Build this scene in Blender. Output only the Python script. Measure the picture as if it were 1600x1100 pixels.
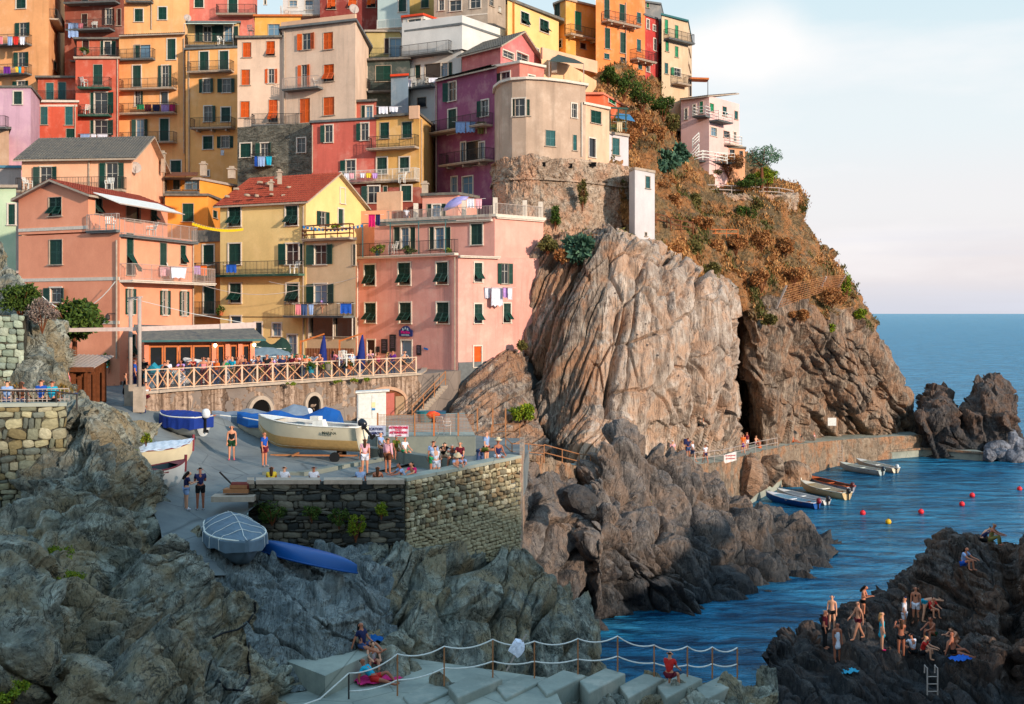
import bpy, bmesh, math, random
import numpy as np
from mathutils import Vector, Matrix
R = math.radians
sc = bpy.context.scene
for o in list(bpy.data.objects): bpy.data.objects.remove(o)
COL = sc.collection
F = 1800.0; HC = 17.0; HY = 488.0
# ---------------- camera, world, sun, exposure ----------------
cam = bpy.data.cameras.new('camera'); camo = bpy.data.objects.new('camera', cam); COL.objects.link(camo)
camo.location = (0, 0, HC); camo.rotation_euler = (R(90), 0, 0)
cam.sensor_width = 36; cam.lens = 36 * F / 1600; cam.shift_y = -(550 - HY) / 1600
cam.clip_start = 0.5; cam.clip_end = 20000
sc.camera = camo
SUN_EL, SUN_AZ = R(15), R(135)          # azimuth measured clockwise from +Y (view direction)
SD = Vector((math.sin(SUN_AZ) * math.cos(SUN_EL), math.cos(SUN_AZ) * math.cos(SUN_EL), math.sin(SUN_EL)))
world = bpy.data.worlds.new('World'); sc.world = world; world.use_nodes = True
def build_world():
    nt = world.node_tree; nt.nodes.clear(); N = nt.nodes.new; L = nt.links.new
    out = N('ShaderNodeOutputWorld'); bg = N('ShaderNodeBackground'); bg.inputs[1].default_value = 0.095
    sky = N('ShaderNodeTexSky'); sky.sky_type = 'NISHITA'; sky.sun_disc = False
    sky.sun_elevation = SUN_EL; sky.sun_rotation = SUN_AZ; sky.altitude = 20; sky.dust_density = 1.2; sky.ozone_density = 2.5
    tc = N('ShaderNodeTexCoord'); sep = N('ShaderNodeSeparateXYZ'); L(tc.outputs['Generated'], sep.inputs[0])
    # high thin veil that whitens the sky towards the horizon (the same on every side)
    r = N('ShaderNodeValToRGB'); L(sep.outputs['Z'], r.inputs[0]); cr = r.color_ramp
    cr.interpolation = 'EASE'
    cr.elements[0].position = 0.0; cr.elements[0].color = (6.9, 7.0, 7.9, 1)
    cr.elements[1].position = 0.035; cr.elements[1].color = (8.3, 7.7, 7.9, 1)
    for p, c in ((0.09, (8.7, 8.5, 8.6)), (0.16, (8.2, 8.8, 9.0)), (0.27, (6.7, 8.3, 8.9)), (0.5, (5.2, 8.2, 10.4)), (1, (3.0, 6.4, 10.2))):
        e = cr.elements.new(p); e.color = c + (1,)
    veil = N('ShaderNodeMix'); veil.data_type = 'RGBA'; veil.inputs[0].default_value = 0.88
    L(sky.outputs[0], veil.inputs[6]); L(r.outputs[0], veil.inputs[7])
    # clouds
    mp = N('ShaderNodeMapping'); mp.inputs['Scale'].default_value = (1.0, 1.0, 4.2); mp.inputs['Location'].default_value = (3.1, 1.0, 0.37)
    L(tc.outputs['Generated'], mp.inputs[0])
    nz = N('ShaderNodeTexNoise'); nz.inputs['Scale'].default_value = 3.3; nz.inputs['Detail'].default_value = 9; nz.inputs['Roughness'].default_value = 0.52
    L(mp.outputs[0], nz.inputs[0])
    cr2 = N('ShaderNodeValToRGB'); L(nz.outputs[0], cr2.inputs[0])
    cr2.color_ramp.elements[0].position = 0.5; cr2.color_ramp.elements[0].color = (0, 0, 0, 1)
    cr2.color_ramp.elements[1].position = 0.66; cr2.color_ramp.elements[1].color = (0.5, 0.5, 0.5, 1)
    cl = N('ShaderNodeMix'); cl.data_type = 'RGBA'; L(cr2.outputs[0], cl.inputs[0]); L(veil.outputs[2], cl.inputs[6])
    cl.inputs[7].default_value = (9.3, 9.0, 9.0, 1)
    vd = N('ShaderNodeVectorMath'); vd.operation = 'SUBTRACT'; L(tc.outputs['Generated'], vd.inputs[0]); vd.inputs[1].default_value = Vector((.185, .955, .222)).normalized()
    vm = N('ShaderNodeVectorMath'); vm.operation = 'MULTIPLY'; L(vd.outputs[0], vm.inputs[0]); vm.inputs[1].default_value = (13, 3, 30); vn = N('ShaderNodeTexNoise'); vn.inputs['Scale'].default_value = 9; vn.inputs['Detail'].default_value = 7; L(tc.outputs['Generated'], vn.inputs[0])
    va = N('ShaderNodeVectorMath'); va.operation = 'SCALE'; L(vn.outputs['Color'], va.inputs[0]); va.inputs['Scale'].default_value = 1.3; vb = N('ShaderNodeVectorMath'); vb.operation = 'ADD'; L(vm.outputs[0], vb.inputs[0]); L(va.outputs[0], vb.inputs[1])
    vc = N('ShaderNodeVectorMath'); vc.operation = 'SUBTRACT'; L(vb.outputs[0], vc.inputs[0]); vc.inputs[1].default_value = (.65, .65, .65); vl = N('ShaderNodeVectorMath'); vl.operation = 'LENGTH'; L(vc.outputs[0], vl.inputs[0])
    vr = N('ShaderNodeMapRange'); L(vl.outputs['Value'], vr.inputs[0]); vr.inputs[1].default_value = 1.25; vr.inputs[2].default_value = .35; vr.inputs[4].default_value = .8; vr.interpolation_type = 'SMOOTHSTEP'
    c3 = N('ShaderNodeMix'); c3.data_type = 'RGBA'; L(vr.outputs[0], c3.inputs[0]); L(cl.outputs[2], c3.inputs[6]); c3.inputs[7].default_value = (9.7, 9.3, 9.1, 1); cl = c3
    # low mauve streaks
    mp3 = N('ShaderNodeMapping'); mp3.inputs['Scale'].default_value = (1.2, 1.2, 22); L(tc.outputs['Generated'], mp3.inputs[0])
    nz3 = N('ShaderNodeTexNoise'); nz3.inputs['Scale'].default_value = 2.2; nz3.inputs['Detail'].default_value = 5; L(mp3.outputs[0], nz3.inputs[0])
    cr3 = N('ShaderNodeValToRGB'); L(nz3.outputs[0], cr3.inputs[0])
    cr3.color_ramp.elements[0].position = 0.5; cr3.color_ramp.elements[0].color = (0, 0, 0, 1)
    cr3.color_ramp.elements[1].position = 0.7; cr3.color_ramp.elements[1].color = (0.6, 0.6, 0.6, 1)
    lo = N('ShaderNodeMapRange'); L(sep.outputs['Z'], lo.inputs[0]); lo.inputs[1].default_value = 0.1; lo.inputs[2].default_value = 0.02
    mm = N('ShaderNodeMath'); mm.operation = 'MULTIPLY'; L(cr3.outputs[0], mm.inputs[0]); L(lo.outputs[0], mm.inputs[1])
    st = N('ShaderNodeMix'); st.data_type = 'RGBA'; L(mm.outputs[0], st.inputs[0]); L(cl.outputs[2], st.inputs[6]); st.inputs[7].default_value = (6.8, 7.0, 7.9, 1)
    L(st.outputs[2], bg.inputs[0]); L(bg.outputs[0], out.inputs[0])
build_world()
sl = bpy.data.lights.new('sun', 'SUN'); sl.energy = 4.0; sl.angle = R(1.5); sl.color = (1.0, 0.84, 0.68)
so = bpy.data.objects.new('sun', sl); COL.objects.link(so); so.rotation_euler = SD.to_track_quat('Z', 'Y').to_euler(); so.location = (60, -60, 60)
vs = sc.view_settings; sc.display_settings.display_device = 'sRGB'
vs.view_transform = 'Standard'; vs.look = 'None'; vs.exposure = 0.24; vs.gamma = 1; vs.use_curve_mapping = False
sc.cycles.use_denoising = True; sc.cycles.max_bounces = 6; sc.cycles.diffuse_bounces = 3; sc.cycles.glossy_bounces = 3
sc.cycles.transmission_bounces = 4; sc.cycles.transparent_max_bounces = 6; sc.cycles.caustics_reflective = False; sc.cycles.caustics_refractive = False
sc.cycles.sample_clamp_indirect = 6

# ---------------- helpers ----------------
def P(px, py, Y): return Vector(((px - 800) / F * Y, Y, HC - (py - HY) / F * Y))
def PZ(px, py, z):                       # point on the pixel ray at height z
    return P(px, py, (HC - z) * F / (py - HY))
def XY(px, Y): return ((px - 800) / F * Y, Y)
def zat(py, Y): return HC - (py - HY) / F * Y
def s2l(c):                              # 0-255 sRGB to linear
    return tuple(((v / 255) / 12.92 if v <= 10.3 else (((v / 255) + .055) / 1.055) ** 2.4) for v in c)
def tag(o, label=None, cat=None, group=None, kind=None):
    if label: o['label'] = label
    if cat: o['category'] = cat
    if group: o['group'] = group
    if kind: o['kind'] = kind
    return o
def empty(name, loc=(0, 0, 0), rz=0.0):
    o = bpy.data.objects.new(name, None); COL.objects.link(o); o.location = loc; o.rotation_euler = (0, 0, rz); o.empty_display_size = .2
    return o
def link(name, me, parent=None, loc=None, rot=None, scale=None, col=None):
    o = bpy.data.objects.new(name, me); COL.objects.link(o)
    if parent is not None: o.parent = parent
    if loc is not None: o.location = loc
    if rot is not None: o.rotation_euler = rot
    if scale is not None: o.scale = scale
    if col is not None: o.color = tuple(col) + ((1,) if len(col) == 3 else ())
    return o
class MB:
    def __init__(s): s.v = []; s.f = []; s.m = []; s.mi = 0
    def add(s, vs_, fs_):
        b = len(s.v); s.v += [tuple(v) for v in vs_]; s.f += [tuple(i + b for i in f) for f in fs_]; s.m += [s.mi] * len(fs_); return s
    def box(s, c, d, rz=0.0, rx=0.0, ry=0.0, tp=1.0):     # centre, full dims, tp: top taper
        M = Matrix.Rotation(rz, 3, 'Z') @ Matrix.Rotation(ry, 3, 'Y') @ Matrix.Rotation(rx, 3, 'X'); c = Vector(c)
        vs_ = []
        for k in (-1, 1):
            t = tp if k > 0 else 1
            for (i, j) in ((-1, -1), (1, -1), (1, 1), (-1, 1)): vs_.append(c + M @ Vector((i * d[0] / 2 * t, j * d[1] / 2 * t, k * d[2] / 2)))
        return s.add(vs_, [(3, 2, 1, 0), (4, 5, 6, 7), (0, 1, 5, 4), (1, 2, 6, 5), (2, 3, 7, 6), (3, 0, 4, 7)])
    def beam(s, a, b, w, h=None, up=(0, 0, 1)):           # bar from a to b
        h = h or w; a = Vector(a); b = Vector(b); d = (b - a)
        if d.length < 1e-6: return s
        d.normalize(); u = Vector(up)
        if abs(d.dot(u)) > .99: u = Vector((1, 0, 0))
        x = d.cross(u).normalized() * w / 2; y = x.cross(d).normalized() * h / 2
        vs_ = [p + i * x + j * y for p in (a, b) for (i, j) in ((-1, -1), (1, -1), (1, 1), (-1, 1))]
        return s.add(vs_, [(0, 1, 2, 3), (7, 6, 5, 4), (4, 5, 1, 0), (5, 6, 2, 1), (6, 7, 3, 2), (7, 4, 0, 3)])
    def tube(s, pts, r, n=6, r2=None, cap=True):
        pts = [Vector(p) for p in pts]; k = len(pts); b = len(s.v); vs_ = []; fs_ = []
        prev = None
        for i, p in enumerate(pts):
            d = (pts[min(i + 1, k - 1)] - pts[max(i - 1, 0)]).normalized()
            if prev is None:
                u = Vector((0, 0, 1)) if abs(d.z) < .9 else Vector((1, 0, 0)); x = d.cross(u).normalized()
            else: x = (prev - d * prev.dot(d)).normalized()
            prev = x; y = d.cross(x); rr = r if r2 is None else r + (r2 - r) * i / max(1, k - 1)
            if isinstance(r, (list, tuple)): rr = r[i]
            for j in range(n):
                a = 2 * math.pi * j / n; vs_.append(p + (x * math.cos(a) + y * math.sin(a)) * rr)
        for i in range(k - 1):
            for j in range(n):
                fs_.append((i * n + j, i * n + (j + 1) % n, (i + 1) * n + (j + 1) % n, (i + 1) * n + j))
        if cap: fs_ += [tuple(range(n))[::-1], tuple((k - 1) * n + j for j in range(n))]
        return s.add(vs_, fs_)
    def prism(s, poly, z0, z1):                           # poly counter-clockwise list of xy; z1 float or list
        n = len(poly); zt = z1 if isinstance(z1, (list, tuple)) else [z1] * n
        vs_ = [(x, y, z0) for x, y in poly] + [(x, y, zt[i]) for i, (x, y) in enumerate(poly)]
        return s.add(vs_, [tuple(range(n))[::-1], tuple(range(n, 2 * n))] + [(i, (i + 1) % n, n + (i + 1) % n, n + i) for i in range(n)])
    def lathe(s, prof, n=12, c=(0, 0, 0)):
        vs_ = []; fs_ = []
        for r, z in prof:
            for j in range(n):
                a = 2 * math.pi * j / n; vs_.append((c[0] + r * math.cos(a), c[1] + r * math.sin(a), c[2] + z))
        for i in range(len(prof) - 1):
            for j in range(n): fs_.append((i * n + j, i * n + (j + 1) % n, (i + 1) * n + (j + 1) % n, (i + 1) * n + j))
        fs_ += [tuple(range(n))[::-1], tuple((len(prof) - 1) * n + j for j in range(n))]
        return s.add(vs_, fs_)
    def mesh(s, name, mats, smooth=False):
        me = bpy.data.meshes.new(name); me.from_pydata(s.v, [], s.f)
        for m in (mats if isinstance(mats, (list, tuple)) else [mats]): me.materials.append(m)
        if any(s.m): me.polygons.foreach_set('material_index', s.m)
        if smooth: me.polygons.foreach_set('use_smooth', [True] * len(s.f))
        me.update(); return me
    def build(s, name, mats, parent=None, smooth=False, **k): return link(name, s.mesh(name, mats, smooth), parent, **k)
def npmesh(name, V, Q, mats, smooth=False, midx=None, colattr=None):
    me = bpy.data.meshes.new(name); V = np.asarray(V, np.float32); Q = np.asarray(Q, np.int32); k = Q.shape[1]
    me.vertices.add(len(V)); me.vertices.foreach_set('co', V.ravel()); me.loops.add(Q.size); me.loops.foreach_set('vertex_index', Q.ravel())
    me.polygons.add(len(Q)); me.polygons.foreach_set('loop_start', np.arange(0, Q.size, k, dtype=np.int32))
    for m in (mats if isinstance(mats, (list, tuple)) else [mats]): me.materials.append(m)
    if midx is not None: me.polygons.foreach_set('material_index', np.asarray(midx, np.int32))
    me.polygons.foreach_set('use_smooth', np.full(len(Q), smooth, bool))
    if colattr is not None:
        at = me.attributes.new('tint', 'FLOAT_COLOR', 'POINT'); at.data.foreach_set('color', np.asarray(colattr, np.float32).ravel())
    me.update(calc_edges=True); return me
# ---------------- numpy noise ----------------
def _h(ix, iy, iz, s=0):
    n = (ix.astype(np.int64) * 374761393 + iy.astype(np.int64) * 668265263 + iz.astype(np.int64) * 2147483647 + s * 974711) & 0xffffffff
    n = ((n ^ (n >> 13)) * 1274126177) & 0xffffffff
    n = ((n ^ (n >> 16)) * 2246822519) & 0xffffffff
    return ((n ^ (n >> 15)) & 0xffffff) / float(0xffffff)
def vnoise(p, s=0):
    i = np.floor(p); f = p - i; f = f * f * f * (f * (f * 6 - 15) + 10); i = i.astype(np.int64); r = 0
    for dx in (0, 1):
        wx = f[:, 0] if dx else 1 - f[:, 0]
        for dy in (0, 1):
            wy = f[:, 1] if dy else 1 - f[:, 1]
            for dz in (0, 1):
                wz = f[:, 2] if dz else 1 - f[:, 2]
                r = r + wx * wy * wz * _h(i[:, 0] + dx, i[:, 1] + dy, i[:, 2] + dz, s)
    return r * 2 - 1
def fbm(p, o=4, s=0, g=.5):
    r = 0; a = 1.0
    for k in range(o): r = r + a * vnoise(p * (2.03 ** k) + k * 17.3, s + k); a *= g
    return r
def voro(p, s=0):                        # returns F1, F2, cell id triple hash, offset vector to the nearest feature
    i = np.floor(p).astype(np.int64); n = len(p); f1 = np.full(n, 9.); f2 = np.full(n, 9.); cid = np.zeros((n, 3)); off = np.zeros((n, 3))
    for dx in (-1, 0, 1):
        for dy in (-1, 0, 1):
            for dz in (-1, 0, 1):
                c0 = i[:, 0] + dx; c1 = i[:, 1] + dy; c2 = i[:, 2] + dz
                q = np.stack([c0 + _h(c0, c1, c2, s + 1), c1 + _h(c0, c1, c2, s + 2), c2 + _h(c0, c1, c2, s + 3)], 1)
                d = p - q; dd = np.sqrt((d * d).sum(1)); m = dd < f1
                f2 = np.where(m, f1, np.minimum(f2, dd)); f1 = np.where(m, dd, f1)
                off[m] = d[m]; cid[m] = np.stack([c0, c1, c2], 1)[m]
    return f1, f2, cid, off
def basis(axis, dip=None):
    a = np.array(axis, float); a /= np.linalg.norm(a); t = np.array((0, 0, 1.)) if abs(a[2]) < .9 else np.array((1., 0, 0))
    b = np.cross(a, t); b /= np.linalg.norm(b); c = np.cross(a, b); return np.stack([a, b, c], 0)
def ups(C, n, m):                        # Catmull-Rom upsample of control grid (r,c,3)
    def w(t):
        t2 = t * t; t3 = t2 * t
        return np.stack([-.5 * t3 + t2 - .5 * t, 1.5 * t3 - 2.5 * t2 + 1, -1.5 * t3 + 2 * t2 + .5 * t, .5 * t3 - .5 * t2], 1)
    def ax(A, k):
        N = A.shape[0]; A = np.concatenate([2 * A[:1] - A[1:2], A, 2 * A[-1:] - A[-2:-1]], 0)
        t = np.linspace(0, N - 1, k); i = np.minimum(t.astype(int), N - 2); W = w(t - i)
        return sum(W[:, j].reshape((-1,) + (1,) * (A.ndim - 1)) * A[i + j] for j in range(4))
    return np.swapaxes(ax(np.swapaxes(ax(C, n), 0, 1), m), 0, 1)
def grid_pts(rows, world=False):
    L_ = max(len(r) for r in rows)
    return np.array([[tuple(P(*c)) if not world else c for c in r] for r in rows])
def gnormals(G):
    du = np.gradient(G, axis=1); dv = np.gradient(G, axis=0); n = np.cross(du, dv); l = np.linalg.norm(n, axis=2, keepdims=True); n = n / np.maximum(l, 1e-9)
    return n
def gquads(n, m):
    i = np.arange(n * m).reshape(n, m); return np.stack([i[:-1, :-1].ravel(), i[1:, :-1].ravel(), i[1:, 1:].ravel(), i[:-1, 1:].ravel()], 1)
# rock displacement: layers of (kind, amp, size-along-strata-axes, ...)
def rockdisp(p, layers, ax, seed=0):
    B = basis(ax); d = np.zeros(len(p))
    warp = np.stack([fbm(p / 3.1, 2, seed + 51), fbm(p / 3.1 + 9, 2, seed + 61), fbm(p / 3.1 + 21, 2, seed + 71)], 1)
    for L_ in layers:
        k, amp, sz = L_[0], L_[1], L_[2]; wv = L_[3] if len(L_) > 3 else .35
        q = ((p + warp * wv) @ B.T) / np.array(sz if isinstance(sz, tuple) else (sz,) * 3)
        seed += 7
        if k == 'f': d += amp * fbm(q, 4, seed)
        elif k == 'r': d += amp * (1 - 2 * np.abs(fbm(q, 3, seed)))           # ridges
        elif k == 'b':                                                       # angular blocks
            f1, f2, c, o = voro(q, seed); r = np.stack([_h(c[:, 0], c[:, 1], c[:, 2], seed + j) - .5 for j in range(4)], 1)
            e = np.clip((f2 - f1) / .13, 0, 1); e = e * e * (3 - 2 * e); d += amp * ((r[:, 3] * 1.2 + (o * r[:, :3]).sum(1) * 2.2) * e - .25 * (1 - e))
        elif k == 'k':                                                       # deep narrow seams along the bedding
            t = q[:, 0] + .3 * fbm(q * np.array((.25, 1, 1)), 2, seed); i = np.round(t); z = np.zeros_like(i); e = np.abs(t - i); w = .05 + .09 * _h(i, z, z, seed + 3)
            mm = np.clip(vnoise(np.stack([i * 3.7, q[:, 1] * .8, q[:, 2] * .8], 1), seed + 4) * 2.2 + .55, 0, 1.2); d -= amp * mm * np.exp(-(e / w) ** 2)
        elif k == 'c':                                                       # narrow cracks only
            f1, f2, c, o = voro(q, seed); d -= amp * np.clip(1 - (f2 - f1) / .07, 0, 1)
        elif k == 'p':                                                       # rounded pillows with grooves
            f1, f2, c, o = voro(q, seed); d += amp * (np.sqrt(np.clip((f2 - f1) * 1.6, 0, 1)) - .75 + .5 * (_h(c[:, 0], c[:, 1], c[:, 2], seed) - .5))
        elif k == 's':                                                       # bedding: stepped layers across axis a
            t = q[:, 0]; i = np.floor(t); fr = t - i; z = np.zeros_like(i); h0 = _h(i, z, z, seed); h1 = _h(i + 1, z, z, seed)
            e = np.clip((fr - .72) / .28, 0, 1); d += amp * (h0 * (1 - e) + h1 * e - .5) * (.7 + .5 * vnoise(q * np.array((.3, .6, .6)), seed))
    return d
def rock(name, rows, n, m, mat, layers, ax=(1, 0, 0), seed=0, back=None, world=False, edge=True, kind='structure', parent=None, alt=None, smooth=False):
    C = grid_pts(rows, world); G = ups(C, n, m); Nn = gnormals(G)
    # make the normals face the camera side (towards -Y on average)
    cam_ = np.array((0, 0, HC)); flip = np.sign(((cam_ - G) * Nn).sum()); Nn = Nn * (flip if flip else 1)
    p = G.reshape(-1, 3); d = rockdisp(p, layers, ax, seed)
    if alt:
        w = np.clip(alt[1](800 + p[:, 0] / p[:, 1] * F, HY + (HC - p[:, 2]) / p[:, 1] * F, p), 0, 1); d = d * (1 - w) + rockdisp(p, alt[0], alt[2] if len(alt) > 2 else ax, seed + 500) * w
    # smooth the direction field a little so that blocks keep straight edges
    V = p + Nn.reshape(-1, 3) * d[:, None]
    Q = gquads(n, m)
    if flip < 0: Q = Q[:, ::-1]
    me = npmesh(name, V, Q, mat, smooth=smooth); o = link(name, me, parent)
    if kind: o['kind'] = kind
    return o, V.reshape(n, m, 3), Nn
def ckeys(f, c, a, b): return f
# ---------------- materials ----------------
_mc = {}
class NT:
    def __init__(s, name):
        s.m = bpy.data.materials.new(name); s.m.use_nodes = True; s.t = s.m.node_tree; s.N = s.t.nodes.new; s.L = s.t.links.new
        s.b = s.t.nodes['Principled BSDF']; s.tc = None
    def co(s, scale=(1, 1, 1), rot=(0, 0, 0)):
        if s.tc is None: s.tc = s.N('ShaderNodeTexCoord')
        mp = s.N('ShaderNodeMapping'); mp.inputs['Scale'].default_value = scale; mp.inputs['Rotation'].default_value = rot; s.L(s.tc.outputs['Object'], mp.inputs[0]); return mp.outputs[0]
    def noise(s, sc_, det=6, rough=.55, co=None, dist=0):
        n = s.N('ShaderNodeTexNoise'); n.inputs['Scale'].default_value = sc_; n.inputs['Detail'].default_value = det; n.inputs['Roughness'].default_value = rough
        n.inputs['Distortion'].default_value = dist; s.L(co or s.co(), n.inputs[0]); return n.outputs[0]
    def vor(s, sc_, feat='DISTANCE_TO_EDGE', co=None):
        n = s.N('ShaderNodeTexVoronoi'); n.feature = feat; n.inputs['Scale'].default_value = sc_; s.L(co or s.co(), n.inputs[0]); return n.outputs[0]
    def ramp(s, f, stops):
        r = s.N('ShaderNodeValToRGB'); s.L(f, r.inputs[0]); e = r.color_ramp.elements
        while len(e) < len(stops): e.new(.5)
        for i, (p_, c) in enumerate(stops):
            e[i].position = p_; e[i].color = (tuple(c) if hasattr(c, '__len__') else (c, c, c)) + (1,)
        return r.outputs[0]
    def mix(s, f, a, b, mode='MIX'):
        n = s.N('ShaderNodeMix'); n.data_type = 'RGBA'; n.blend_type = mode
        for i, v in ((0, f), (6, a), (7, b)):
            if hasattr(v, 'links'): s.L(v, n.inputs[i])
            else: n.inputs[i].default_value = v if i == 0 else tuple(v)[:3] + (1,)
        return n.outputs[2]
    def math(s, op, a, b=0.0):
        n = s.N('ShaderNodeMath'); n.operation = op
        for i, v in ((0, a), (1, b)):
            if hasattr(v, 'links'): s.L(v, n.inputs[i])
            else: n.inputs[i].default_value = v
        return n.outputs[0]
    def bump(s, h, strength=.5, dist=.05):
        n = s.N('ShaderNodeBump'); n.inputs['Strength'].default_value = strength; n.inputs['Distance'].default_value = dist
        if n.inputs['Normal'].links == () and s.b.inputs['Normal'].links:
            s.L(s.b.inputs['Normal'].links[0].from_socket, n.inputs['Normal'])
        s.L(h, n.inputs['Height']); s.L(n.outputs[0], s.b.inputs['Normal'])
    def fin(s, col, rough=.8, spec=.3, metal=0):
        if hasattr(col, 'links'): s.L(col, s.b.inputs['Base Color'])
        else: s.b.inputs['Base Color'].default_value = tuple(col)[:3] + (1,)
        s.b.inputs['Roughness'].default_value = rough; s.b.inputs['Specular IOR Level'].default_value = spec; s.b.inputs['Metallic'].default_value = metal
        return s.m
def lin(c): return s2l(c)
def dk(c, k): return tuple(min(1, v * k) for v in c)
def plaster(rgb, stain=.6, name='plaster'):
    key = ('pl', rgb, stain)
    if key in _mc: return _mc[key]
    n = NT(name); c = lin(rgb); mx_ = max(c); c = (c[0], c[1] + .085 * (mx_ - c[1]), c[2] + .05 * (mx_ - c[2]))
    big = n.noise(.35, 4, .6); st = n.noise(1.0, 5, .6, n.co((1.6, 1.6, .16))); fine = n.noise(9, 4, .6)
    col = n.mix(n.ramp(big, [(.3, 0), (.75, 1)]), dk(c, .78), dk(c, 1.12))
    w = lin((225, 205, 185)); col = n.mix(n.math('MULTIPLY', n.ramp(n.noise(.7, 7, .7), [(.5, 0), (.68, 1)]), .38 * stain), col, w)
    col = n.mix(n.math('MULTIPLY', n.ramp(st, [(.52, 0), (.8, 1)]), .75 * stain), col, dk(c, .4))
    # peeled and patched spots
    col = n.mix(n.math('MULTIPLY', n.ramp(n.noise(1.7, 9, .75), [(.66, 0), (.69, 1)]), .5 * stain), col, dk(lin((150, 130, 115)), 1))
    col = n.mix(.12, col, n.ramp(fine, [(.3, dk(c, .6)), (.7, dk(c, 1.3))]))
    n.bump(n.noise(14, 5, .7), .25, .03); _mc[key] = n.fin(col, .92, .15); return _mc[key]
def simple(name, rgb, rough=.6, spec=.3, metal=0, var=.12, sc_=6):
    key = ('s', name, rgb, rough, metal)
    if key in _mc: return _mc[key]
    n = NT(name); c = lin(rgb)
    col = n.mix(n.ramp(n.noise(sc_, 4, .6), [(.3, 0), (.7, 1)]), dk(c, 1 - var), dk(c, 1 + var)); n.bump(n.noise(sc_ * 4, 3), .12, .01)
    if 'shutter' in name: col = n.mix(n.ramp(n.N('ShaderNodeObjectInfo').outputs['Random'], [(.2, 0), (1, .5)]), col, tuple(.6 * v + .045 for v in c))
    _mc[key] = n.fin(col, rough, spec, metal); return _mc[key]
def objcol(name, rough=.8, spec=.2, var=.2, sc_=8):
    if name in _mc: return _mc[name]
    n = NT(name); oi = n.N('ShaderNodeObjectInfo')
    col = n.mix(n.ramp(n.noise(sc_, 4, .6), [(.3, 0), (.7, 1)]), n.mix(1, oi.outputs['Color'], (1 - var,) * 3, 'MULTIPLY'), n.mix(1, oi.outputs['Color'], (1 + var,) * 3, 'MULTIPLY'))
    n.bump(n.noise(sc_ * 3, 3), .2, .02); _mc[name] = n.fin(col, rough, spec); return _mc[name]
def rockmat(name, base, dark, light, warm=None, axis=(0, 0, 0), sx=(3, .6, .35), pale=.0, tide_shade=False, crack=3.0, bumps=1.0, streak=.7):
    key = ('r', name)
    if key in _mc: return _mc[key]
    n = NT(name); b, d, l = lin(base), lin(dark), lin(light)
    co = n.co(sx, axis); big = n.noise(.22, 5, .6); mid = n.noise(1.3, 8, .68, dist=.6); stre = n.noise(1.1, 8, .62, co, 1.2); fi = n.noise(9, 6, .7)
    col = n.mix(n.ramp(big, [(.35, 0), (.65, 1)]), d, b)
    col = n.mix(n.ramp(mid, [(.38, 0), (.7, .62)]), col, l)
    col = n.mix(n.math('MULTIPLY', n.ramp(stre, [(.40, 1), (.52, 0)]), streak), col, d)
    col = n.mix(n.math('MULTIPLY', n.ramp(stre, [(.56, 0), (.66, 1)]), streak * .8), col, l)
    if warm: col = n.mix(n.ramp(n.noise(.5, 5, .6), [(.46, 0), (.58, .85)]), col, lin(warm))
    col = n.mix(n.ramp(fi, [(.3, .35), (.5, 0)]), col, dk(d, .6))
    seam = n.noise(.8, 6, .6, n.co((sx[0] * 1.3, sx[1], sx[2]), axis), .9); col = n.mix(n.ramp(seam, [(.455, 0), (.475, .9), (.495, 0)]), col, dk(d, .3)); col = n.mix(n.ramp(n.noise(1.7, 6, .62, n.co((sx[0] * 1.1, sx[1], sx[2] * .9), axis), 1.4), [(.535, 0), (.55, .8), (.565, 0)]), col, dk(d, .35))
    col = n.mix(n.ramp(n.noise(2.4, 5, .6, n.co((sx[0], sx[1] * 2, sx[2] * 1.6), axis), 2.0), [(.60, 0), (.612, .55), (.625, 0)]), col, lin((210, 204, 192)))
    if pale: col = n.mix(n.math('MULTIPLY', n.ramp(n.noise(1.9, 7, .72), [(.63, 0), (.68, 1)]), pale), col, lin((205, 195, 180)))
    if tide_shade:                                             # damp, weed-dark band by the sea, also painting in the lower rock's shade
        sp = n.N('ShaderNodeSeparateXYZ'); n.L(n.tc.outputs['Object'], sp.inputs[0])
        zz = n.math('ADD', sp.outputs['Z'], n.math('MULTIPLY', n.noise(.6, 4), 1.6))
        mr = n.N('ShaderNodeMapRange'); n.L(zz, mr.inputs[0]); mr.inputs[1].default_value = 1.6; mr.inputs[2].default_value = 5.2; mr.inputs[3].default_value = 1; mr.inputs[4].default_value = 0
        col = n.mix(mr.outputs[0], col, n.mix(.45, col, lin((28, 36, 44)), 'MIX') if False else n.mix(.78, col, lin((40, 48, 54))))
    n.bump(n.noise(2.2, 10, .72, dist=.8), .75 * bumps, .28); n.bump(stre, .8 * bumps, .3); n.bump(seam, .7 * bumps, .5)
    n.bump(n.ramp(n.vor(crack, co=n.co((sx[0] * .45, sx[1] * .45, sx[2] * .6), axis)), [(0, 0), (.05, 1)]), .5 * bumps, .08); n.bump(n.noise(16, 6, .7), .5 * bumps, .04)
    _mc[key] = n.fin(col, .85, .25); return _mc[key]
def leafmat(name, c1, c2, c3=None):
    if name in _mc: return _mc[name]
    n = NT(name); at = n.N('ShaderNodeAttribute'); at.attribute_name = 'tint'
    f = n.N('ShaderNodeSeparateColor'); n.L(at.outputs[0], f.inputs[0])
    st = [(0, lin(c1)), (1, lin(c2))] if c3 is None else [(0, lin(c1)), (.5, lin(c2)), (1, lin(c3))]
    m = n.fin(n.ramp(f.outputs[0], st), .75, .2); n.b.inputs['Transmission Weight'].default_value = 0
    _mc[name] = m; return m
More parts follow.
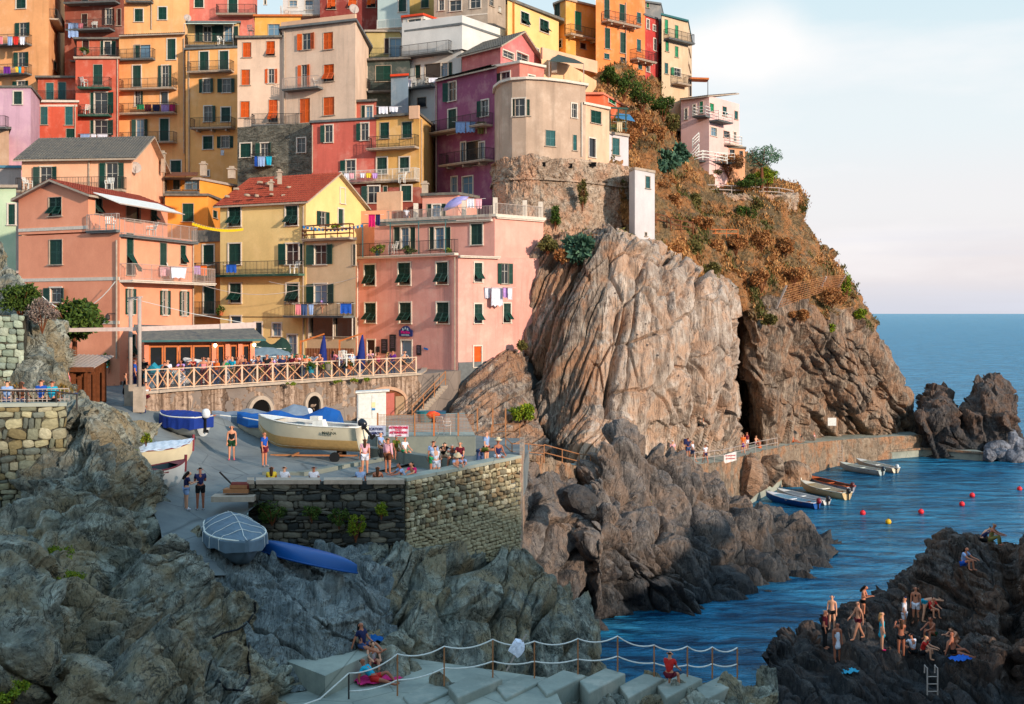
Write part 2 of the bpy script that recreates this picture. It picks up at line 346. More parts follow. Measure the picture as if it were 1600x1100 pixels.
def tilemat(name, c1, c2, c3):
    n = NT(name); col = n.mix(n.ramp(n.noise(5, 3, .6), [(.35, 0), (.65, 1)]), lin(c1), lin(c2))
    col = n.mix(n.ramp(n.noise(1.2, 6, .7), [(.5, 0), (.7, .8)]), col, lin(c3)); n.bump(n.noise(12, 4), .4, .03); return n.fin(col, .9, .1)
M_glass = NT('dark window glass'); M_glass = M_glass.fin((.018, .022, .026), .08, .6)
M_glassb = NT('blue window glass').fin(lin((96, 128, 150)), .1, .6)
M_white = simple('white_paint', (225, 222, 214), .55); M_trim = simple('pale_trim', (214, 200, 184), .8)
M_shg = simple('green_shutter_paint', (16, 62, 52), .55, var=.25); M_shb = simple('light_green_shutter_paint', (44, 150, 105), .6, var=.2)
M_sho = simple('orange_shutter_paint', (214, 92, 22), .6, var=.2); M_sht = simple('teal_shutter_paint', (40, 98, 100), .6, var=.2); M_shr = simple('brown_shutter_paint', (62, 28, 22), .6, var=.2)
M_iron = simple('dark_iron', (52, 46, 44), .6); M_rail = simple('pale_rail_metal', (176, 160, 150), .5); M_rust = simple('rusty_rail', (168, 112, 72), .6)
M_conc = simple('balcony_concrete', (176, 158, 140), .9, var=.2, sc_=3); M_greyc = simple('grey_slab', (105, 108, 108), .9, var=.2, sc_=3)
M_slate = tilemat('slate_tiles', (98, 96, 92), (128, 120, 108), (78, 80, 84)); M_red = tilemat('red_clay_tiles', (148, 60, 44), (172, 84, 62), (120, 52, 44))
M_wood = simple('brown_wood', (112, 62, 34), .7, var=.3); M_orw = simple('orange_wood', (196, 108, 52), .6, var=.2)
M_cloth = objcol('cloth'); M_skin = objcol('skin', .55, .3, .06); M_paint = objcol('boat_paint', .45, .4, .1, 3); M_leaf = None
M_black = simple('black_rubber', (22, 22, 24), .6)
def W(x): return x
# ---------------- houses ----------------
WR = random.Random(11)
SH = {'g': M_shg, 'G': M_shb, 'o': M_sho, 't': M_sht, 'r': M_shr, 'w': M_white}
def leaf_mesh(mk, lou=9):
    key = ('leaf', mk, lou)
    if key in _mc: return _mc[key]
    b = MB(); b.box((0, .012, 0), (.96, .012, .97))
    for x in (-.45, .45): b.box((x, 0, 0), (.1, .04, 1))
    for z in (-.475, 0, .475): b.box((0, 0, z), (.8, .04, .05))
    for i in range(lou * 2):
        z = -.43 + .86 * i / (lou * 2 - 1)
        if abs(z) > .035: b.box((0, -.004, z), (.8, .03, .012), rx=-.6)
    _mc[key] = b.mesh('shutter', SH[mk]); return _mc[key]
M_sash = simple('sash_paint', (168, 164, 156), .6)
def pane_mesh(mat):
    key = ('pane', mat.name)
    if key not in _mc: b = MB(); b.box((0, 0, 0), (1, .02, 1)); _mc[key] = b.mesh('pane', mat)
    return _mc[key]
def sash_mesh(w, h, bars=1):
    key = ('sash', round(w, 1), round(h, 1), bars)
    if key not in _mc:
        b = MB(); t = .045
        for x in (-w / 2 + t / 2, w / 2 - t / 2, 0): b.box((x, 0, 0), (t if x else .055, .05, h))
        for z in (-h / 2 + t / 2, h / 2 - t / 2) + ((h * .12,) if bars else ()): b.box((0, .002, z), (w - .02, .044, t))
        _mc[key] = b.mesh('sash', M_sash)
    return _mc[key]
class House:
    def __init__(s, name, label, corners, ytop, ybot, rgb, cat='house', back=7.0, roof='flat', roofc=None, wins='', balc='', bands='', stain=.65, gable=0, over=.3, ztop=None, wallmat=None, base=None, group=None, thick=.18):
        s.c = [Vector(XY(*c)) for c in corners]; s.zt = zat(ytop, corners[0][1]) if ztop is None else ztop; s.zb = zat(ybot, corners[0][1]) - 2.5
        s.o = Vector((s.c[0].x, s.c[0].y, s.zb)); s.e = empty(name, s.o); tag(s.e, label, cat, group); s.mat = wallmat or plaster(rgb, stain)
        s.f = []
        for a, b in zip(s.c[:-1], s.c[1:]):
            u = (b - a); l = u.length; u = u / l; s.f.append((a, u, l, Vector((u.y, -u.x)), math.atan2(u.y, u.x)))
        n = len(s.f); bd = -s.f[0][3]
        if n == 2 and roof in ('gableS', 'gableF', 'hip'): s.bk = [s.c[0] + (s.c[2] - s.c[1])]
        else:
            e_, f_ = s.c[-1], s.c[0]; s.bk = [e_ * (1 + back / e_.length) - Vector((.5, 0)), f_ * (1 + back / f_.length) + Vector((.5, 0))]
        s.holes = [[] for _ in s.f]; s.gable = gable; s.over = over; s.thick = thick
        for ln in wins.strip().splitlines():
            t = ln.split()
            if t: s.win(int(t[0]), *map(float, t[1:5]), t[5], t[6], len(t) > 7)
        for ln in balc.strip().splitlines():
            t = ln.split()
            if t: s.balcony(int(t[0]), *map(float, t[1:5]), t[5], t[6] if len(t) > 6 else 'c')
        for ln in bands.strip().splitlines():
            t = ln.split()
            if t: s.band(int(t[0]), float(t[1]), float(t[2]), t[3] if len(t) > 3 else 'trim')
        s.walls(roof); s.roof(roof, roofc or M_greyc)
        if base: s.plinth(base)
    def hit(s, i, px, py):
        a, u, l, n, an = s.f[i]; dx = (px - 800) / F; t = (a.dot(n)) / (dx * n.x + n.y); x = dx * t
        return (Vector((x, t)) - a).dot(u), zat(py, t)
    def put(s, b, name, mats, par=None, smooth=False):
        """world-space mesh builder -> child of the house"""
        o = s.o; b.v = [(v[0] - o.x, v[1] - o.y, v[2] - o.z) for v in b.v]; return b.build(name, mats, par or s.e, smooth)
    def w3(s, i, q, z, out=0.0):
        a, u, l, n, an = s.f[i]; p = a + u * q + n * out; return Vector((p.x, p.y, z))
    def loc(s, i, q, z, out=0.0): return s.w3(i, q, z, out) - s.o
    def win(s, i, px, py, w, h, st, mk, trim=False):
        q0, z1 = s.hit(i, px - w / 2, py - h / 2); q1, z0 = s.hit(i, px + w / 2, py + h / 2)
        q0 = max(q0, .05); q1 = min(q1, s.f[i][2] - .05)
        if q1 - q0 < .2: q1 = q0 + .2
        W_, H_ = q1 - q0, z1 - z0; cx, cz = (q0 + q1) / 2, (z0 + z1) / 2
        s.holes[i].append((q0, q1, z0, z1)); an = s.f[i][4]
        b = MB(); t = .1 if trim else .04; p = .03 if trim else .01
        b.box((-W_ / 2 - t / 2 + .005, .02 - p, 0), (t, .1, H_ + 2 * t)); b.box((W_ / 2 + t / 2 - .005, .02 - p, 0), (t, .1, H_ + 2 * t))
        b.box((0, .022 - p, H_ / 2 + t / 2 - .005), (W_, .096, t)); b.box((0, -.03, -H_ / 2 - .03), (W_ + .24, .2, .06))
        wo = b.build('door' if H_ > 2.05 else 'window', M_trim if trim else M_conc, s.e, loc=s.loc(i, cx, cz), rot=(0, 0, an))
        def leaf(x, w_, z=0, h_=H_, y=-.045, rz=0, rx=0): return link('shutter', leaf_mesh(mk), wo, (x, y, z), (rx, 0, rz), (w_, 1, h_))
        if st == 'c':
            for k in (-1, 1): leaf(k * W_ / 4, W_ / 2 - .01, y=.05)
        elif st == 'a':
            for k in (-1, 1):
                leaf(k * W_ / 4, W_ / 2 - .01, H_ * .25, H_ * .5, y=.05)
                a_ = -.5 - WR.uniform(0, .35); hh = H_ * .48; leaf(k * W_ / 4, W_ / 2 - .01, -hh / 2 * math.cos(a_), hh, y=.02 + math.sin(a_) * hh / 2, rx=a_)
            link('pane', pane_mesh(M_glass), wo, (0, .11, 0), None, (W_, 1, H_))
        elif st == 'p': link('door_leaf', leaf_mesh(mk), wo, (0, .06, 0), None, (W_, 1, H_))
        else:
            link('pane', pane_mesh(M_glassb if st.endswith('b') else M_glass), wo, (0, .11, 0), None, (W_, 1, H_)); st = st[0]
            if st != 'd': link('sash', sash_mesh(W_, H_), wo, (0, .09, 0))
            lw = W_ * .52
            if st in 'ol': g_ = WR.uniform(0, .45); leaf(-W_ / 2 - lw / 2 * math.cos(g_) - .02, lw, y=-.045 - lw / 2 * math.sin(g_), rz=g_)
            if st in 'or': g_ = WR.uniform(0, .45); leaf(W_ / 2 + lw / 2 * math.cos(g_) + .02, lw, y=-.045 - lw / 2 * math.sin(g_), rz=-g_)
        return wo
    def balcony(s, i, x0, x1, py, depth, style, mt='c'):
        q0, z = s.hit(i, x0, py); q1, _ = s.hit(i, x1, py); an = s.f[i][4]; w = q1 - q0
        th = .16; b = MB(); b.box((0, -depth / 2 + .02, -th / 2), (w, depth, th)); b.box((0, -depth + .01, -.03), (w + .08, .1, .07))
        if mt == 'k':
            for k in (-.35, 0, .35): b.prism([(k * w - .08, -depth * .8), (k * w + .08, -depth * .8), (k * w + .08, 0), (k * w - .08, 0)], -th - .22, -th + .01)
        o = b.build('balcony', {'c': M_conc, 'k': M_conc, 'g': M_greyc, 'w': M_trim, 't': plaster((60, 100, 86), .3)}[mt], s.e, loc=s.loc(i, (q0 + q1) / 2, z), rot=(0, 0, an))
        if style != 'n':
            r = MB(); m = {'d': M_iron, 'p': M_rail, 'w': M_white, 'o': M_orw, 'b': M_wood, 'h': M_white}[style]
            pts = [(-w / 2 + .03, 0), (-w / 2 + .03, -depth + .06), (w / 2 - .03, -depth + .06), (w / 2 - .03, 0)]
            if depth < .3: pts = [(-w / 2, -depth / 2), (w / 2, -depth / 2)]
            railing(r, pts, 0, .98, style); r.build('railing', m, o)
        return o
    def band(s, i, py, th, m='trim'):
        q, z = s.hit(i, (800 + s.c[i].x / s.c[i].y * F), py); l = s.f[i][2]; b = MB(); b.box((l / 2, -.01, 0), (l - .02, .06, th * s.c[i].y / F))
        b.build('string_course', {'trim': M_trim, 'grey': M_greyc, 'red': simple('red_trim', (214, 70, 34)), 'dark': M_iron}[m], s.e, loc=s.loc(i, 0, z), rot=(0, 0, s.f[i][4]))
    def walls(s, roof):
        b = MB()
        for i, (a, u, l, n, an) in enumerate(s.f):
            zt = s.zt; H = [h for h in s.holes[i]]
            xs = sorted({0, l} | {v for h in H for v in h[:2] if 0 < v < l}); zs = sorted({s.zb, zt} | {v for h in H for v in h[2:] if s.zb < v < zt})
            idx = {}
            def vid(x, z):
                if (x, z) not in idx: idx[(x, z)] = len(b.v); b.v.append(tuple(s.w3(i, x, z)))
                return idx[(x, z)]
            for x0, x1 in zip(xs[:-1], xs[1:]):
                for z0, z1 in zip(zs[:-1], zs[1:]):
                    cx, cz = (x0 + x1) / 2, (z0 + z1) / 2
                    if any(h[0] < cx < h[1] and h[2] < cz < h[3] for h in H): continue
                    b.f.append((vid(x0, z0), vid(x1, z0), vid(x1, z1), vid(x0, z1))); b.m.append(0)
            for h in H:
                x0, x1, z0, z1 = h; D = -.16
                c = [s.w3(i, x, z, o_) for o_ in (0, D) for x, z in ((x0, z0), (x1, z0), (x1, z1), (x0, z1))]
                b.add(c, [(0, 1, 5, 4), (1, 2, 6, 5), (2, 3, 7, 6), (3, 0, 4, 7)])
        k = [s.c[-1]] + s.bk + [s.c[0]]
        for p, q in zip(k[:-1], k[1:]):
            b.add([(p.x, p.y, s.zb), (q.x, q.y, s.zb), (q.x, q.y, s.zt), (p.x, p.y, s.zt)], [(0, 1, 2, 3)])
        if roof == 'gableS':                              # gable on the last face and its opposite
            for (p, q) in ((s.c[-2], s.c[-1]) if len(s.f) > 1 else (s.c[-1], s.bk[0]), (s.bk[-1], s.c[0])):
                m = (p + q) / 2; b.add([(p.x, p.y, s.zt), (q.x, q.y, s.zt), (m.x, m.y, s.zt + s.gable)], [(0, 1, 2)])
        if roof == 'gableF':
            for (p, q) in ((s.c[0], s.c[1]), (s.bk[0], s.bk[-1]) if len(s.bk) > 1 else (s.c[2], s.bk[0])):
                m = (p + q) / 2; b.add([(p.x, p.y, s.zt), (q.x, q.y, s.zt), (m.x, m.y, s.zt + s.gable)], [(0, 1, 2)])
        s.put(b, 'wall', s.mat)
    def poly(s): return list(s.c) + list(s.bk)
    def roof(s, kind, mat):
        if kind == 'none': return
        pg = s.poly(); ce = sum(pg, Vector((0, 0))) / len(pg)
        if kind == 'flat':
            b = MB(); pp = [p + (p - ce).normalized() * s.over for p in pg]; b.prism([(p.x, p.y) for p in pp], s.zt - .02, s.zt + s.thick); s.put(b, 'roof', mat); return
        A, B = s.c[0], s.c[1]; C = s.c[2] if len(s.c) > 2 else s.bk[0]; D = s.bk[-1]; g = s.gable; z = s.zt; ov = s.over
        def v3(p, zz): return Vector((p.x, p.y, zz))
        slopes = []
        if kind == 'gableS':
            m1, m2 = (A + D) / 2, (B + C) / 2; u = (B - A).normalized() * ov
            fr = (v3(A - u, z), v3(B + u, z), v3(m2 + u, z + g), v3(m1 - u, z + g)); bk_ = (v3(C + u, z), v3(D - u, z), v3(m1 - u, z + g), v3(m2 + u, z + g)); slopes = [fr, bk_]
        elif kind == 'gableF':
            m1, m2 = (A + B) / 2, (D + C) / 2; u = (D - A).normalized() * ov
            slopes = [(v3(D + u, z), v3(A - u, z), v3(m1 - u, z + g), v3(m2 + u, z + g)), (v3(B - u, z), v3(C + u, z), v3(m2 + u, z + g), v3(m1 - u, z + g))]
        elif kind == 'shed':
            slopes = [(v3(A, z), v3(B, z), v3(C, z + g), v3(D, z + g))]
        elif kind == 'hip':
            m = (A + B + C + D) / 4; r1 = m + (A - B) * .18; r2 = m + (B - A) * .18
            slopes = [(v3(A, z), v3(B, z), v3(r2, z + g), v3(r1, z + g)), (v3(B, z), v3(C, z), v3(r2, z + g), v3(r2, z + g)), (v3(C, z), v3(D, z), v3(r1, z + g), v3(r2, z + g)), (v3(D, z), v3(A, z), v3(r1, z + g), v3(r1, z + g))]
        rb = MB(); tb = []
        for (p0, p1, p2, p3) in slopes:
            dn = ((p0 + p1) / 2 - (p2 + p3) / 2).normalized() * ov; p0 = p0 + dn; p1 = p1 + dn
            up = Vector((0, 0, .1)); rb.add([p0 - up, p1 - up, p2 - up, p3 - up, p0 + up * .3, p1 + up * .3, p2 + up * .3, p3 + up * .3], [(3, 2, 1, 0), (0, 1, 5, 4), (1, 2, 6, 5), (2, 3, 7, 6), (3, 0, 4, 7), (4, 5, 6, 7)])
            tb.append((p0, p1, p2, p3))
        ro = s.put(rb, 'roof', M_conc); s.ro = ro
        V = []; Q = []; base = 0
        for (p0, p1, p2, p3) in tb:
            Lw = (p1 - p0).length; Ls = ((p3 + p2) / 2 - (p0 + p1) / 2).length; nc = max(4, int(Lw / .24)); nr = max(3, int(Ls / .38)); su = nc * 4 + 1
            nn = (p1 - p0).cross(p3 - p0).normalized(); nn = nn if nn.z > 0 else -nn
            uu = np.linspace(0, 1, su); lift = .05 * np.abs(np.sin(np.linspace(0, nc * math.pi, su)))
            a0, a1, a2, a3 = (np.array(p) for p in (p0, p1, p2, p3)); nn = np.array(nn)
            for r in range(nr):
                for e, dz in ((r / nr, .065), ((r + 1.06) / nr, .035)):
                    e = min(e, 1); row = (a0 * (1 - e) + a3 * e)[None] * (1 - uu)[:, None] + (a1 * (1 - e) + a2 * e)[None] * uu[:, None]
                    V.append(row + nn * (lift + dz)[:, None] - np.array(s.o))
                i0 = base; q = np.arange(su - 1); Q.append(np.stack([i0 + q, i0 + q + 1, i0 + su + q + 1, i0 + su + q], 1)); base += 2 * su
        t = link('roof_tiles', npmesh('roof_tiles', np.concatenate(V), np.concatenate(Q), mat), ro); t['kind'] = 'stuff'
    def plinth(s, spec):
        for (i, py, m) in spec:
            q, z = s.hit(i, (800 + s.c[i].x / s.c[i].y * F) + (2 if i == 0 else 0), py); l = s.f[i][2]; b = MB(); b.box((l / 2, -.015, (s.zb - z) / 2), (l - .01, .06, z - s.zb - .01))
            b.build('plinth', m, s.e, loc=s.loc(i, 0, z), rot=(0, 0, s.f[i][4]))
    def chimney(s, px, py, Y, h=1.0, w=.5):
        p = P(px, py, Y); b = MB(); b.box((p.x, p.y, p.z), (w, w, h)); b.box((p.x, p.y, p.z + h / 2 + .06), (w + .16, w + .16, .1)); b.box((p.x, p.y, p.z + h / 2 + .2), (w * .7, w * .7, .16)); s.put(b, 'chimney', M_conc)
    def pipe(s, i, px, y0, y1, m=None):
        q, z1 = s.hit(i, px, y0); _, z0 = s.hit(i, px, y1); b = MB(); b.tube([s.w3(i, q, z0, .1), s.w3(i, q, z1, .1)], .055, 6); s.put(b, 'downpipe', m or M_conc)
def railing(r, pts, z, h, style='d', bar=.13):
    for (x0, y0), (x1, y1) in zip(pts[:-1], pts[1:]):
        L_ = math.hypot(x1 - x0, y1 - y0)
        if style in 'hb':
            for k in (.3, .62, .98): r.beam((x0, y0, z + h * k), (x1, y1, z + h * k), .05, .05 if style == 'h' else .1)
            n = max(1, round(L_ / 1.3))
            for i in range(n + 1): t = i / n; r.box((x0 + (x1 - x0) * t, y0 + (y1 - y0) * t, z + h / 2), (.05, .05, h))
            continue
        r.beam((x0, y0, z + h), (x1, y1, z + h), .05, .035); r.beam((x0, y0, z + .1), (x1, y1, z + .1), .03, .025)
        n = max(1, round(L_ / bar))
        for i in range(n + 1):
            t = i / n; w = .018 if i % 8 else .035; r.box((x0 + (x1 - x0) * t, y0 + (y1 - y0) * t, z + h / 2), (w, w, h))
# hanging cloth
_cl = {}
CN = {'white': (215, 215, 225), 'pale blue': (140, 165, 205), 'pink': (220, 130, 140), 'purple': (100, 40, 130), 'blue': (30, 80, 170), 'red': (200, 45, 40), 'cream': (205, 185, 150), 'dark blue': (35, 40, 80), 'green': (40, 140, 90), 'yellow': (220, 190, 60), 'orange': (235, 110, 40), 'lilac': (190, 150, 210), 'black': (25, 25, 28), 'grey': (130, 135, 140), 'teal': (20, 110, 120), 'brown': (96, 58, 38), 'maroon': (100, 25, 40), 'khaki': (120, 110, 60), 'bare': (200, 130, 95), 'light pink': (230, 170, 180), 'magenta': (200, 30, 100), 'olive': (95, 100, 30), 'beige': (200, 175, 145), 'dark green': (20, 60, 35), 'turquoise': (30, 160, 190), 'denim': (60, 80, 120), 'light green': (120, 190, 110)}
def col(n): return lin(CN[n])
def cloth_mesh(k):
    if k in _cl: return _cl[k]
    rr = random.Random(k * 7 + 3); nx, nz = 9, 8; V = []; F_ = []
    for sgn in (0, 1):
        for j in range(nz):
            for i in range(nx):
                x = i / (nx - 1) - .5; z = -j / (nz - 1); f = j / (nz - 1)
                V.append((x * (1 - .12 * f * (k % 3)), .06 * math.sin(x * 14 + k) * f - .03 + .06 * sgn, z * (.97 + .06 * math.sin(i * 1.9 + k)) * (.92 if sgn else 1)))
        o = sgn * nx * nz
        F_ += [(o + j * nx + i, o + j * nx + i + 1, o + (j + 1) * nx + i + 1, o + (j + 1) * nx + i) for j in range(nz - 1) for i in range(nx - 1)]
    F_ += [(i, i + 1, nx * nz + i + 1, nx * nz + i) for i in range(nx - 1)]
    me = bpy.data.meshes.new('cloth'); me.from_pydata(V, [], F_); me.materials.append(M_cloth); me.polygons.foreach_set('use_smooth', [True] * len(F_)); _cl[k] = me; return me
def laundry(where, Y, py, items, group, rz=0.0, line=True, names=None):
    """items: (px0, px1, height_px, colour, thing) hung from a line at py, depth Y"""
    if line:
        x0, x1 = items[0][0] - 6, items[-1][1] + 6; b = MB(); b.tube([P(x0, py, Y) , P((x0 + x1) / 2, py + 1, Y), P(x1, py, Y)], .012, 4); wl = b.build('washing_line', M_white); tag(wl, 'thin washing line holding laundry ' + where, 'washing line')
    for k, (a, b_, h, c, th) in enumerate(items):
        p = P((a + b_) / 2, py, Y); w = (b_ - a) / F * Y
        o = link(th.replace(' ', '_'), cloth_mesh(k % 5), None, p, (0, 0, rz), (w / max(.4, math.cos(rz)), 1.3, h / F * Y), col(c))
        side = '' if len(items) == 1 else (', at the left end' if k == 0 else (', at the right end' if k == len(items) - 1 else ', after the %s one' % items[k - 1][3]))
        tag(o, '%s %s %s%s' % (c, th, where, side), 'laundry', group)
# ---------------- the town ----------------
M_stonew = rockmat('grey rubble stone', (120, 115, 100), (82, 80, 72), (165, 158, 140), crack=1.6, sx=(.5, .5, 1.6), streak=.3)
A_ = House('tenement', 'tall orange-yellow tenement at the far left edge with laundry balconies', [(-60, 125), (76, 123), (112, 142)], -40, 160, (246, 164, 104), wins='''
0 33 5 15 16 c g t
0 36 46 11 20 o g
0 34 93 11 22 o g
0 33 133 12 12 o g t
1 88 22 5 20 c g
1 86 103 4 20 c g''', balc='0 -20 50 73 1.0 d g\n0 -20 50 119 1.0 d g\n1 77 89 28 .9 d c')
B_ = House('tenement', 'dark brick-red tenement with deep balconies beside the tall orange tenement', [(101, 126), (194, 125)], -40, 130, (150, 76, 62), roofc=M_slate, wins='''
0 132 32 9 20 c r
0 170 26 9 24 o r t
0 134 66 12 14 d r
0 133 3 10 12 d r
0 186 27 6 26 c r''', balc='0 108 188 8 1.2 d g\n0 112 180 50 1.3 d g\n0 112 190 95 .3 n g')
C_ = House('apartment_building', 'orange-yellow upper building with two small dark green shutters and slate roof edge below', [(193, 126), (296, 126)], -40, 70, (248, 172, 108), wins='''
0 217 24 13 20 c g t
0 254 21 13 20 c g t''', balc='0 200 240 4 .8 d g')
D_ = House('apartment_building', 'pink building at the top edge with railed balcony and green door', [(295, 127), (395, 127), (402, 134)], -40, 60, (222, 110, 98), wins='''
0 311 3 14 18 c g t
0 364 6 14 30 c g t
0 420 0 14 14 c g t''', balc='0 341 402 24 1.0 d c')
E_ = House('tower_house', 'narrow red house with three stacked balconies and white chairs', [(118, 118), (186, 118)], 92, 235, (206, 78, 58), wins='''
0 153 117 14 32 c g
0 158 161 20 33 r g t
0 158 200 20 24 r g t
0 144 161 6 33 c g
0 144 200 6 24 c g''', balc='0 126 175 138 .9 d t\n0 126 175 181 .9 d t\n0 126 175 226 .9 d g', roof='flat', roofc=M_conc)
E2 = House('roof_house', 'set-back red roof room with plants and open doors above the narrow red house', [(120, 122), (206, 122)], 62, 95, (200, 84, 60), roofc=M_slate, over=.5, wins='''
0 160 75 6 22 c g
0 168 75 10 20 d g t
0 177 75 8 22 c g
0 134 72 10 18 c r
0 194 66 12 14 d g''', balc='0 118 185 90 .5 d w\n0 186 206 90 .5 b c')
F1 = House('house', 'low red house with white cornice and blue-green shutters', [(47, 116), (121, 116)], 160, 240, (208, 72, 50), roofc=M_trim, over=.35, wins='''
0 69 181 11 28 c t
0 108 181 12 29 c t
0 40.5 225 11 30 c g
0 110 215 13 28 c g''', balc='0 20 122 237 1.1 d g')
F1.band(0, 165, 3)
F0 = House('house', 'small red lean-to at the left end of the low red house', [(22, 116.5), (48, 116.5)], 198, 240, (204, 66, 52), roofc=M_trim, over=.2, wins='0 40 222 11 28 c g')
F2 = House('roof_house', 'small red roof room with two blue-green doors and slate cap', [(59, 121), (119, 121)], 122, 160, (196, 72, 50), roofc=M_slate, over=.5, wins='''
0 78 143 12 27 c t
0 97 142 12 27 c t''', balc='0 55 119 157 .3 d c')
G_ = House('apartment_building', 'tall yellow-orange building with four rows of balconies between red and yellow neighbours', [(186, 120), (289, 119)], 56, 300, (250, 166, 98), roof='shed', gable=.9, roofc=M_slate, over=.5, wins='''
0 222 82 26 22 db g
0 215 81 8 22 c g
0 268 77 13 32 c g t
0 214 119 13 33 c g t
0 258 119 10 33 o g t
0 215 154 8 24 r g t
0 257 153 11 18 d g t
0 219 204 12 34 ob g t
0 257 203 14 35 c g t
0 275 262 16 22 c g t''', balc='0 192 277 141 1.0 d c\n0 192 277 179 1.0 d c\n0 192 277 224 1.0 d c\n0 187 243 94 .7 d g')
H_ = House('apartment_building', 'tall yellow building with shaded top terrace beside the cream building with orange shutters', [(290, 118), (373, 117)], 78, 300, (248, 168, 94), roofc=M_greyc, over=.25, wins='''
0 319 96 14 30 c g t
0 350 95 14 30 c g t
0 323 134 11 21 o g t
0 354 134 13 21 o g t
0 325 178 12 24 r g t
0 353 179 14 22 c g t
0 325 223 15 20 c g t
0 352 222 12 18 o g t
0 323 271 8 9 d g t''', balc='0 298 366 114 .9 d c\n0 304 368 202 1.1 d k')
H2 = House('roof_house', 'glazed roof room under a striped awning on the tall yellow building', [(293, 121), (374, 121)], 36, 80, (226, 178, 110), wins='''
0 311 52 12 26 c g
0 324 53 12 24 o g t
0 342 52 14 26 c g
0 357 53 12 24 gb g t
0 368 52 8 22 c g''', balc='0 293 371 74 1.2 d g')
I1 = House('apartment_building', 'recessed cream wing with orange shutters beside the tall yellow building', [(371, 106.5), (446, 106.2)], 60, 215, (228, 192, 166), roofc=M_slate, over=.35, wins='''
0 386 78 13 23 c o
0 423 76 13 23 a o
0 384 121 13 24 c o
0 424 119 9 22 o o t
0 383 171 14 25 c o
0 427 174 14 36 a o''', balc='0 397 560 197 .9 d g')
I2 = House('apartment_building', 'big cream building with orange shutters and one white-railed balcony', [(441, 106), (555, 103), (576, 113)], 46, 215, (230, 194, 168), roofc=M_greyc, over=.45, wins='''
0 479 65 13 24 o o
0 513 64 15 25 c o
0 475.5 121 9 38 o o
0 514 114 16 25 a o
0 476.5 173 16 37 c o
0 514 166 17 27 c o''', balc='0 449 505 142 .9 p g')
I3 = House('stone_house', 'dark grey stone basement wall of the cream building with a washing balcony', [(371, 106.2), (488, 103.6)], 199, 300, (120, 115, 105), wallmat=M_stonew, roof='none', wins='''
0 384 235 17 21 c g t
0 413 234 12 20 o g t
0 471 227 13 22 g g t''', balc='0 398 428 259 .8 d g')
J_ = House('house', 'pink-red house with washing on its railed balcony below the cream building', [(487, 102), (590, 100)], 192, 310, (212, 88, 78), roofc=M_greyc, over=.25, wins='''
0 514 209 12 26 l g t
0 570 206 12 26 l g t
0 548 265 15 29 l g t''')
K_ = House('house', 'yellow house with two balconies and a bare yellow side wall', [(588, 100), (655, 98.5), (686, 108)], 184, 310, (232, 172, 92), roofc=M_slate, over=.4, wins='''
0 601 204 14 24 c g
0 636 203 15 24 c g
0 597 259 16 25 c g t
0 632 257 15 22 c g t''', balc='0 580 655 234 .9 d c\n0 536 656 287 .8 w c')
L_ = House('house', 'dark red basement storey with open shutters under the railed balcony', [(535, 99), (655, 98), (700, 108)], 294, 400, (150, 62, 52), roof='none', wins='''
0 584 304 18 26 l g t
0 602 304 6 26 c g
0 635 302 16 24 c g t''')
M1 = House('house', 'dark grey-green shaded house with glazed balcony door', [(556, 112), (640, 111), (650, 118)], 96, 200, (72, 84, 80), roofc=M_slate, over=.4, wins='''
0 568 122 10 34 lb g t
0 599 115 24 24 c g''', balc='0 556 578 142 .8 d w\n0 578 620 144 .7 d g')
M2 = House('house', 'olive-yellow terrace house with a spiral stair behind the cream building', [(572, 120), (640, 120)], 50, 110, (196, 168, 106), roofc=M_conc, wins='''
0 605 72 8 24 c r
0 618 75 18 30 gb w t''', balc='0 566 640 93 1.0 d g')
M3 = House('house', 'low pale blue shed with red trimmed roof beside the white house', [(611, 109), (638, 108.5)], 120, 200, (128, 148, 166), roofc=simple('red_trim', (214, 70, 34)), over=.3)
N_ = House('house', 'white house with red-orange stripe and terraces above the purple house', [(632, 112), (721, 109), (802, 116)], 52, 200, (214, 212, 206), roofc=M_greyc, over=.5, stain=.15, wins='''
0 653 71 9 34 c g
0 668 71 16 36 g g t
0 680 69 8 34 c g
0 698 62 18 25 c g
0 653 112 8 20 c g
0 677 114 26 26 d g
0 695 109 10 20 gb g t
0 703 108 7 20 c g
0 659 160 14 14 d g''', balc='0 633 709 91 1.0 d g\n0 632 680 140 1.0 d g')
N_.band(0, 56, 5, 'red'); N_.band(1, 50, 5, 'red')
N2 = House('roof_house', 'white roof room with orange-red eaves on the white house', [(629, 118), (662, 117), (735, 124)], 28, 60, (222, 218, 210), roofc=simple('red_trim', (214, 70, 34)), over=.3, stain=.1, wins='0 648 35 20 8 g w t\n0 664 35 5 9 d g')
N3 = House('parapet_house', 'white parapet wall of the roof terrace above the orange stripe', [(628, 111.6), (722, 108.6), (802, 115.6)], 36, 47, (216, 212, 206), roof='none', stain=.1)
M4 = House('house', 'pink roof-level shed with green door beside the drying terrace', [(555, 104), (588, 103.5)], 160, 200, (204, 96, 82), roofc=M_slate, over=.35, wins='0 568 176 7 22 c g\n0 577 176 10 20 gb g t')
O1 = House('apartment_building', 'dark red top building with three tilted orange shutters', [(500, 130), (592, 130)], -40, 70, (140, 50, 48), wins='''
0 518 4 13 22 a o
0 551 2 13 22 a o
0 580 0 13 24 a o''')
O2 = House('apartment_building', 'white terraced top building with a satellite dish', [(442, 132), (502, 132)], -40, 60, (206, 204, 200), stain=.2, wins='0 458 6 12 10 gb w t\n0 483 8 12 14 gb w t', balc='0 440 505 26 1 w c')
O3 = House('apartment_building', 'yellow roof terrace building behind the recessed cream wing', [(398, 116), (470, 116)], 26, 75, (238, 170, 70), roofc=M_orw, over=.3, wins='0 428 47 18 18 cb g')
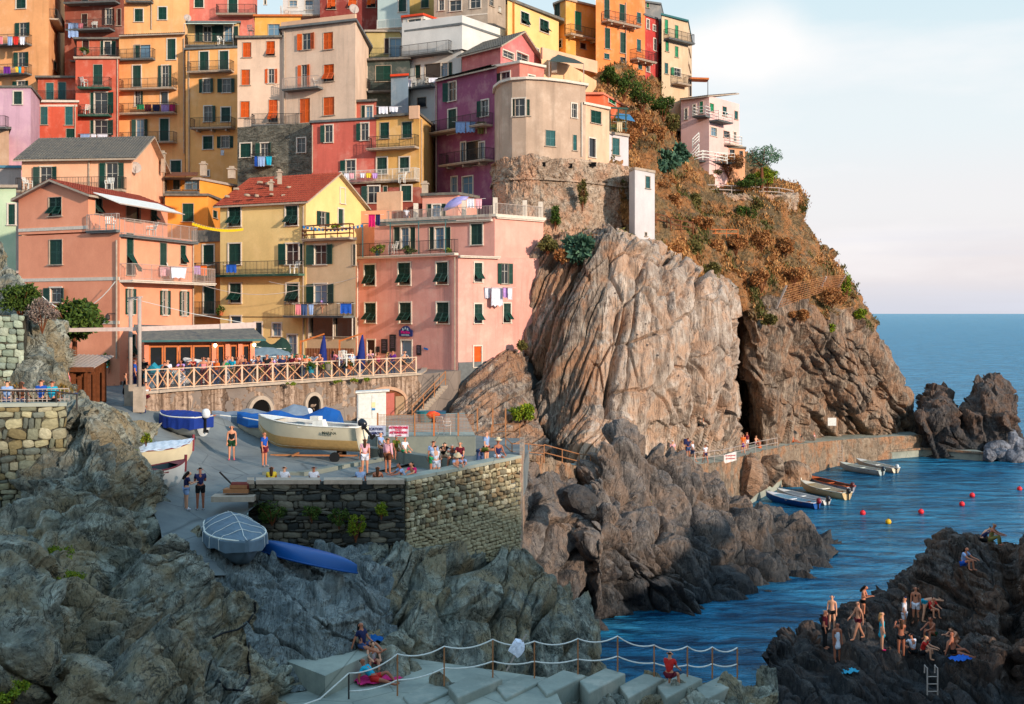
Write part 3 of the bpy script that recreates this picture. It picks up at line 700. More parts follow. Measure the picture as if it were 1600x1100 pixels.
O4 = House('apartment_building', 'pale blue-white building with a dark green window at the top', [(590, 128), (640, 127)], -40, 110, (186, 204, 200), stain=.3, wins='0 629 6 12 24 c g t', balc='0 590 632 46 .3 w c')
O5 = House('apartment_building', 'narrow ochre-yellow building with open green window at the top edge', [(640, 131), (690, 130)], -40, 60, (196, 160, 92), wins='0 664 0 12 24 c g')
O6 = House('apartment_building', 'grey-beige rendered building with white windows at the top', [(678, 122), (762, 120), (796, 124)], -40, 60, (176, 156, 138), wins='''
0 712 9 18 15 g w t
0 743 4 16 16 g w t
0 690 8 8 16 g w t
1 768 3 7 16 g w
1 781 15 5 12 p w''', bands='0 29 2')
Q1 = House('house', 'cream-yellow house with dark slate eaves and half-open green shutters', [(793, 113), (873, 121)], 0, 100, (246, 196, 122), roofc=M_slate, over=.6, thick=.25, stain=.2, wins='''
0 820 29 13 24 a g t
0 850 41 14 25 a g t
0 838 79 7 9 g t t''')
Q0 = House('house', 'orange strip of wall left of the cream-yellow house', [(790, 114.5), (804, 113.5)], 6, 100, (240, 160, 76), roof='none')
W1 = House('house', 'golden-yellow house with bright green shutters and a small balcony', [(866, 124), (884, 122), (931, 125)], 8, 90, (240, 158, 62), roofc=M_conc, wins='''
1 903 33 10 32 c G
0 872 70 12 8 g w t
1 911 72 9 11 p r
0 871 16 8 18 c g''', balc='1 882 930 54 1.0 d k')
X1 = House('apartment_building', 'bright orange building with tall green shutters and pale balconies', [(931, 121), (982, 124), (1008, 126)], -40, 140, (240, 124, 54), wins='''
0 948 14 8 32 c g
0 972 20 8 28 c g
0 949 60 8 34 c g
0 973 67 8 34 c g
0 948 88 8 10 c t
0 973 94 8 10 d g
1 998 28 6 18 c t
1 998 71 6 20 c t
1 1000 104 6 10 c t''', balc='0 940 992 33 1.0 d k\n1 984 1015 92 1.0 d k')
Y1 = House('house', 'narrow crimson house with white-framed arched windows', [(1007, 126), (1028, 128), (1037, 136)], 24, 150, (190, 30, 44), roofc=M_greyc, wins='''
0 1012 38 4 16 g g t
0 1022 44 4 10 g g t
0 1023 70 4 20 g G t
0 1012 105 5 16 g G t''')
Y0 = House('house', 'grey concrete roof storey above the crimson house', [(1008, 128), (1033, 129), (1040, 138)], 4, 30, (128, 130, 130), roofc=M_greyc, wins='0 1012 8 4 9 c G')
Z1 = House('apartment_building', 'tall beige building with mint green shutters at the end of the row', [(1034, 127), (1075, 130), (1081, 140)], 24, 165, (214, 182, 148), roofc=M_sht, over=.4, wins='''
0 1041 42 5 24 c G
0 1057 50 5 22 c G
0 1042 72 5 18 c G
0 1057 81 5 18 c G
0 1041 107 5 18 c t
0 1058 113 10 14 l G t
1 1077 82 3 16 c t
1 1077 105 3 18 c t''', balc='0 1037 1077 60 .8 d g\n0 1048 1070 130 1.0 d c')
AA = House('terrace_house', 'peach terrace house with a dark pergola awning', [(846, 106), (886, 108), (932, 116)], 92, 190, (246, 186, 138), roof='none', stain=.2, back=5)
AB = House('house', 'small orange-red house with green shutter beside the pergola', [(914, 107), (943, 107), (978, 114)], 148, 215, (224, 88, 46), roofc=plaster((222, 120, 92)), over=.35, wins='1 956 158 11 15 c G t')
RR2 = House('roof_house', 'pink upper house with pointed gable and teal glazed windows', [(722, 108), (782, 104), (846, 111)], 86, 130, (206, 108, 112), roof='gableS', gable=2.0, roofc=M_slate, over=.5, wins='''
1 794 86 17 17 g t t
1 816 92 18 24 g t t''')
R_ = House('house', 'purple-mauve house with laundry balconies beside the round stone bastion', [(680, 104), (776, 98)], 126, 330, (150, 76, 112), roof='shed', gable=1.6, roofc=M_slate, over=.6, wins='''
0 707 143 12 27 l g t
0 758 169 11 23 l g t
0 707 190 13 36 c g t
0 738 240 26 34 d g
0 724 240 7 34 gb g t
0 753 240 8 34 gb g t
0 710 291 9 28 gb g t
0 731 290 16 26 gb g t''', balc='0 677 770 211 1.1 d c\n0 700 772 260 1.1 d k')
R2 = House('roof_house', 'pink roof room and terrace behind the bastion top', [(772, 100), (812, 98), (850, 100)], 106, 160, (226, 118, 106), roofc=M_trim, over=.3, wins='0 790 125 14 22 l g t\n1 830 129 10 24 c t t')
# second and first rows
BA = House('house', 'peach house with grey slate roof and two open green shutter doors', [(34, 92), (205, 91), (257, 101)], 247, 340, (250, 178, 142), roof='gableS', gable=2.3, roofc=M_slate, over=.55, stain=.25, wins='''
0 72 277 18 32 o g t
0 175 276 18 42 o g t''', balc='0 33 198 299 .9 d c')
BA.pipe(0, 140, 250, 300); BA.pipe(1, 254, 250, 330)
BL = House('house', 'lilac house with pink gable at the left edge', [(-60, 108), (48, 108), (62, 114)], 137, 250, (206, 160, 180), roofc=M_slate, over=.2, wins='0 28 153 13 20 c g t')
BL2 = House('house', 'small beige house with blue metal roof at the left edge', [(-60, 96), (33, 96)], 262, 380, (190, 168, 158), roofc=simple('blue_roof', (80, 130, 150)), over=.25)
BL3 = House('house', 'beige house with a dark planted balcony at the left edge', [(-60, 104), (14, 104)], 202, 270, (206, 160, 128), roofc=M_slate, over=.5, wins='0 -10 226 10 16 c g', balc='0 -40 14 200 .8 d g')
BL4 = House('house', 'mint-green house behind the salmon house with a dark shuttered window', [(-60, 82), (25, 82)], 293, 420, (196, 214, 176), roofc=M_conc, wins='0 20 335 14 32 c g t')
BB = House('house', 'orange-gold small house with dark canopy terrace', [(258, 99), (325, 99), (345, 104)], 306, 400, (244, 146, 34), roofc=M_slate, over=.3, wins='0 294 332 17 28 c g\n1 336 335 7 14 c g', stain=.2)
BB2 = House('roof_house', 'golden roof room with a corrugated canopy and railed balcony', [(260, 102), (312, 102), (372, 108)], 281, 320, (248, 150, 24), roofc=M_rail, over=.3, stain=.1, wins='''
0 276 287 10 18 c g
0 300 289 22 14 cb r''', balc='0 260 312 300 .8 d g')
BS = House('salmon_house', 'salmon-pink corner house with terrace awning and white bands at the left', [(29, 74), (187, 70), (302, 78)], 369, 592, (252, 148, 114), roof='none', stain=.12, wins='''
0 87.5 394 20 38 c g
0 87.5 461 17 22 o g t
1 203 397 11 66 a g
1 255 397 11 36 c g
1 286 398 9 30 a g
1 203 471 7 40 o g t
1 257 473 7 38 o g t
1 287 474 7 38 o g t
1 206 540 10 34 a g''', balc='1 187 319 437 .9 p w\n1 187 303 366 .35 p g\n0 140 187 361 .3 p g', bands='0 438 5\n0 503 5')
BS2 = House('salmon_house', 'gabled top storey of the salmon corner house with red tile edge', [(29, 73.9), (138, 71.1), (262, 80.5)], 310, 306, (252, 148, 114), roof='gableF', gable=1.0, roofc=M_red, over=.4, stain=.12, wins='''
0 86.5 323 20 28 a g
1 154 322 11 26 a g
1 208 330 22 34 d g
1 240 336 9 24 a g''', bands='0 360 5')
BY = House('yellow_house', 'yellow house with a red clay tile roof and white gable edge', [(344, 90), (478, 86.5), (572, 94)], 319, 600, (242, 202, 130), roof='gableS', gable=2.45, roofc=M_red, over=.42, stain=.25, wins='''
0 367 338 19 30 a g t
0 456 337 19 30 a g t
0 367 397 19 32 c g t
0 457 397 20 32 l g t
0 470 397 7 32 c g
0 368 458 18 30 a g t
0 457 458 19 30 a g t
0 369 500 16 12 d g t
0 404 515 11 22 d g t
0 433 515 13 20 gb g t
0 457 541 14 36 gb g t
1 535 306 7 25 gb w t
1 504 342 9 24 o g
1 532 340 8 28 c g t''', balc='0 342 476 430 .8 d t')
BY.band(0, 495, 1, 'dark')
BO = House('house', 'narrow orange link house between the salmon and yellow houses', [(301, 92), (348, 91)], 378, 600, (246, 154, 76), roofc=M_slate, over=.2, thick=.9, stain=.2, wins='''
0 326 398 17 30 c g t
0 327 468 17 44 c g t''', balc='0 306 346 431 .8 d t\n0 303 348 491 .8 d c')
BX = House('house', 'cream annex of the yellow house with terrace and open green shutters', [(477, 86.6), (556, 84)], 378, 600, (226, 188, 146), roofc=M_conc, over=.2, stain=.3, wins='''
0 501 398 19 30 o g t
0 501 459 20 30 ob g t
0 554 398 5 32 c g
0 504 511 38 30 d g
0 541 511 38 30 d g''', balc='0 460 553 493 1.2 d g\n0 478 553 374 .5 b c')
for (a_, b__) in ((484, 4), (522, 6), (552, 4)): BX.pipe(0, a_, 497, 530, M_trim)
BP = House('pink_house', 'big pink corner house with a bar on the ground floor against the cliff', [(555, 90), (716, 83.5), (846, 88)], 406, 605, (234, 158, 146), roof='none', stain=.9, wins='''
0 578 430 17 32 a g t
0 632 428 19 34 a g t
0 691 427 18 34 a g t
0 579 489 17 31 a g t
0 633.5 489 18 32 a g t
0 692 489 19 33 a g t
0 580 548 12 34 p r t
0 635.5 549 16 34 db g t
1 747 425.5 12 30 a g t
1 789 427.5 11 32 o g
1 747 490 12 30 a g t
1 792 489 11 30 a g t
1 746 557 12 32 p o t''', balc='0 553 716 402 .45 d w\n1 716 778 399 .3 n w', base=[(0, 574, M_greyc), (1, 566, M_greyc)])
BP.pipe(0, 712, 402, 590); BP.pipe(0, 560, 410, 560, M_trim)
BP2 = House('pink_house', 'middle setback storey of the pink corner house with green pergola', [(585, 91), (773, 85.5), (849, 89)], 347, 408, (236, 160, 146), roofc=M_trim, over=.25, stain=.3, wins='''
0 620 372 9 34 c g
0 633 372 12 32 gb g t
0 645 372 8 34 c g
0 675 372 8 34 c g
0 687 372 14 32 gb g t
0 700 372 8 34 c g
0 745 366 18 32 c g t''', balc='1 774 848 338 .2 p w\n0 607 770 350 .3 p w')
BP3 = House('roof_house', 'pink penthouse room with open door on the roof terrace of the pink corner house', [(660, 92), (716, 91), (745, 94)], 306, 350, (238, 160, 142), roofc=M_slate, over=.3, stain=.2, wins='''
0 671 332 7 26 c g
0 682 333 12 26 gb g t
0 693 332 7 27 c g''')
BK = House('house', 'peach stepped wall between the annex and the pink corner house', [(553, 93.5), (612, 92.5)], 330, 420, (240, 156, 120), roof='none', stain=.2)
# headland house
HA = House('villa', 'pink and white villa with balconies alone on the headland', [(1064, 126), (1108, 124), (1155, 129)], 155, 262, (240, 190, 184), roof='shed', gable=1.2, roofc=simple('dark_red_roof', (96, 48, 46)), over=.5, stain=.15, wins='''
0 1072 178 4 16 g t t
0 1085 172 4 16 g t t
1 1132 174 6 16 a t
1 1150 180 5 14 c t
1 1115 206 9 15 gb t t
1 1135 210 9 12 d g
1 1148 214 4 16 g t t
0 1096 168 5 18 c G
1 1112 168 6 14 c G''', balc='0 1090 1110 184 1.2 h g\n1 1108 1130 188 1.2 h g\n1 1131 1150 224 .8 h w')
HA2 = House('house', 'small peach outbuilding with arched openings under the villa', [(1100, 126), (1164, 128)], 228, 258, (232, 160, 118), roofc=M_slate, over=.2, wins='0 1109 240 7 16 d g\n0 1143 240 9 13 d g\n0 1158 242 5 12 d g', balc='0 1078 1136 253 1.6 h g')
W2 = House('house', 'slim white-washed tower house with one green window on the cliff edge', [(983, 95), (992, 93.5), (1023, 96)], 268, 390, (206, 200, 200), roofc=M_conc, over=.12, stain=.2, wins='1 1012 285 7 20 c t\n1 1009 366 3 6 d g')
W3 = House('house', 'tall pale house with small windows right of the round bastion', [(947, 98), (982, 100)], 208, 345, (206, 196, 198), roofc=M_conc, over=.25, stain=.2, wins='0 962 229 11 28 c t\n0 961 270 6 13 d g t')
T2 = House('house', 'beige house section with grey cornice joined to the round bastion', [(914, 95), (952, 97.5)], 163, 260, (226, 182, 150), roofc=M_trim, over=.3, wins='0 931 183 16 23 c g\n0 925 231 10 31 d w t')

for h_, i_, x_, y0_, y1_ in ((G_, 0, 288, 60, 240), (H_, 0, 296, 80, 270), (E_ , 0, 184, 92, 225), (I2, 0, 445, 50, 195), (BY, 0, 475, 322, 560), (K_, 1, 657, 186, 290), (X1, 0, 977, 4, 110), (F1, 0, 118, 164, 235), (R_, 0, 683, 130, 300), (J_, 0, 489, 196, 270), (C_, 0, 237, 0, 46), (BS, 0, 184, 375, 560), (BS, 1, 300, 375, 560)): h_.pipe(i_, x_, y0_, y1_)
# ---------------- land, sea, rocks ----------------
def sea_mat():
    n = NT('sea water'); c1 = n.noise(.9, 5, .62, n.co((.35, 1, 1), (0, 0, .35)), .6); c2 = n.noise(.16, 4, .6, n.co((.5, 1, 1), (0, 0, .2))); c3 = n.noise(4.0, 4, .6, n.co((.5, 1, 1), (0, 0, .5)), .3)
    col = n.mix(n.ramp(c2, [(.35, 0), (.65, 1)]), lin((16, 96, 138)), lin((40, 134, 172)))
    col = n.mix(n.ramp(c1, [(.42, 0), (.62, 1)]), lin((6, 52, 84)), col)
    c4 = n.noise(.3, 5, .65, n.co((.3, 1, 1), (0, 0, .1)), .5); col = n.mix(n.ramp(c4, [(.5, 0), (.66, .7)]), col, lin((60, 140, 176))); n.bump(n.noise(.05, 3, .5, n.co((.5, 1, 1))), .35, 3.0); n.bump(c4, .9, 1.0); n.bump(c1, 1.0, .5); n.bump(c3, .7, .07)
    m = n.fin(col, .9, 0.0); g = n.N('ShaderNodeBsdfGlossy'); g.inputs['Roughness'].default_value = .2; g.inputs['Color'].default_value = (.56, .86, 1, 1)
    n.L(n.b.inputs['Normal'].links[0].from_socket, g.inputs['Normal']); fr = n.N('ShaderNodeFresnel'); fr.inputs[0].default_value = 1.33; n.L(n.b.inputs['Normal'].links[0].from_socket, fr.inputs['Normal'])
    fm = n.math('MINIMUM', n.math('MULTIPLY', fr.outputs[0], 1.1), .5); mx = n.N('ShaderNodeMixShader'); n.L(fm, mx.inputs[0]); n.L(n.b.outputs[0], mx.inputs[1]); n.L(g.outputs[0], mx.inputs[2])
    n.L(mx.outputs[0], n.t.nodes['Material Output'].inputs[0]); return m
M_sea = sea_mat()
b = MB(); rr_ = [0, 30, 60, 100, 160, 260, 450, 900, 2000, 5000, 14000]
for i in range(len(rr_)): 
    for j in range(48): a = 2 * math.pi * j / 48; b.v.append((rr_[i] * math.cos(a), 60 + rr_[i] * math.sin(a), 0))
for i in range(len(rr_) - 1):
    for j in range(48): b.f.append((i * 48 + j, (i + 1) * 48 + j, (i + 1) * 48 + (j + 1) % 48, i * 48 + (j + 1) % 48)); b.m.append(0)
sea = b.build('sea', M_sea); sea['kind'] = 'structure'
b = MB(); b.box((0, 100, -6), (1500, 900, .2)); b.build('sea_bed', simple('sand', (60, 66, 60)))['kind'] = 'structure'
# materials
M_fore = rockmat('olive grey shore rock', (152, 154, 138), (78, 84, 80), (212, 210, 192), warm=(154, 136, 104), axis=(.2, .5, .4), sx=(1.6, .5, 1.2), pale=.35, crack=1.2, streak=.6)
M_gully = rockmat('smooth blue grey gully rock', (124, 132, 132), (84, 92, 94), (168, 172, 166), axis=(.2, .6, .9), sx=(2.6, .6, .8), pale=.35, crack=.9, streak=.6, bumps=.8)
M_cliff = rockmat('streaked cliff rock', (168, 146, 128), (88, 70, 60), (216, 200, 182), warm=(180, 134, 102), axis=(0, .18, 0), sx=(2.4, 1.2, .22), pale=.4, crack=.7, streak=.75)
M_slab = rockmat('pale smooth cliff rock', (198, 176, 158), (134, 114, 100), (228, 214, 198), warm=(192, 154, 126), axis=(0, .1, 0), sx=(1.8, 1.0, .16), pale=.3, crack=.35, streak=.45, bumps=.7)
M_head = rockmat('brown headland rock', (160, 136, 116), (82, 68, 60), (208, 188, 166), warm=(166, 128, 100), axis=(0, .25, 0), sx=(2.0, 1.0, .35), pale=.25, crack=.5, streak=.7)
M_mid = rockmat('rounded dark sea rock', (118, 108, 102), (64, 64, 68), (162, 150, 140), warm=(142, 120, 104), axis=(0, .3, 0), sx=(1.2, .8, .5), pale=.12, tide_shade=True, crack=.6, streak=.35)
M_dark = rockmat('dark bathing rock', (92, 82, 78), (52, 50, 52), (130, 116, 106), warm=(112, 86, 70), axis=(0, .2, 0), sx=(1.6, .8, .4), pale=.06, tide_shade=True, crack=.8, streak=.5)
M_dry = rockmat('dry grass slope', (130, 110, 78), (88, 74, 50), (180, 138, 92), warm=(176, 118, 70), axis=(0, 0, 0), sx=(1, 1, 1), pale=.2, crack=.8, streak=.6)
M_rubble = rockmat('rubble masonry', (206, 178, 152), (150, 122, 100), (228, 212, 192), warm=(208, 160, 128), sx=(1, 1, 1.4), pale=.5, crack=2.2, streak=.4)
def road_mat(name, c, c2):
    n = NT(name); col = n.mix(n.ramp(n.noise(.5, 6, .65), [(.35, 0), (.65, 1)]), lin(c), lin(c2)); col = n.mix(n.ramp(n.noise(2.5, 8, .75), [(.6, 0), (.75, .6)]), col, dk(lin(c), .5))
    col = n.mix(n.ramp(n.vor(.35), [(0, .6), (.012, 0)]), col, dk(lin(c), .4)); n.bump(n.noise(8, 6, .7), .4, .03); return n.fin(col, .9, .2)
M_road = road_mat('worn concrete ramp', (104, 110, 112), (128, 132, 130)); M_plat = road_mat('weathered concrete', (132, 138, 130), (170, 172, 158)); M_paving = road_mat('paving', (120, 108, 100), (140, 126, 116))
def turned(rows, side='r', d=(12, 30), dx=(12, 40)):
    out = []
    for r in rows:
        if side == 'r': x, y, Y = r[-1]; out.append(r + [(x - dx[0] * .2, y + 4, Y + d[0]), (x - dx[1], y + 14, Y + d[1])])
        else: x, y, Y = r[0]; out.append([(x + dx[1], y + 14, Y + d[1]), (x + dx[0] * .2, y + 4, Y + d[0])] + r)
    return out
# main streaked cliff under the bastion
CL = [[(840, 372, 102), (880, 362, 101), (920, 350, 102), (962, 356, 100), (1010, 376, 102), (1060, 400, 104), (1105, 422, 107), (1140, 452, 110)],
 [(838, 382, 90.5), (878, 372, 89.5), (918, 368, 90), (962, 362, 88.2), (1010, 382, 90), (1060, 405, 92), (1105, 425, 95), (1141, 455, 98)],
 [(818, 455, 88.5), (862, 450, 86.5), (903, 450, 85.5), (950, 450, 85), (1005, 450, 86), (1055, 460, 88), (1105, 480, 91), (1142, 500, 95)],
 [(812, 540, 88), (850, 540, 85.5), (893, 540, 83.5), (940, 545, 83), (1000, 545, 84), (1055, 545, 86), (1105, 560, 90), (1143, 570, 94)],
 [(832, 600, 87), (860, 610, 84), (895, 620, 82), (930, 630, 81.5), (990, 640, 82.5), (1050, 645, 87.5), (1110, 655, 93), (1150, 655, 99)],
 [(850, 690, 82), (875, 700, 80), (905, 712, 78), (935, 720, 78.5), (990, 722, 83), (1050, 722, 90), (1110, 715, 97.5), (1165, 700, 107)],
 [(850, 760, 80), (875, 770, 79), (905, 770, 77.5), (935, 770, 78), (990, 770, 83), (1050, 770, 90), (1110, 760, 97.5), (1165, 750, 107)]]
CLt = turned(turned(CL, 'l', (6, 18), (4, 10)), 'r', (5, 18), (0, -6))
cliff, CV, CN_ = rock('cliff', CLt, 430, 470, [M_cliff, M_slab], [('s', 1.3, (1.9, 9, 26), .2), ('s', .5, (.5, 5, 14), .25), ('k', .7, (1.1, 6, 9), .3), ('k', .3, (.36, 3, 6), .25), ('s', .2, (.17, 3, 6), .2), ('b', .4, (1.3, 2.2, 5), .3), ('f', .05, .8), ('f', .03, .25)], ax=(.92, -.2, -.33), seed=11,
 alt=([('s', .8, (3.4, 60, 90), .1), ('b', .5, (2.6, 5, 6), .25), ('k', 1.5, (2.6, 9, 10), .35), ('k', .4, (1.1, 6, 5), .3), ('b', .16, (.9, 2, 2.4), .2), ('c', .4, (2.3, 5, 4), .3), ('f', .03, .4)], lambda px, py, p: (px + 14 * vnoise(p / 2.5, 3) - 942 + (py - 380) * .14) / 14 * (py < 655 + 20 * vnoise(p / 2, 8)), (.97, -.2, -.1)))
def slab_mask(V):                        # the pale smooth slabs have their own rock
    c = V.reshape(-1, 3); px = 800 + c[:, 0] / c[:, 1] * F; py = HY + (HC - c[:, 2]) / c[:, 1] * F; return px, py
def set_mask(o, V, fn):
    n, m, _ = V.shape; Vc = (V[:-1, :-1] + V[1:, 1:]) / 2; px, py = slab_mask(Vc); o.data.polygons.foreach_set('material_index', fn(px, py, Vc.reshape(-1, 3)).astype(np.int32)); o.data.update()
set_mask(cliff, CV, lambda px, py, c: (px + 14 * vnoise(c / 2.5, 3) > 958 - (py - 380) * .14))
SL = [[(745, 556, 92), (790, 535, 92), (835, 545, 92)], [(748, 572, 86.5), (792, 545, 86), (826, 560, 86.5)], [(722, 610, 82.5), (775, 596, 81.5), (834, 612, 84)], [(706, 640, 79.5), (765, 645, 78), (845, 650, 80)],
 [(700, 672, 77), (765, 690, 74.5), (862, 690, 77.5)], [(706, 700, 74), (765, 718, 72.5), (862, 730, 75.5)], [(706, 790, 72), (765, 790, 71), (862, 800, 73)]]
rock('cliff_slab', turned(SL, 'l', (6, 14), (4, 8)), 170, 200, M_cliff, [('s', .5, (.9, 9, 14), .15), ('k', .4, (.7, 6, 9), .15), ('s', .22, (.28, 6, 9), .15), ('b', .3, (1.5, 2.6, 6), .3), ('f', .05, .6)], ax=(.8, -.3, -.5), seed=4)
# headland
HD = [[(880, 160, 112), (950, 112, 122), (1010, 112, 128), (1062, 135, 134), (1085, 168, 140), (1112, 205, 150), (1150, 246, 156)],
 [(915, 200, 103), (955, 150, 114), (1008, 140, 120), (1050, 185, 130), (1078, 235, 137), (1110, 262, 137), (1172, 248, 142)],
 [(950, 250, 99), (975, 215, 106), (1015, 205, 112), (1052, 235, 118), (1085, 258, 126), (1135, 272, 131), (1200, 276, 138)],
 [(975, 320, 97), (1005, 295, 102), (1035, 290, 106), (1072, 290, 113), (1110, 300, 121), (1180, 300, 125), (1240, 304, 129)],
 [(985, 380, 94), (1025, 355, 98.5), (1060, 348, 103), (1100, 345, 108), (1150, 345, 115), (1205, 342, 120), (1243, 338, 128)],
 [(1010, 405, 93.5), (1050, 400, 97), (1085, 405, 101), (1130, 408, 106.5), (1178, 405, 112), (1232, 405, 118), (1284, 408, 127)],
 [(1060, 440, 95.5), (1095, 445, 99), (1125, 452, 102.5), (1165, 460, 107), (1205, 462, 112), (1262, 460, 118), (1328, 452, 127.5)],
 [(1122, 490, 108), (1148, 495, 113), (1176, 500, 107), (1210, 505, 111), (1255, 510, 115.5), (1310, 515, 120), (1362, 505, 129)],
 [(1138, 580, 114), (1156, 585, 121), (1180, 590, 110), (1222, 600, 115), (1280, 600, 123), (1345, 600, 129), (1412, 598, 137)],
 [(1150, 688, 118), (1170, 690, 123), (1192, 690, 113), (1238, 688, 120), (1290, 686, 130), (1355, 682, 136), (1436, 676, 142)],
 [(1150, 740, 118), (1170, 740, 123), (1192, 740, 113), (1238, 735, 120), (1290, 730, 130), (1355, 722, 136), (1440, 715, 142)]]
head, HV, HN = rock('headland', turned(turned(HD, 'l', (3, 8), (0, -4)), 'r', (14, 40), (10, 44)), 560, 430, [M_head, M_dry], [('s', 1.9, (3.0, 9, 22), .3), ('k', 1.2, (2.6, 7, 12), .3), ('b', .8, (2.2, 3, 6), .3), ('s', .5, (.7, 4, 11), .3), ('k', .45, (.8, 4, 7), .3), ('f', .22, (1.2, 1.2, 3.5)), ('f', .05, .5)], ax=(.86, -.38, .3), seed=23,
 alt=([('f', .9, 4.0), ('f', .35, 1.2), ('f', .12, .4)], lambda px, py, p: (478 + (px - 1150) * .18 - py - 30 * fbm(p / 6, 3, 9)) / 14 * (fbm(p / 3.3, 3, 19) > -.75)))
def dry(px, py, c):
    n = fbm(c / 6, 3, 9); m = (py + 30 * n < 470 + (px - 1150) * .18) & (c[:, 1] < 200)
    return m
set_mask(head, HV, dry)
# sea stacks and boulders at the end of the jetty
for rows, s in (([[(1446, 620, 139), (1458, 604, 140), (1478, 612, 140), (1494, 640, 140), (1512, 652, 140)], [(1438, 645, 136.5), (1456, 640, 136), (1478, 640, 136), (1498, 665, 136), (1516, 672, 137)], [(1430, 690, 137), (1454, 690, 135), (1478, 690, 135), (1500, 690, 135), (1522, 690, 136)], [(1426, 715, 137), (1454, 716, 134), (1480, 716, 134), (1504, 716, 134), (1528, 716, 136)]], 31),
               ([[(1522, 610, 141), (1536, 588, 143), (1550, 583, 143), (1562, 592, 142), (1574, 618, 141)], [(1508, 645, 137), (1530, 620, 137), (1548, 615, 137), (1570, 625, 137), (1586, 655, 138)], [(1498, 690, 137), (1525, 680, 135), (1550, 675, 134.5), (1574, 680, 135), (1592, 685, 138)], [(1494, 718, 137), (1525, 718, 134), (1550, 718, 133), (1574, 718, 134), (1598, 716, 137)]], 37)):
    rows = [[(x, y, Y + 7) if i == 0 else (x, y, Y) for x, y, Y in r] for i, r in enumerate(rows)]
    rock('sea_stack', turned(turned(rows, 'l', (4, 8), (3, -3)), 'r', (4, 8), (3, -3)), 110, 110, M_dark, [('s', 1.0, (1.4, 5, 6), .5), ('b', .8, (1.6, 1.8, 3), .5), ('f', .3, 1.0), ('f', .1, .4)], ax=(.9, -.3, .3), seed=s)
# the big rounded rock in the middle
MR = [[(818, 790, 72), (870, 790, 74), (925, 740, 78), (958, 705, 80), (1015, 730, 82), (1072, 760, 84), (1125, 780, 85), (1160, 795, 86), (1208, 815, 87), (1255, 835, 88), (1294, 872, 87)],
 [(818, 745, 69), (872, 752, 71.5), (922, 706, 71), (958, 670, 71.5), (1015, 692, 73.5), (1072, 716, 75.5), (1125, 752, 76.5), (1160, 776, 77.5), (1206, 790, 80), (1248, 814, 81), (1285, 858, 80)],
 [(820, 800, 65), (880, 800, 67.5), (930, 772, 65.8), (975, 742, 68.5), (1030, 762, 70.5), (1085, 782, 72.3), (1130, 792, 74.3), (1168, 806, 75.3), (1215, 824, 77.2), (1255, 844, 78.7), (1290, 870, 78.7)],
 [(825, 860, 61.5), (880, 860, 63.8), (935, 842, 61.4), (985, 832, 64), (1040, 842, 66), (1090, 852, 68), (1140, 854, 71), (1182, 858, 73), (1226, 866, 75), (1264, 876, 76.3), (1294, 882, 77.4)],
 [(832, 930, 60), (885, 935, 62), (945, 948, 61.5), (1000, 958, 64.3), (1050, 960, 64.9), (1100, 957, 65.3), (1146, 943, 67.4), (1190, 923, 70.5), (1230, 905, 73.3), (1266, 897, 74.8), (1297, 888, 76.5)],
 [(832, 990, 58), (885, 1000, 59), (945, 1010, 60.5), (1000, 1020, 63), (1050, 1020, 64), (1100, 1015, 64.3), (1146, 1000, 66), (1190, 975, 69), (1230, 950, 72), (1266, 930, 74), (1297, 920, 76)]]
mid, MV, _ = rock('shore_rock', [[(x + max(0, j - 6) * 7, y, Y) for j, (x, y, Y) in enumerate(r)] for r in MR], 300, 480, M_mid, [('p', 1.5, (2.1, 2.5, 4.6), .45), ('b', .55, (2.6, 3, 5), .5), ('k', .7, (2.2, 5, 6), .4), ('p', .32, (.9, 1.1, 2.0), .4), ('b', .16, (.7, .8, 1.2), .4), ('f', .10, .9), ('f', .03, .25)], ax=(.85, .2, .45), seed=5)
UR = [[(800, 726, 65.5), (850, 732, 67.5), (908, 742, 71)], [(804, 732, 61.8), (850, 738, 64.8), (906, 750, 69.2)], [(804, 785, 60), (856, 790, 62.6), (912, 795, 66)], [(804, 860, 58.4), (860, 860, 61), (918, 852, 64)], [(804, 960, 57), (860, 960, 60), (922, 945, 62)]]
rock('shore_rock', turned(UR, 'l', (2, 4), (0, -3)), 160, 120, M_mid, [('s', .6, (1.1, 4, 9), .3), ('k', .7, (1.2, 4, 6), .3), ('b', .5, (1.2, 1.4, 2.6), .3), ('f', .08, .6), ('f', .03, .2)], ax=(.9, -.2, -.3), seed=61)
# rocks under the stone wall
FR = [[(560, 862, 46), (600, 846, 48), (652, 848, 49), (712, 850, 51), (768, 855, 53), (818, 858, 56), (836, 862, 62)],
 [(550, 885, 43.4), (600, 850, 45.6), (652, 853, 46.3), (712, 856, 48), (766, 862, 50), (815, 868, 52), (842, 880, 58)],
 [(545, 912, 42), (600, 896, 43.5), (655, 902, 44.5), (715, 908, 46), (770, 912, 48), (826, 912, 50.5), (872, 906, 54.5)],
 [(545, 950, 40.4), (600, 946, 41.5), (660, 950, 42.6), (720, 956, 44), (782, 958, 46), (852, 936, 48.7), (915, 924, 52.5)],
 [(560, 985, 39.2), (615, 984, 40.4), (670, 1000, 41.4), (725, 1006, 42.8), (790, 1008, 44.4), (868, 975, 47), (945, 962, 51)],
 [(585, 1035, 38.3), (640, 1038, 39.4), (690, 1046, 40.3), (740, 1054, 41.2), (802, 1060, 42.3), (880, 1042, 45), (952, 1012, 50)],
 [(585, 1120, 37), (640, 1120, 38), (690, 1125, 39), (740, 1130, 40), (802, 1140, 41), (880, 1110, 44), (956, 1060, 49.5)]]
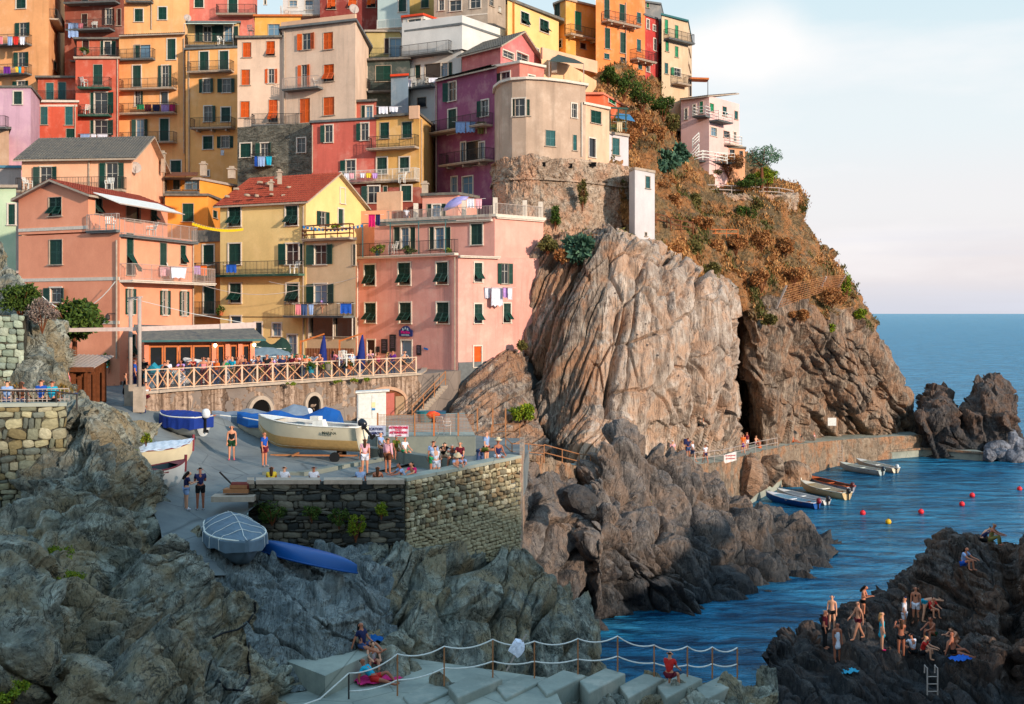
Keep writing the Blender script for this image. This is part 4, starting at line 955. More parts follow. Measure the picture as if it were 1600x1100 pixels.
rock('shore_rock', FR, 330, 400, M_fore, [('s', 1.5, (1.4, 6, 12), .25), ('b', .6, (1.3, 1.8, 4.4), .25), ('k', 1.2, (1.2, 5, 7), .25), ('s', .25, (.3, 3, 6), .3), ('k', .25, (.4, 2.5, 3.5), .3), ('f', .07, .6), ('f', .02, .15)], ax=(.93, -.2, .25), seed=14)
KR = [[(318, 842, 46), (400, 842, 47), (480, 850, 48), (560, 852, 48.5), (612, 845, 49)], [(322, 866, 42.8), (400, 870, 43.0), (480, 872, 43.4), (556, 872, 44.2), (610, 880, 45.2)],
 [(320, 900, 40.8), (415, 905, 41), (490, 905, 41.6), (560, 900, 42.2), (612, 905, 43.4)], [(350, 950, 38.8), (440, 955, 38.9), (505, 955, 39.3), (575, 950, 40.6), (612, 950, 41.5)],
 [(385, 1000, 37.6), (470, 1002, 38.2), (520, 992, 39.0), (580, 985, 40.2), (620, 990, 40.8)], [(380, 1080, 36.2), (480, 1080, 37), (525, 1070, 38), (585, 1060, 39), (625, 1060, 40)]]
rock('shore_rock', KR, 220, 260, M_gully, [('s', .5, (.7, 5, 4), .5), ('k', .3, (.6, 4, 3), .5), ('b', .25, (1.0, 1.2, 1.0), .4), ('f', .16, .9), ('f', .05, .3), ('f', .02, .12)], ax=(.5, .3, .8), seed=18)
# big foreground rock
LF = [[(-80, 730, 52), (10, 710, 52), (72, 680, 51), (112, 640, 51), (158, 636, 51.5), (210, 662, 52), (235, 700, 54)],
 [(-80, 760, 47.5), (10, 750, 47.5), (76, 684, 47), (116, 622, 46), (158, 613, 46.3), (206, 642, 47), (236, 690, 48)],
 [(-80, 820, 44), (20, 800, 43.6), (86, 742, 43.2), (138, 700, 43.1), (195, 698, 43.8), (240, 728, 45), (262, 760, 46)],
 [(-80, 850, 37.5), (20, 842, 38.8), (92, 815, 40.2), (150, 782, 40.3), (215, 780, 41.2), (262, 796, 43), (286, 826, 44.3)],
 [(-80, 880, 34), (20, 882, 35.2), (100, 880, 36.6), (180, 862, 37.6), (262, 860, 39), (325, 872, 41), (372, 892, 42)],
 [(-80, 950, 31), (30, 950, 32), (120, 950, 33.4), (210, 942, 35), (300, 945, 36.6), (375, 945, 38.5), (428, 962, 40)],
 [(-80, 1020, 29), (40, 1020, 30), (130, 1022, 30.8), (220, 1020, 32.6), (310, 1025, 34), (390, 1028, 35.4), (452, 1040, 37.4)],
 [(-80, 1100, 27), (40, 1100, 28), (140, 1100, 28.5), (240, 1100, 30.4), (320, 1100, 31.6), (400, 1100, 33), (466, 1110, 35.4)],
 [(-80, 1190, 25), (40, 1190, 26), (140, 1190, 26.5), (240, 1190, 28.4), (320, 1190, 29.6), (400, 1190, 31), (470, 1190, 33)]]
fore, FV, _ = rock('shore_rock', turned([[(x - (26 if i > 3 and 0 < j < 6 else 0), y, Y) for i, (x, y, Y) in enumerate(r)] for j, r in enumerate(LF)], 'r', (4, 9), (0, -4)), 640, 520, M_fore, [('f', .5, 3.5), ('b', .9, (2.6, 3.0, 3.0), .5), ('k', .9, (1.6, 6, 6), .7), ('s', .3, (.6, 7, 7), .8), ('b', .22, (.8, 1.5, 1.2), .4), ('k', .16, (.35, 3, 3), .7), ('s', .10, (.15, 3, 3), .6), ('f', .07, .5), ('f', .025, .12)], ax=(-.45, .35, .82), seed=41,
 alt=([('f', .5, 3.0), ('s', .7, (1.0, 5, 9), .4), ('b', .4, (1.3, 1.6, 3.6), .4), ('k', .7, (.9, 4, 6), .4), ('k', .2, (.3, 3, 3), .4), ('f', .07, .5), ('f', .025, .12)], lambda px, py, p: (770 - py) / 40, (.85, -.3, .3)))
# the big flat boulder in the lower left corner
LB = [[(-90, 850, 36), (-20, 838, 36), (30, 850, 36), (60, 880, 35)], [(-90, 900, 30), (-10, 862, 30.5), (40, 880, 30.2), (78, 930, 30.5)], [(-90, 980, 27.5), (0, 960, 27.8), (50, 970, 28), (92, 1000, 29)], [(-90, 1060, 26), (0, 1050, 26.5), (60, 1055, 27), (98, 1050, 29)], [(-90, 1150, 26), (0, 1120, 27), (60, 1110, 28), (98, 1100, 30)]]
rock('boulder', turned(LB, 'r', (2, 5), (0, -2)), 150, 150, M_fore, [('b', .5, (1.6, 1.6, 1.6), .6), ('f', .15, 1.0), ('f', .05, .3), ('f', .02, .1)], seed=3)
LB2 = [[(85, 1060, 30), (130, 1030, 30), (165, 1060, 30), (205, 1110, 30)], [(85, 1090, 26.6), (110, 1040, 27.4), (150, 1062, 27.6), (198, 1100, 28)], [(85, 1130, 26), (115, 1110, 26.5), (150, 1110, 27), (205, 1130, 28)], [(85, 1180, 26), (115, 1180, 26), (150, 1180, 26), (205, 1180, 27)]]
rock('boulder', LB2, 80, 80, M_fore, [('b', .3, (1.1, 1.1, 1.1), .6), ('f', .1, .8), ('f', .03, .2)], seed=8)
# bathing rocks on the right; unseen right end raised to shade the middle rock
RRK = [[(1195, 1040, 56), (1240, 1010, 58), (1290, 1000, 60), (1335, 968, 60), (1385, 950, 62), (1432, 920, 62), (1478, 872, 61), (1525, 872, 61), (1562, 880, 60), (1580, 905, 60), (1610, 872, 59), (1700, 800, 56), (1830, 700, 56)],
 [(1212, 1005, 49.5), (1245, 986, 51), (1290, 984, 53.5), (1332, 942, 54.5), (1382, 924, 55.5), (1430, 892, 55.6), (1477, 844, 55.4), (1522, 838, 55.2), (1558, 850, 54.8), (1576, 884, 54.4), (1604, 850, 53), (1700, 775, 51.5), (1830, 690, 52)],
 [(1205, 1040, 47.6), (1245, 1022, 48.6), (1300, 1012, 50.4), (1342, 990, 51.8), (1386, 962, 52.9), (1430, 942, 53.4), (1480, 902, 53), (1524, 892, 52.4), (1560, 892, 52), (1580, 930, 52.6), (1612, 885, 50.2), (1700, 830, 49), (1830, 780, 49)],
 [(1195, 1070, 46), (1240, 1060, 46.8), (1300, 1030, 49), (1345, 1012, 50.2), (1390, 1003, 51), (1435, 1000, 51.2), (1485, 995, 50.6), (1530, 962, 50), (1564, 950, 49.5), (1586, 980, 50.6), (1616, 945, 48), (1700, 930, 46.5), (1830, 900, 46)],
 [(1195, 1110, 44.4), (1240, 1095, 45), (1300, 1068, 46.6), (1345, 1050, 47.8), (1390, 1042, 48.8), (1435, 1038, 49), (1485, 1034, 48.2), (1530, 1020, 47.8), (1568, 1018, 47.2), (1590, 1040, 48), (1622, 1020, 46), (1700, 1020, 45), (1830, 1010, 44)],
 [(1195, 1180, 43), (1240, 1170, 43), (1300, 1140, 44.6), (1345, 1120, 45.6), (1390, 1110, 46), (1435, 1105, 46), (1485, 1105, 45.5), (1530, 1105, 45), (1568, 1105, 44.6), (1590, 1110, 45), (1622, 1105, 44), (1700, 1105, 43.5), (1830, 1105, 43)]]
rrk, RV, _ = rock('bathing_rock', RRK, 300, 480, M_dark, [('b', .6, (1.7, 1.8, 3.4), .3), ('k', .7, (1.3, 4, 5), .4), ('b', .25, (.8, .9, 1.6), .3), ('s', .2, (.4, 3, 4), .4), ('k', .2, (.4, 3, 3), .4), ('f', .07, .6), ('f', .02, .15)], ax=(.85, .3, .35), seed=29)
# low rock under the stairs
SR = [[(640, 1092, 37.6), (760, 1078, 38.2), (880, 1078, 38.8), (1000, 1078, 39.4), (1120, 1075, 40), (1215, 1060, 41)], [(640, 1112, 36), (760, 1092, 36.6), (880, 1090, 37.2), (1000, 1088, 37.8), (1120, 1086, 38.4), (1215, 1080, 39)], [(640, 1150, 35), (760, 1140, 35.4), (880, 1130, 36), (1000, 1130, 36.6), (1120, 1130, 37.2), (1215, 1130, 38)], [(640, 1220, 34), (760, 1220, 34.4), (880, 1220, 35), (1000, 1220, 35.6), (1120, 1220, 36.2), (1215, 1220, 37)]]
rock('shore_rock', SR, 90, 300, M_fore, [('b', .5, (.9, 1, .8), .5), ('f', .14, .7), ('f', .05, .2)], seed=77)
# left hillside above the path
LH = [[(-80, 380, 64), (0, 378, 62), (12, 420, 60), (45, 470, 60), (85, 500, 60), (92, 530, 60)], [(-80, 480, 58), (0, 480, 57), (30, 500, 56), (60, 505, 56), (88, 540, 56.5), (98, 570, 57)], [(-80, 560, 55), (0, 560, 54), (30, 565, 54), (62, 570, 53.5), (88, 585, 54), (104, 600, 55)], [(-80, 620, 52.5), (0, 620, 52), (30, 622, 52), (62, 622, 52), (92, 622, 52.5), (108, 622, 53)], [(-80, 660, 52), (0, 660, 52), (30, 660, 52), (62, 660, 52), (92, 660, 52.5), (108, 660, 53)]]
lh, LHV, _ = rock('hillside', turned(LH, 'r', (5, 12), (0, -4)), 200, 160, M_fore, [('s', .6, (.8, 5, 5), .5), ('b', .5, (1.2, 1.4, 1.8), .5), ('f', .16, .8), ('f', .05, .25)], ax=(.9, -.2, .4), seed=52)
# hill behind the town, piazza floor, ramp
b = MB(); hp = [[(-34, 94, 12.5), (4, 98, 12.5), (12, 103, 22)], [(-70, 120, 22), (0, 120, 24), (10, 122, 34)], [(-90, 134, 42), (0, 134, 46), (12, 136, 46)], [(-110, 150, 48), (0, 150, 52), (14, 156, 44)], [(-130, 260, 60), (0, 260, 60), (14, 260, 40)]]
hp = [[(-95, r[0][1], r[0][2])] + r for r in hp]
rock('hill', hp, 60, 60, M_dry, [('f', 1.0, 6)], world=True, seed=6)
def flat(name, pts, mat, thick=.3, kind='structure'):
    b = MB(); z = pts[0][2]; b.prism([(p[0], p[1]) for p in pts], z - thick, z); o = b.build(name, mat); o['kind'] = kind; return o
ZP = 12.8
flat('piazza_floor', [(*XY(226, 60.3), ZP), (*XY(655, 78), ZP), (*XY(716, 83), ZP), (*XY(760, 90), ZP), (5, 99, ZP), (-48, 99, ZP), (-44, 86, ZP), (*XY(187, 71), ZP)], M_paving, 3.6)
RP = [[(40, 585, 84), (110, 585, 84), (165, 587, 82), (200, 590, 78)], [(60, 606, 70), (130, 604, 70), (185, 605, 69), (232, 610, 62)], [(80, 640, 59.5), (150, 640, 59.5), (225, 640, 60), (330, 640, 66)], [(120, 690, 51.5), (220, 690, 55), (340, 668, 62), (560, 660, 72)],
 [(180, 740, 48.5), (288, 730, 53), (420, 700, 61), (760, 682, 70)], [(240, 800, 45), (310, 790, 47.5), (440, 757, 50.9), (800, 692, 67)], [(255, 850, 42.5), (315, 845, 43.4), (380, 800, 46.5), (420, 780, 46.8)], [(262, 905, 40), (320, 900, 40.5), (360, 900, 41), (400, 900, 42)]]
rock('ramp', RP, 70, 60, M_road, [('f', .05, 2.0)], seed=2, smooth=True)
ZT = 9.4
flat('terrace_floor', [(*XY(392, 47.2), ZT), (*XY(632, 47.4), ZT), (*XY(810, 52.5), ZT), (*XY(830, 66.5), ZT), (*XY(600, 66), ZT), (*XY(470, 56), ZT)], M_road, 1.6)
# ---- jetty and walkway ----
EW_ = [(800, 716, 62.5), (850, 722, 66), (905, 735, 70.5), (940, 738, 73.3), (1010, 734, 78), (1085, 728, 86), (1130, 722, 94), (1180, 708, 104), (1230, 697, 114), (1290, 690, 125), (1350, 685, 131), (1442, 680, 137)]
Ew = [tuple(P(*e)) for e in EW_]
M_quay = rockmat('weathered quay concrete', (150, 128, 106), (104, 88, 74), (178, 160, 138), warm=(168, 122, 88), sx=(1.5, 1.5, .3), pale=.25, crack=.5, bumps=.5, streak=.4)
rock('quay_wall', [[(x, y + .1, z + .02) for x, y, z in Ew], [(x, y, z - .25) for x, y, z in Ew], [(x, y, min(z - 1.2, 1.5)) for x, y, z in Ew], [(x, y - .2, -1) for x, y, z in Ew]], 50, 500, M_quay, [('f', .10, 1.2), ('f', .05, .3), ('b', .06, .5)], world=True, seed=9)
rock('walkway', [[(x - 1.6 * (1 - i / 11), y + 4.5, z - .01) for i, (x, y, z) in enumerate(Ew)], [(x, y + .12, z) for x, y, z in Ew]], 8, 200, M_plat, [('f', .02, 1.2)], world=True, seed=10)
q = [(1162, 776), (1180, 766), (1216, 748), (1243, 733), (1290, 716), (1330, 707), (1400, 703), (1440, 700), (1540, 707)]
qw = [XY(x, 16 * F / (y - 488)) for x, y in q]
b = MB(); b.prism([(x, y) for x, y in qw] + [(qw[-1][0], qw[-1][1] + 7), (qw[-3][0], qw[-3][1] + 8), (qw[-5][0], qw[-5][1] + 6), (qw[0][0] - 2, qw[0][1] + 16)], -2, 1.0); b.build('jetty', M_plat)['kind'] = 'structure'
b = MB()
for a, c in zip(qw[:-1], qw[1:]): b.beam((a[0], a[1], .93), (c[0], c[1], .93), .5, .2)
b.build('jetty_edge', M_quay)['kind'] = 'structure'
# white boulders at the jetty end
rb = random.Random(4)
def boulder_mesh(s, mat, sub=3, amp=.25):
    bm = bmesh.new(); bmesh.ops.create_icosphere(bm, subdivisions=sub, radius=1); p = np.array([v.co[:] for v in bm.verts]); d = 1 + amp * fbm(p * 1.1 + s * 7, 3, s) ; f1, f2, c, o = voro(p * 1.2 + s, s); d = d - .18 * f1
    for v, k in zip(bm.verts, d): v.co *= k
    me = bpy.data.meshes.new('boulder'); bm.to_mesh(me); bm.free(); me.materials.append(mat); return me
M_paleb = rockmat('pale grey boulders', (128, 130, 140), (84, 88, 98), (172, 174, 182), crack=.6, streak=.3)
for i, (px, py, Y, w) in enumerate(((1556, 700, 134, 1.5), (1574, 690, 135, 1.6), (1590, 698, 134, 1.5), (1566, 712, 132, 1.3), (1545, 712, 131, 1.0), (1584, 714, 131, 1.2))):
    tag(link('boulder', boulder_mesh(i, M_paleb), None, P(px, py, Y), (i, i * 2, i), (w, w, w * .75)), ('pale grey boulder at the jetty end, ' + ('upper one on the outer side', 'topmost one', 'one at the far edge of the photo', 'lower middle one', 'lowest one nearest the jetty', 'low one beside the frame edge')[i]), 'boulder', 'pale boulders at the jetty end')
for i, (px, py, Y, w, d) in enumerate(((1240, 742, 113, 1.7, 'in the notch of the jetty edge'), (1172, 745, 100, 1.8, 'against the walkway wall above the jetty'), (1205, 735, 106, 1.3, 'beside the dark drain opening of the walkway wall'), (905, 780, 60, 1.0, 'perched in the cleft beside the big shore rock'), (848, 440, 87, 0, ''))):
    if w: tag(link('boulder', boulder_mesh(i + 20, M_mid if i == 3 else M_head), None, P(px, py, Y), (i, i * 2, i), (w * 1.2, w, w * .8)), 'rounded brown boulder ' + d, 'boulder')
# the slope behind the photographer that keeps the harbour in shade
bp = [[(74, -26, -3), (86, -14, -3), (118, 14, -3), (190, 70, -3)], [(82, -36, 27), (94, -26, 24), (128, -2, 8), (200, 50, 2)], [(100, -60, 30), (115, -48, 28), (150, -25, 10), (210, 30, 2)]]
HB = [(-90, 46), (-30, 44), (0, 42), (22, 39), (32, 37), (40, 33.5), (47, 25), (56, 12), (70, 4), (90, -2)]   # ridge height along the slope
pr = Vector((SD.x, SD.y, 0)).normalized(); pp = Vector((-pr.y, pr.x, 0)); pp = pp if pp.y > 0 else -pp
rows = []
for t, k in ((40, -.1), (52, .45), (62, 1.0), (85, .9), (130, .5)):
    rows.append([tuple(pr * t + pp * u + Vector((0, 0, h * k - (2 if k < 0 else 0)))) for u, h in HB])
rock('coastal_slope', rows, 60, 90, M_dry, [('f', .8, 5), ('f', .3, 1.5)], world=True, seed=66)
# ---------------- masonry, walls, stairs, fences ----------------
M_stone = objcol('field stone', .9, .2, .3, 5); M_mortar = rockmat('wall mortar', (84, 80, 66), (52, 50, 42), (112, 106, 88), crack=3, bumps=.8)
def stone_meshes():
    out = []
    for s in range(9):
        g = np.linspace(-1, 1, 4); P_ = []; idx = {}; Q = []
        def vid(a, b_, c):
            k = (a, b_, c)
            if k not in idx: idx[k] = len(P_); P_.append((g[a], g[b_], g[c]))
            return idx[k]
        for ax_ in range(3):
            for side in (0, 3):
                for i in range(3):
                    for j in range(3):
                        def t(u, v_):
                            r = [0, 0, 0]; r[ax_] = side; r[(ax_ + 1) % 3] = u; r[(ax_ + 2) % 3] = v_; return vid(*r)
                        q_ = [t(i, j), t(i + 1, j), t(i + 1, j + 1), t(i, j + 1)]; Q.append(q_ if side else q_[::-1])
        p = np.array(P_); l4 = (np.abs(p) ** 5).sum(1) ** .2; p = p / l4[:, None]; p = p * (1 + .13 * vnoise(p * 1.3 + s * 9, s)[:, None]) ; p[:, 0] += .14 * vnoise(p * .9 + s * 5, s + 3); p[:, 2] += .16 * vnoise(p * .9 + s * 11, s + 5)
        me = npmesh('stone', p * .5, Q, M_stone); out.append(me)
    return out
STM = stone_meshes()
def stonewall(name, label, a, b, tops, bots, sw, sh, cols, seed, maxn=300, cope=None, thick=.5, group=None, gap=.025, cat='wall', irregular=.5):
    """a, b: xy ends; tops/bots: (za, zb) along the wall"""
    rr = random.Random(seed); a = Vector(a); b = Vector(b); u = b - a; L_ = u.length; u /= L_; an = math.atan2(u.y, u.x); nrm = Vector((u.y, -u.x))
    e = empty(name, (a.x, a.y, min(bots)), an); tag(e, label, cat, group); z0 = min(bots)
    def zt(x): return tops[0] + (tops[1] - tops[0]) * x / L_
    def zb_(x): return bots[0] + (bots[1] - bots[0]) * x / L_
    m = MB(); m.add([(0, .0, zb_(0) - z0), (L_, .0, zb_(L_) - z0), (L_, 0, zt(L_) - z0), (0, 0, zt(0) - z0), (0, thick, zb_(0) - z0), (L_, thick, zb_(L_) - z0), (L_, thick, zt(L_) - z0), (0, thick, zt(0) - z0)], [(0, 1, 2, 3), (1, 5, 6, 2), (5, 4, 7, 6), (4, 0, 3, 7), (3, 2, 6, 7)])
    m.build('mortar_core', M_mortar, e)
    if cope: c = MB(); c.beam((0, thick / 2 - .04, zt(0) - z0 + .06), (L_, thick / 2 - .04, zt(L_) - z0 + .06), thick + .14, .14); c.build('coping', cope, e)
    spots = []; v = 0
    H_ = max(tops) - min(bots)
    while v < H_:
        h = sh * rr.uniform(1 - irregular, 1 + irregular); x = -rr.uniform(0, sw)
        while x < L_:
            w = sw * rr.uniform(1 - irregular * 1.2, 1 + irregular * 1.3); x0, x1 = max(x, 0), min(x + w, L_); xm = (x0 + x1) / 2; zc = zt(xm) - v - h / 2
            if x1 - x0 > .08 and zc > zb_(xm): spots.append((xm, zc - z0 + rr.uniform(-.12, .12) * sh, x1 - x0, h * rr.uniform(.82, 1.22)))
            x += w
        v += h
    extra = MB(); rr.shuffle(spots) if False else None
    for k, (x, z, w, h) in enumerate(spots):
        c = cols[rr.randrange(len(cols))]; k_ = rr.uniform(.75, 1.2); c = dk(lin(c), k_); out = rr.uniform(-.02, .07)
        if k < maxn: link('stone', STM[rr.randrange(9)], e, (x, .06 - out, z), (rr.uniform(-.12, .12), rr.uniform(-.3, .3) * irregular * 1.6, 0), ((w - gap) * 1.06, .3, (h - gap) * 1.06), c)
        else:
            sm_ = STM[rr.randrange(9)]; a_ = rr.uniform(-.2, .2); extra.add([(x + v.co.x * w * 1.02 * math.cos(a_) - v.co.z * h * math.sin(a_), .06 - out + v.co.y * .3, z + v.co.z * h * 1.02 + v.co.x * w * math.sin(a_)) for v in sm_.vertices], [tuple(p.vertices) for p in sm_.polygons])
    if extra.v: o = extra.build('small_stones', M_stone, e, col=dk(lin(cols[0]), .9)); o['kind'] = 'stuff'
    return e
SC1 = [(140, 136, 112), (120, 120, 100), (158, 150, 118), (104, 108, 98), (168, 160, 132), (132, 118, 84)]
SC2 = [(84, 80, 72), (66, 66, 62), (104, 98, 86), (56, 58, 56), (122, 114, 98)]
SC3 = [(178, 164, 132), (150, 138, 108), (196, 178, 142), (122, 112, 92), (206, 192, 160), (160, 134, 100)]
stonewall('stone_wall', 'olive rubble stone wall under the railed path at the left edge', XY(-40, 43.2), XY(104, 44.6), (zat(636, 43.2), zat(634, 44.6)), (zat(872, 43.2), zat(840, 44.6)), .42, .27, SC1, 3, 300, M_plat, .6)
stonewall('stone_wall', 'tall grey-green block wall below the bush at the left edge', XY(-40, 53), XY(38, 53.6), (zat(492, 53), zat(493, 53.6)), (zat(606, 53), zat(612, 53.6)), .40, .33, [(150, 160, 140), (134, 146, 128), (164, 170, 150), (120, 130, 118)], 4, 300, None, 1.6, irregular=.22)
stonewall('stone_wall', 'dark dry-stone front wall of the terrace above the blue kayak', XY(388, 46.9), XY(632, 47.0), (10.05, 10.05), (zat(860, 46.9), zat(850, 47.0)), .46, .2, SC2, 5, 300, None, .5)
stonewall('stone_wall', 'pale rubble side wall of the terrace with sunlit right end', XY(633, 47.1), XY(812, 52.6), (10.1, 10.35), (zat(876, 47.1), zat(878, 52.6)), .27, .16, SC3, 6, 300, M_plat, .6)
# piers on the front parapet
b = MB()
for x in (395, 505, 571, 620): p = P(x, 770, 46.75); 
for (x0, x1) in ((386, 397), (400, 500), (506, 566), (573, 632)): b.prism([XY(x0, 46.7), XY(x1, 46.7), XY(x1, 47.45), XY(x0, 47.45)], 10.03, 10.2)
tag(b.build('parapet_coping', M_conc), 'broken concrete coping slabs on the dark terrace wall', 'coping')
# free end of the terrace wall
b = MB(); b.prism([XY(812, 52.5), XY(816, 54), XY(820, 62), XY(812, 62)], 6, 10.3); tag(b.build('wall_end', M_rubble), 'sunlit return of the pale terrace wall beside the cleft', 'wall')
# curved retaining wall of the piazza with streaked render and arches
def path_pts(k): return [XY(x, y) for x, y in k]
M_retain = NT('streaked render'); 
n = M_retain; c1 = n.ramp(n.noise(1.0, 7, .7, n.co((3.4, 3.4, .09)), .5), [(.36, lin((62, 50, 44))), (.47, lin((128, 106, 90))), (.6, lin((190, 164, 144)))]); c1 = n.mix(n.ramp(n.noise(.5, 4), [(.4, 0), (.65, .45)]), c1, lin((150, 122, 100))); c1 = n.mix(n.ramp(n.noise(3, 8, .7), [(.56, 0), (.68, .6)]), c1, lin((92, 78, 66)))
n.bump(n.noise(3, 8, .7), .7, .12); M_retain = n.fin(c1, .9, .15)
rt = House('retaining_wall', 'streaked render retaining wall below the piazza fence with arched doors', [(224, 60), (245, 60.6), (262, 61.4), (655, 78), (672, 82)], 0, 0, (0, 0, 0), 'wall', .9, 'none', wallmat=M_retain, ztop=12.82, wins='''
2 404 648 18 26 d g
2 487 646 16 44 d g
2 345 655 34 14 d g''') if False else None
def ywall(px):                            # depth of the straight wall face between the two bends
    t = (1 / 61.4 + (1 / 78 - 1 / 61.4) * (px - 262) / (655 - 262)); return 1 / t
RWp = [(222, 59.8), (245, 60.5), (262, 61.4), (330, ywall(330)), (400, ywall(400)), (470, ywall(470)), (540, ywall(540)), (600, ywall(600)), (655, 78), (662, 82), (664, 86)]
rwp = [XY(*k) for k in RWp]
RWo, _, _ = rock('retaining_wall', [[(x, y, 12.8) for x, y in rwp], [(x, y, 11.5) for x, y in rwp], [(x, y - .12, 8.5) for x, y in rwp]], 60, 500, M_retain, [('f', .10, 1.2), ('b', .07, (.6, .6, .35)), ('f', .04, .3)], world=True, seed=15, kind=None)
tag(RWo, 'streaked sunlit retaining wall below the white piazza fence', 'wall')
b = MB()
for p_, q_ in zip(rwp[:-1], rwp[1:]): b.beam((p_[0], p_[1] - .08, 12.84), (q_[0], q_[1] - .08, 12.84), .4, .14)
tag(b.build('wall_coping', M_conc), 'thin concrete coping along the top of the piazza retaining wall', 'coping')
def wall_frame(px, out=.12):
    Y = ywall(px); x, y = XY(px, Y); x2, y2 = XY(px + 5, ywall(px + 5)); an = math.atan2(y2 - y, x2 - x); return Vector((x, y, 0)) + Vector((math.sin(an), -math.cos(an), 0)) * out, an, Y
def arch(px, ptop, pbot, w, label, ring, fillm, door=None, panels=0):
    o, an, Y = wall_frame(px); z1, z0 = zat(ptop, Y), zat(pbot, Y); e = empty('arched_door' if w < 3 else 'arched_store', (o.x, o.y, z0), an); tag(e, label, 'doorway'); h = z1 - z0; r = w / 2; rise = min(r, h * .35) if w > 3 else r
    def arc(r_, up, n_=14): return [(-r_ * math.cos(math.pi * i / n_), up * math.sin(math.pi * i / n_)) for i in range(n_ + 1)]
    sp = h - rise; inn = [(-r, 0)] + [(x, sp + z) for x, z in arc(r, rise)] + [(r, 0)]; t = .22; outr = [(-r - t, 0)] + [(x, sp + z) for x, z in arc(r + t, rise + t)] + [(r + t, 0)]
    m = MB(); k = len(inn)
    m.add([(x, -.12, z) for x, z in inn] + [(x, -.12, z) for x, z in outr] + [(x, .12, z) for x, z in inn] + [(x, .1, z) for x, z in outr], [(i, k + i, k + i + 1, i + 1) for i in range(k - 1)] + [(i, i + 1, 2 * k + i + 1, 2 * k + i) for i in range(k - 1)] + [(k + i, 3 * k + i, 3 * k + i + 1, k + i + 1) for i in range(k - 1)])
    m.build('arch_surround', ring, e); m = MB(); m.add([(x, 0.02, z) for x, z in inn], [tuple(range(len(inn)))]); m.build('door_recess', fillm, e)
    if door: m = MB(); m.box((0, -.0, sp * .98 / 2 + rise * .6), (w * .9, .06, sp * .4 + rise * .5)) ; 
    for i in range(panels):
        m = MB(); x = -w / 2 + w * (i + .5) / panels; hh = (sp + rise * math.sqrt(max(.05, 1 - (x / r) ** 2))) * .93; m.box((x, -.02, hh / 2), (w / panels - .12, .06, hh - .1)); m.box((x, -.05, hh * .55), (w / panels - .2, .05, .06)); m.build('door_panel', simple('door_%d' % i, [(168, 152, 130), (186, 120, 96), (176, 96, 84), (160, 130, 100)][i % 4], .8), e)
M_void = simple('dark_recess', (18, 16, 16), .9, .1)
arch(404, 624, 668, 1.5, 'low dark arched opening in the retaining wall, left of the arched door', M_conc, M_void)
arch(487, 618, 668, 1.05, 'tall dark arched door in the retaining wall', M_conc, M_void)
arch(345, 652, 676, 3.4, 'flat brick arch low in the retaining wall behind the blue covered boat', simple('brick_red', (170, 96, 70)), M_void)
arch(598, 609, 668, 4.0, 'wide arched store front with wooden doors behind the white cabinet', simple('pink_stone', (190, 150, 122)), M_wood, panels=4)
# white fence with crosses
FP = [(228, 60.2), (246, 60.9), (262, 61.6), (650, 77.6)]
fe = empty('piazza_fence', (*XY(228, 60.2), ZP)); tag(fe, 'long white fence with crossed bars and netting along the piazza edge', 'fence')
fo = Vector((*XY(228, 60.2), ZP))
fx = [228, 246, 262, 280, 303, 328, 353, 378, 402, 426, 449, 472, 495, 518, 541, 562, 583, 604, 626, 650]
def fY(px): return 60.2 + (px - 228) * .042 if px < 262 else 1 / (1 / 61.6 + (1 / 77.6 - 1 / 61.6) * (px - 262) / (650 - 262))
fpts = [Vector((*XY(x, fY(x)), ZP + .06)) for x in fx]
M_fence = simple('fence_white', (208, 180, 154), .6); M_xbar = simple('cross_bar_tan', (206, 152, 112), .6); M_netm = simple('netting', (60, 60, 60), .8)
pm = MB(); pm.box((0, 0, .58), (.1, .08, 1.16)); pm = pm.mesh('post', M_fence)
for i, p in enumerate(fpts): link('post', pm, fe, p - fo, (0, 0, .4))
nb = MB()
for p, q_ in zip(fpts[:-1], fpts[1:]):
    for nm, (a_, b_) in (('top_rail', ((0, 1.12), (0, 1.12))), ('bottom_rail', ((0, .1), (0, .1))), ('cross_bar', ((0, .14), (0, 1.06))), ('cross_bar', ((0, 1.06), (0, .14)))):
        m = MB(); z_ = Vector((0, 0, 1)); m.beam(p - fo + z_ * a_[1], q_ - fo + z_ * b_[1], .035 if nm == 'cross_bar' else .05, .05); m.build(nm, M_xbar if nm == 'cross_bar' else M_fence, fe)
    d = q_ - p; nn = max(6, int(d.length / .16)); 
    for i in range(-6, nn):
        for s_ in (0, 1):
            t0 = i / nn; t1 = (i + 6) / nn; za, zb__ = .12, 1.06
            if t0 < 0: za = .12 + .94 * (-t0) / (t1 - t0); t0 = 0
            if t1 > 1: zb__ = .12 + .94 * (1 - i / nn) / (6 / nn); t1 = 1
            A2 = p - fo + d * (t0 if not s_ else 1 - t0) + Vector((0, .05, za)); B2 = p - fo + d * (t1 if not s_ else 1 - t1) + Vector((0, .05, zb__)); nb.beam(A2, B2, .012)
o = nb.build('netting', M_netm, fe); o['kind'] = 'stuff'
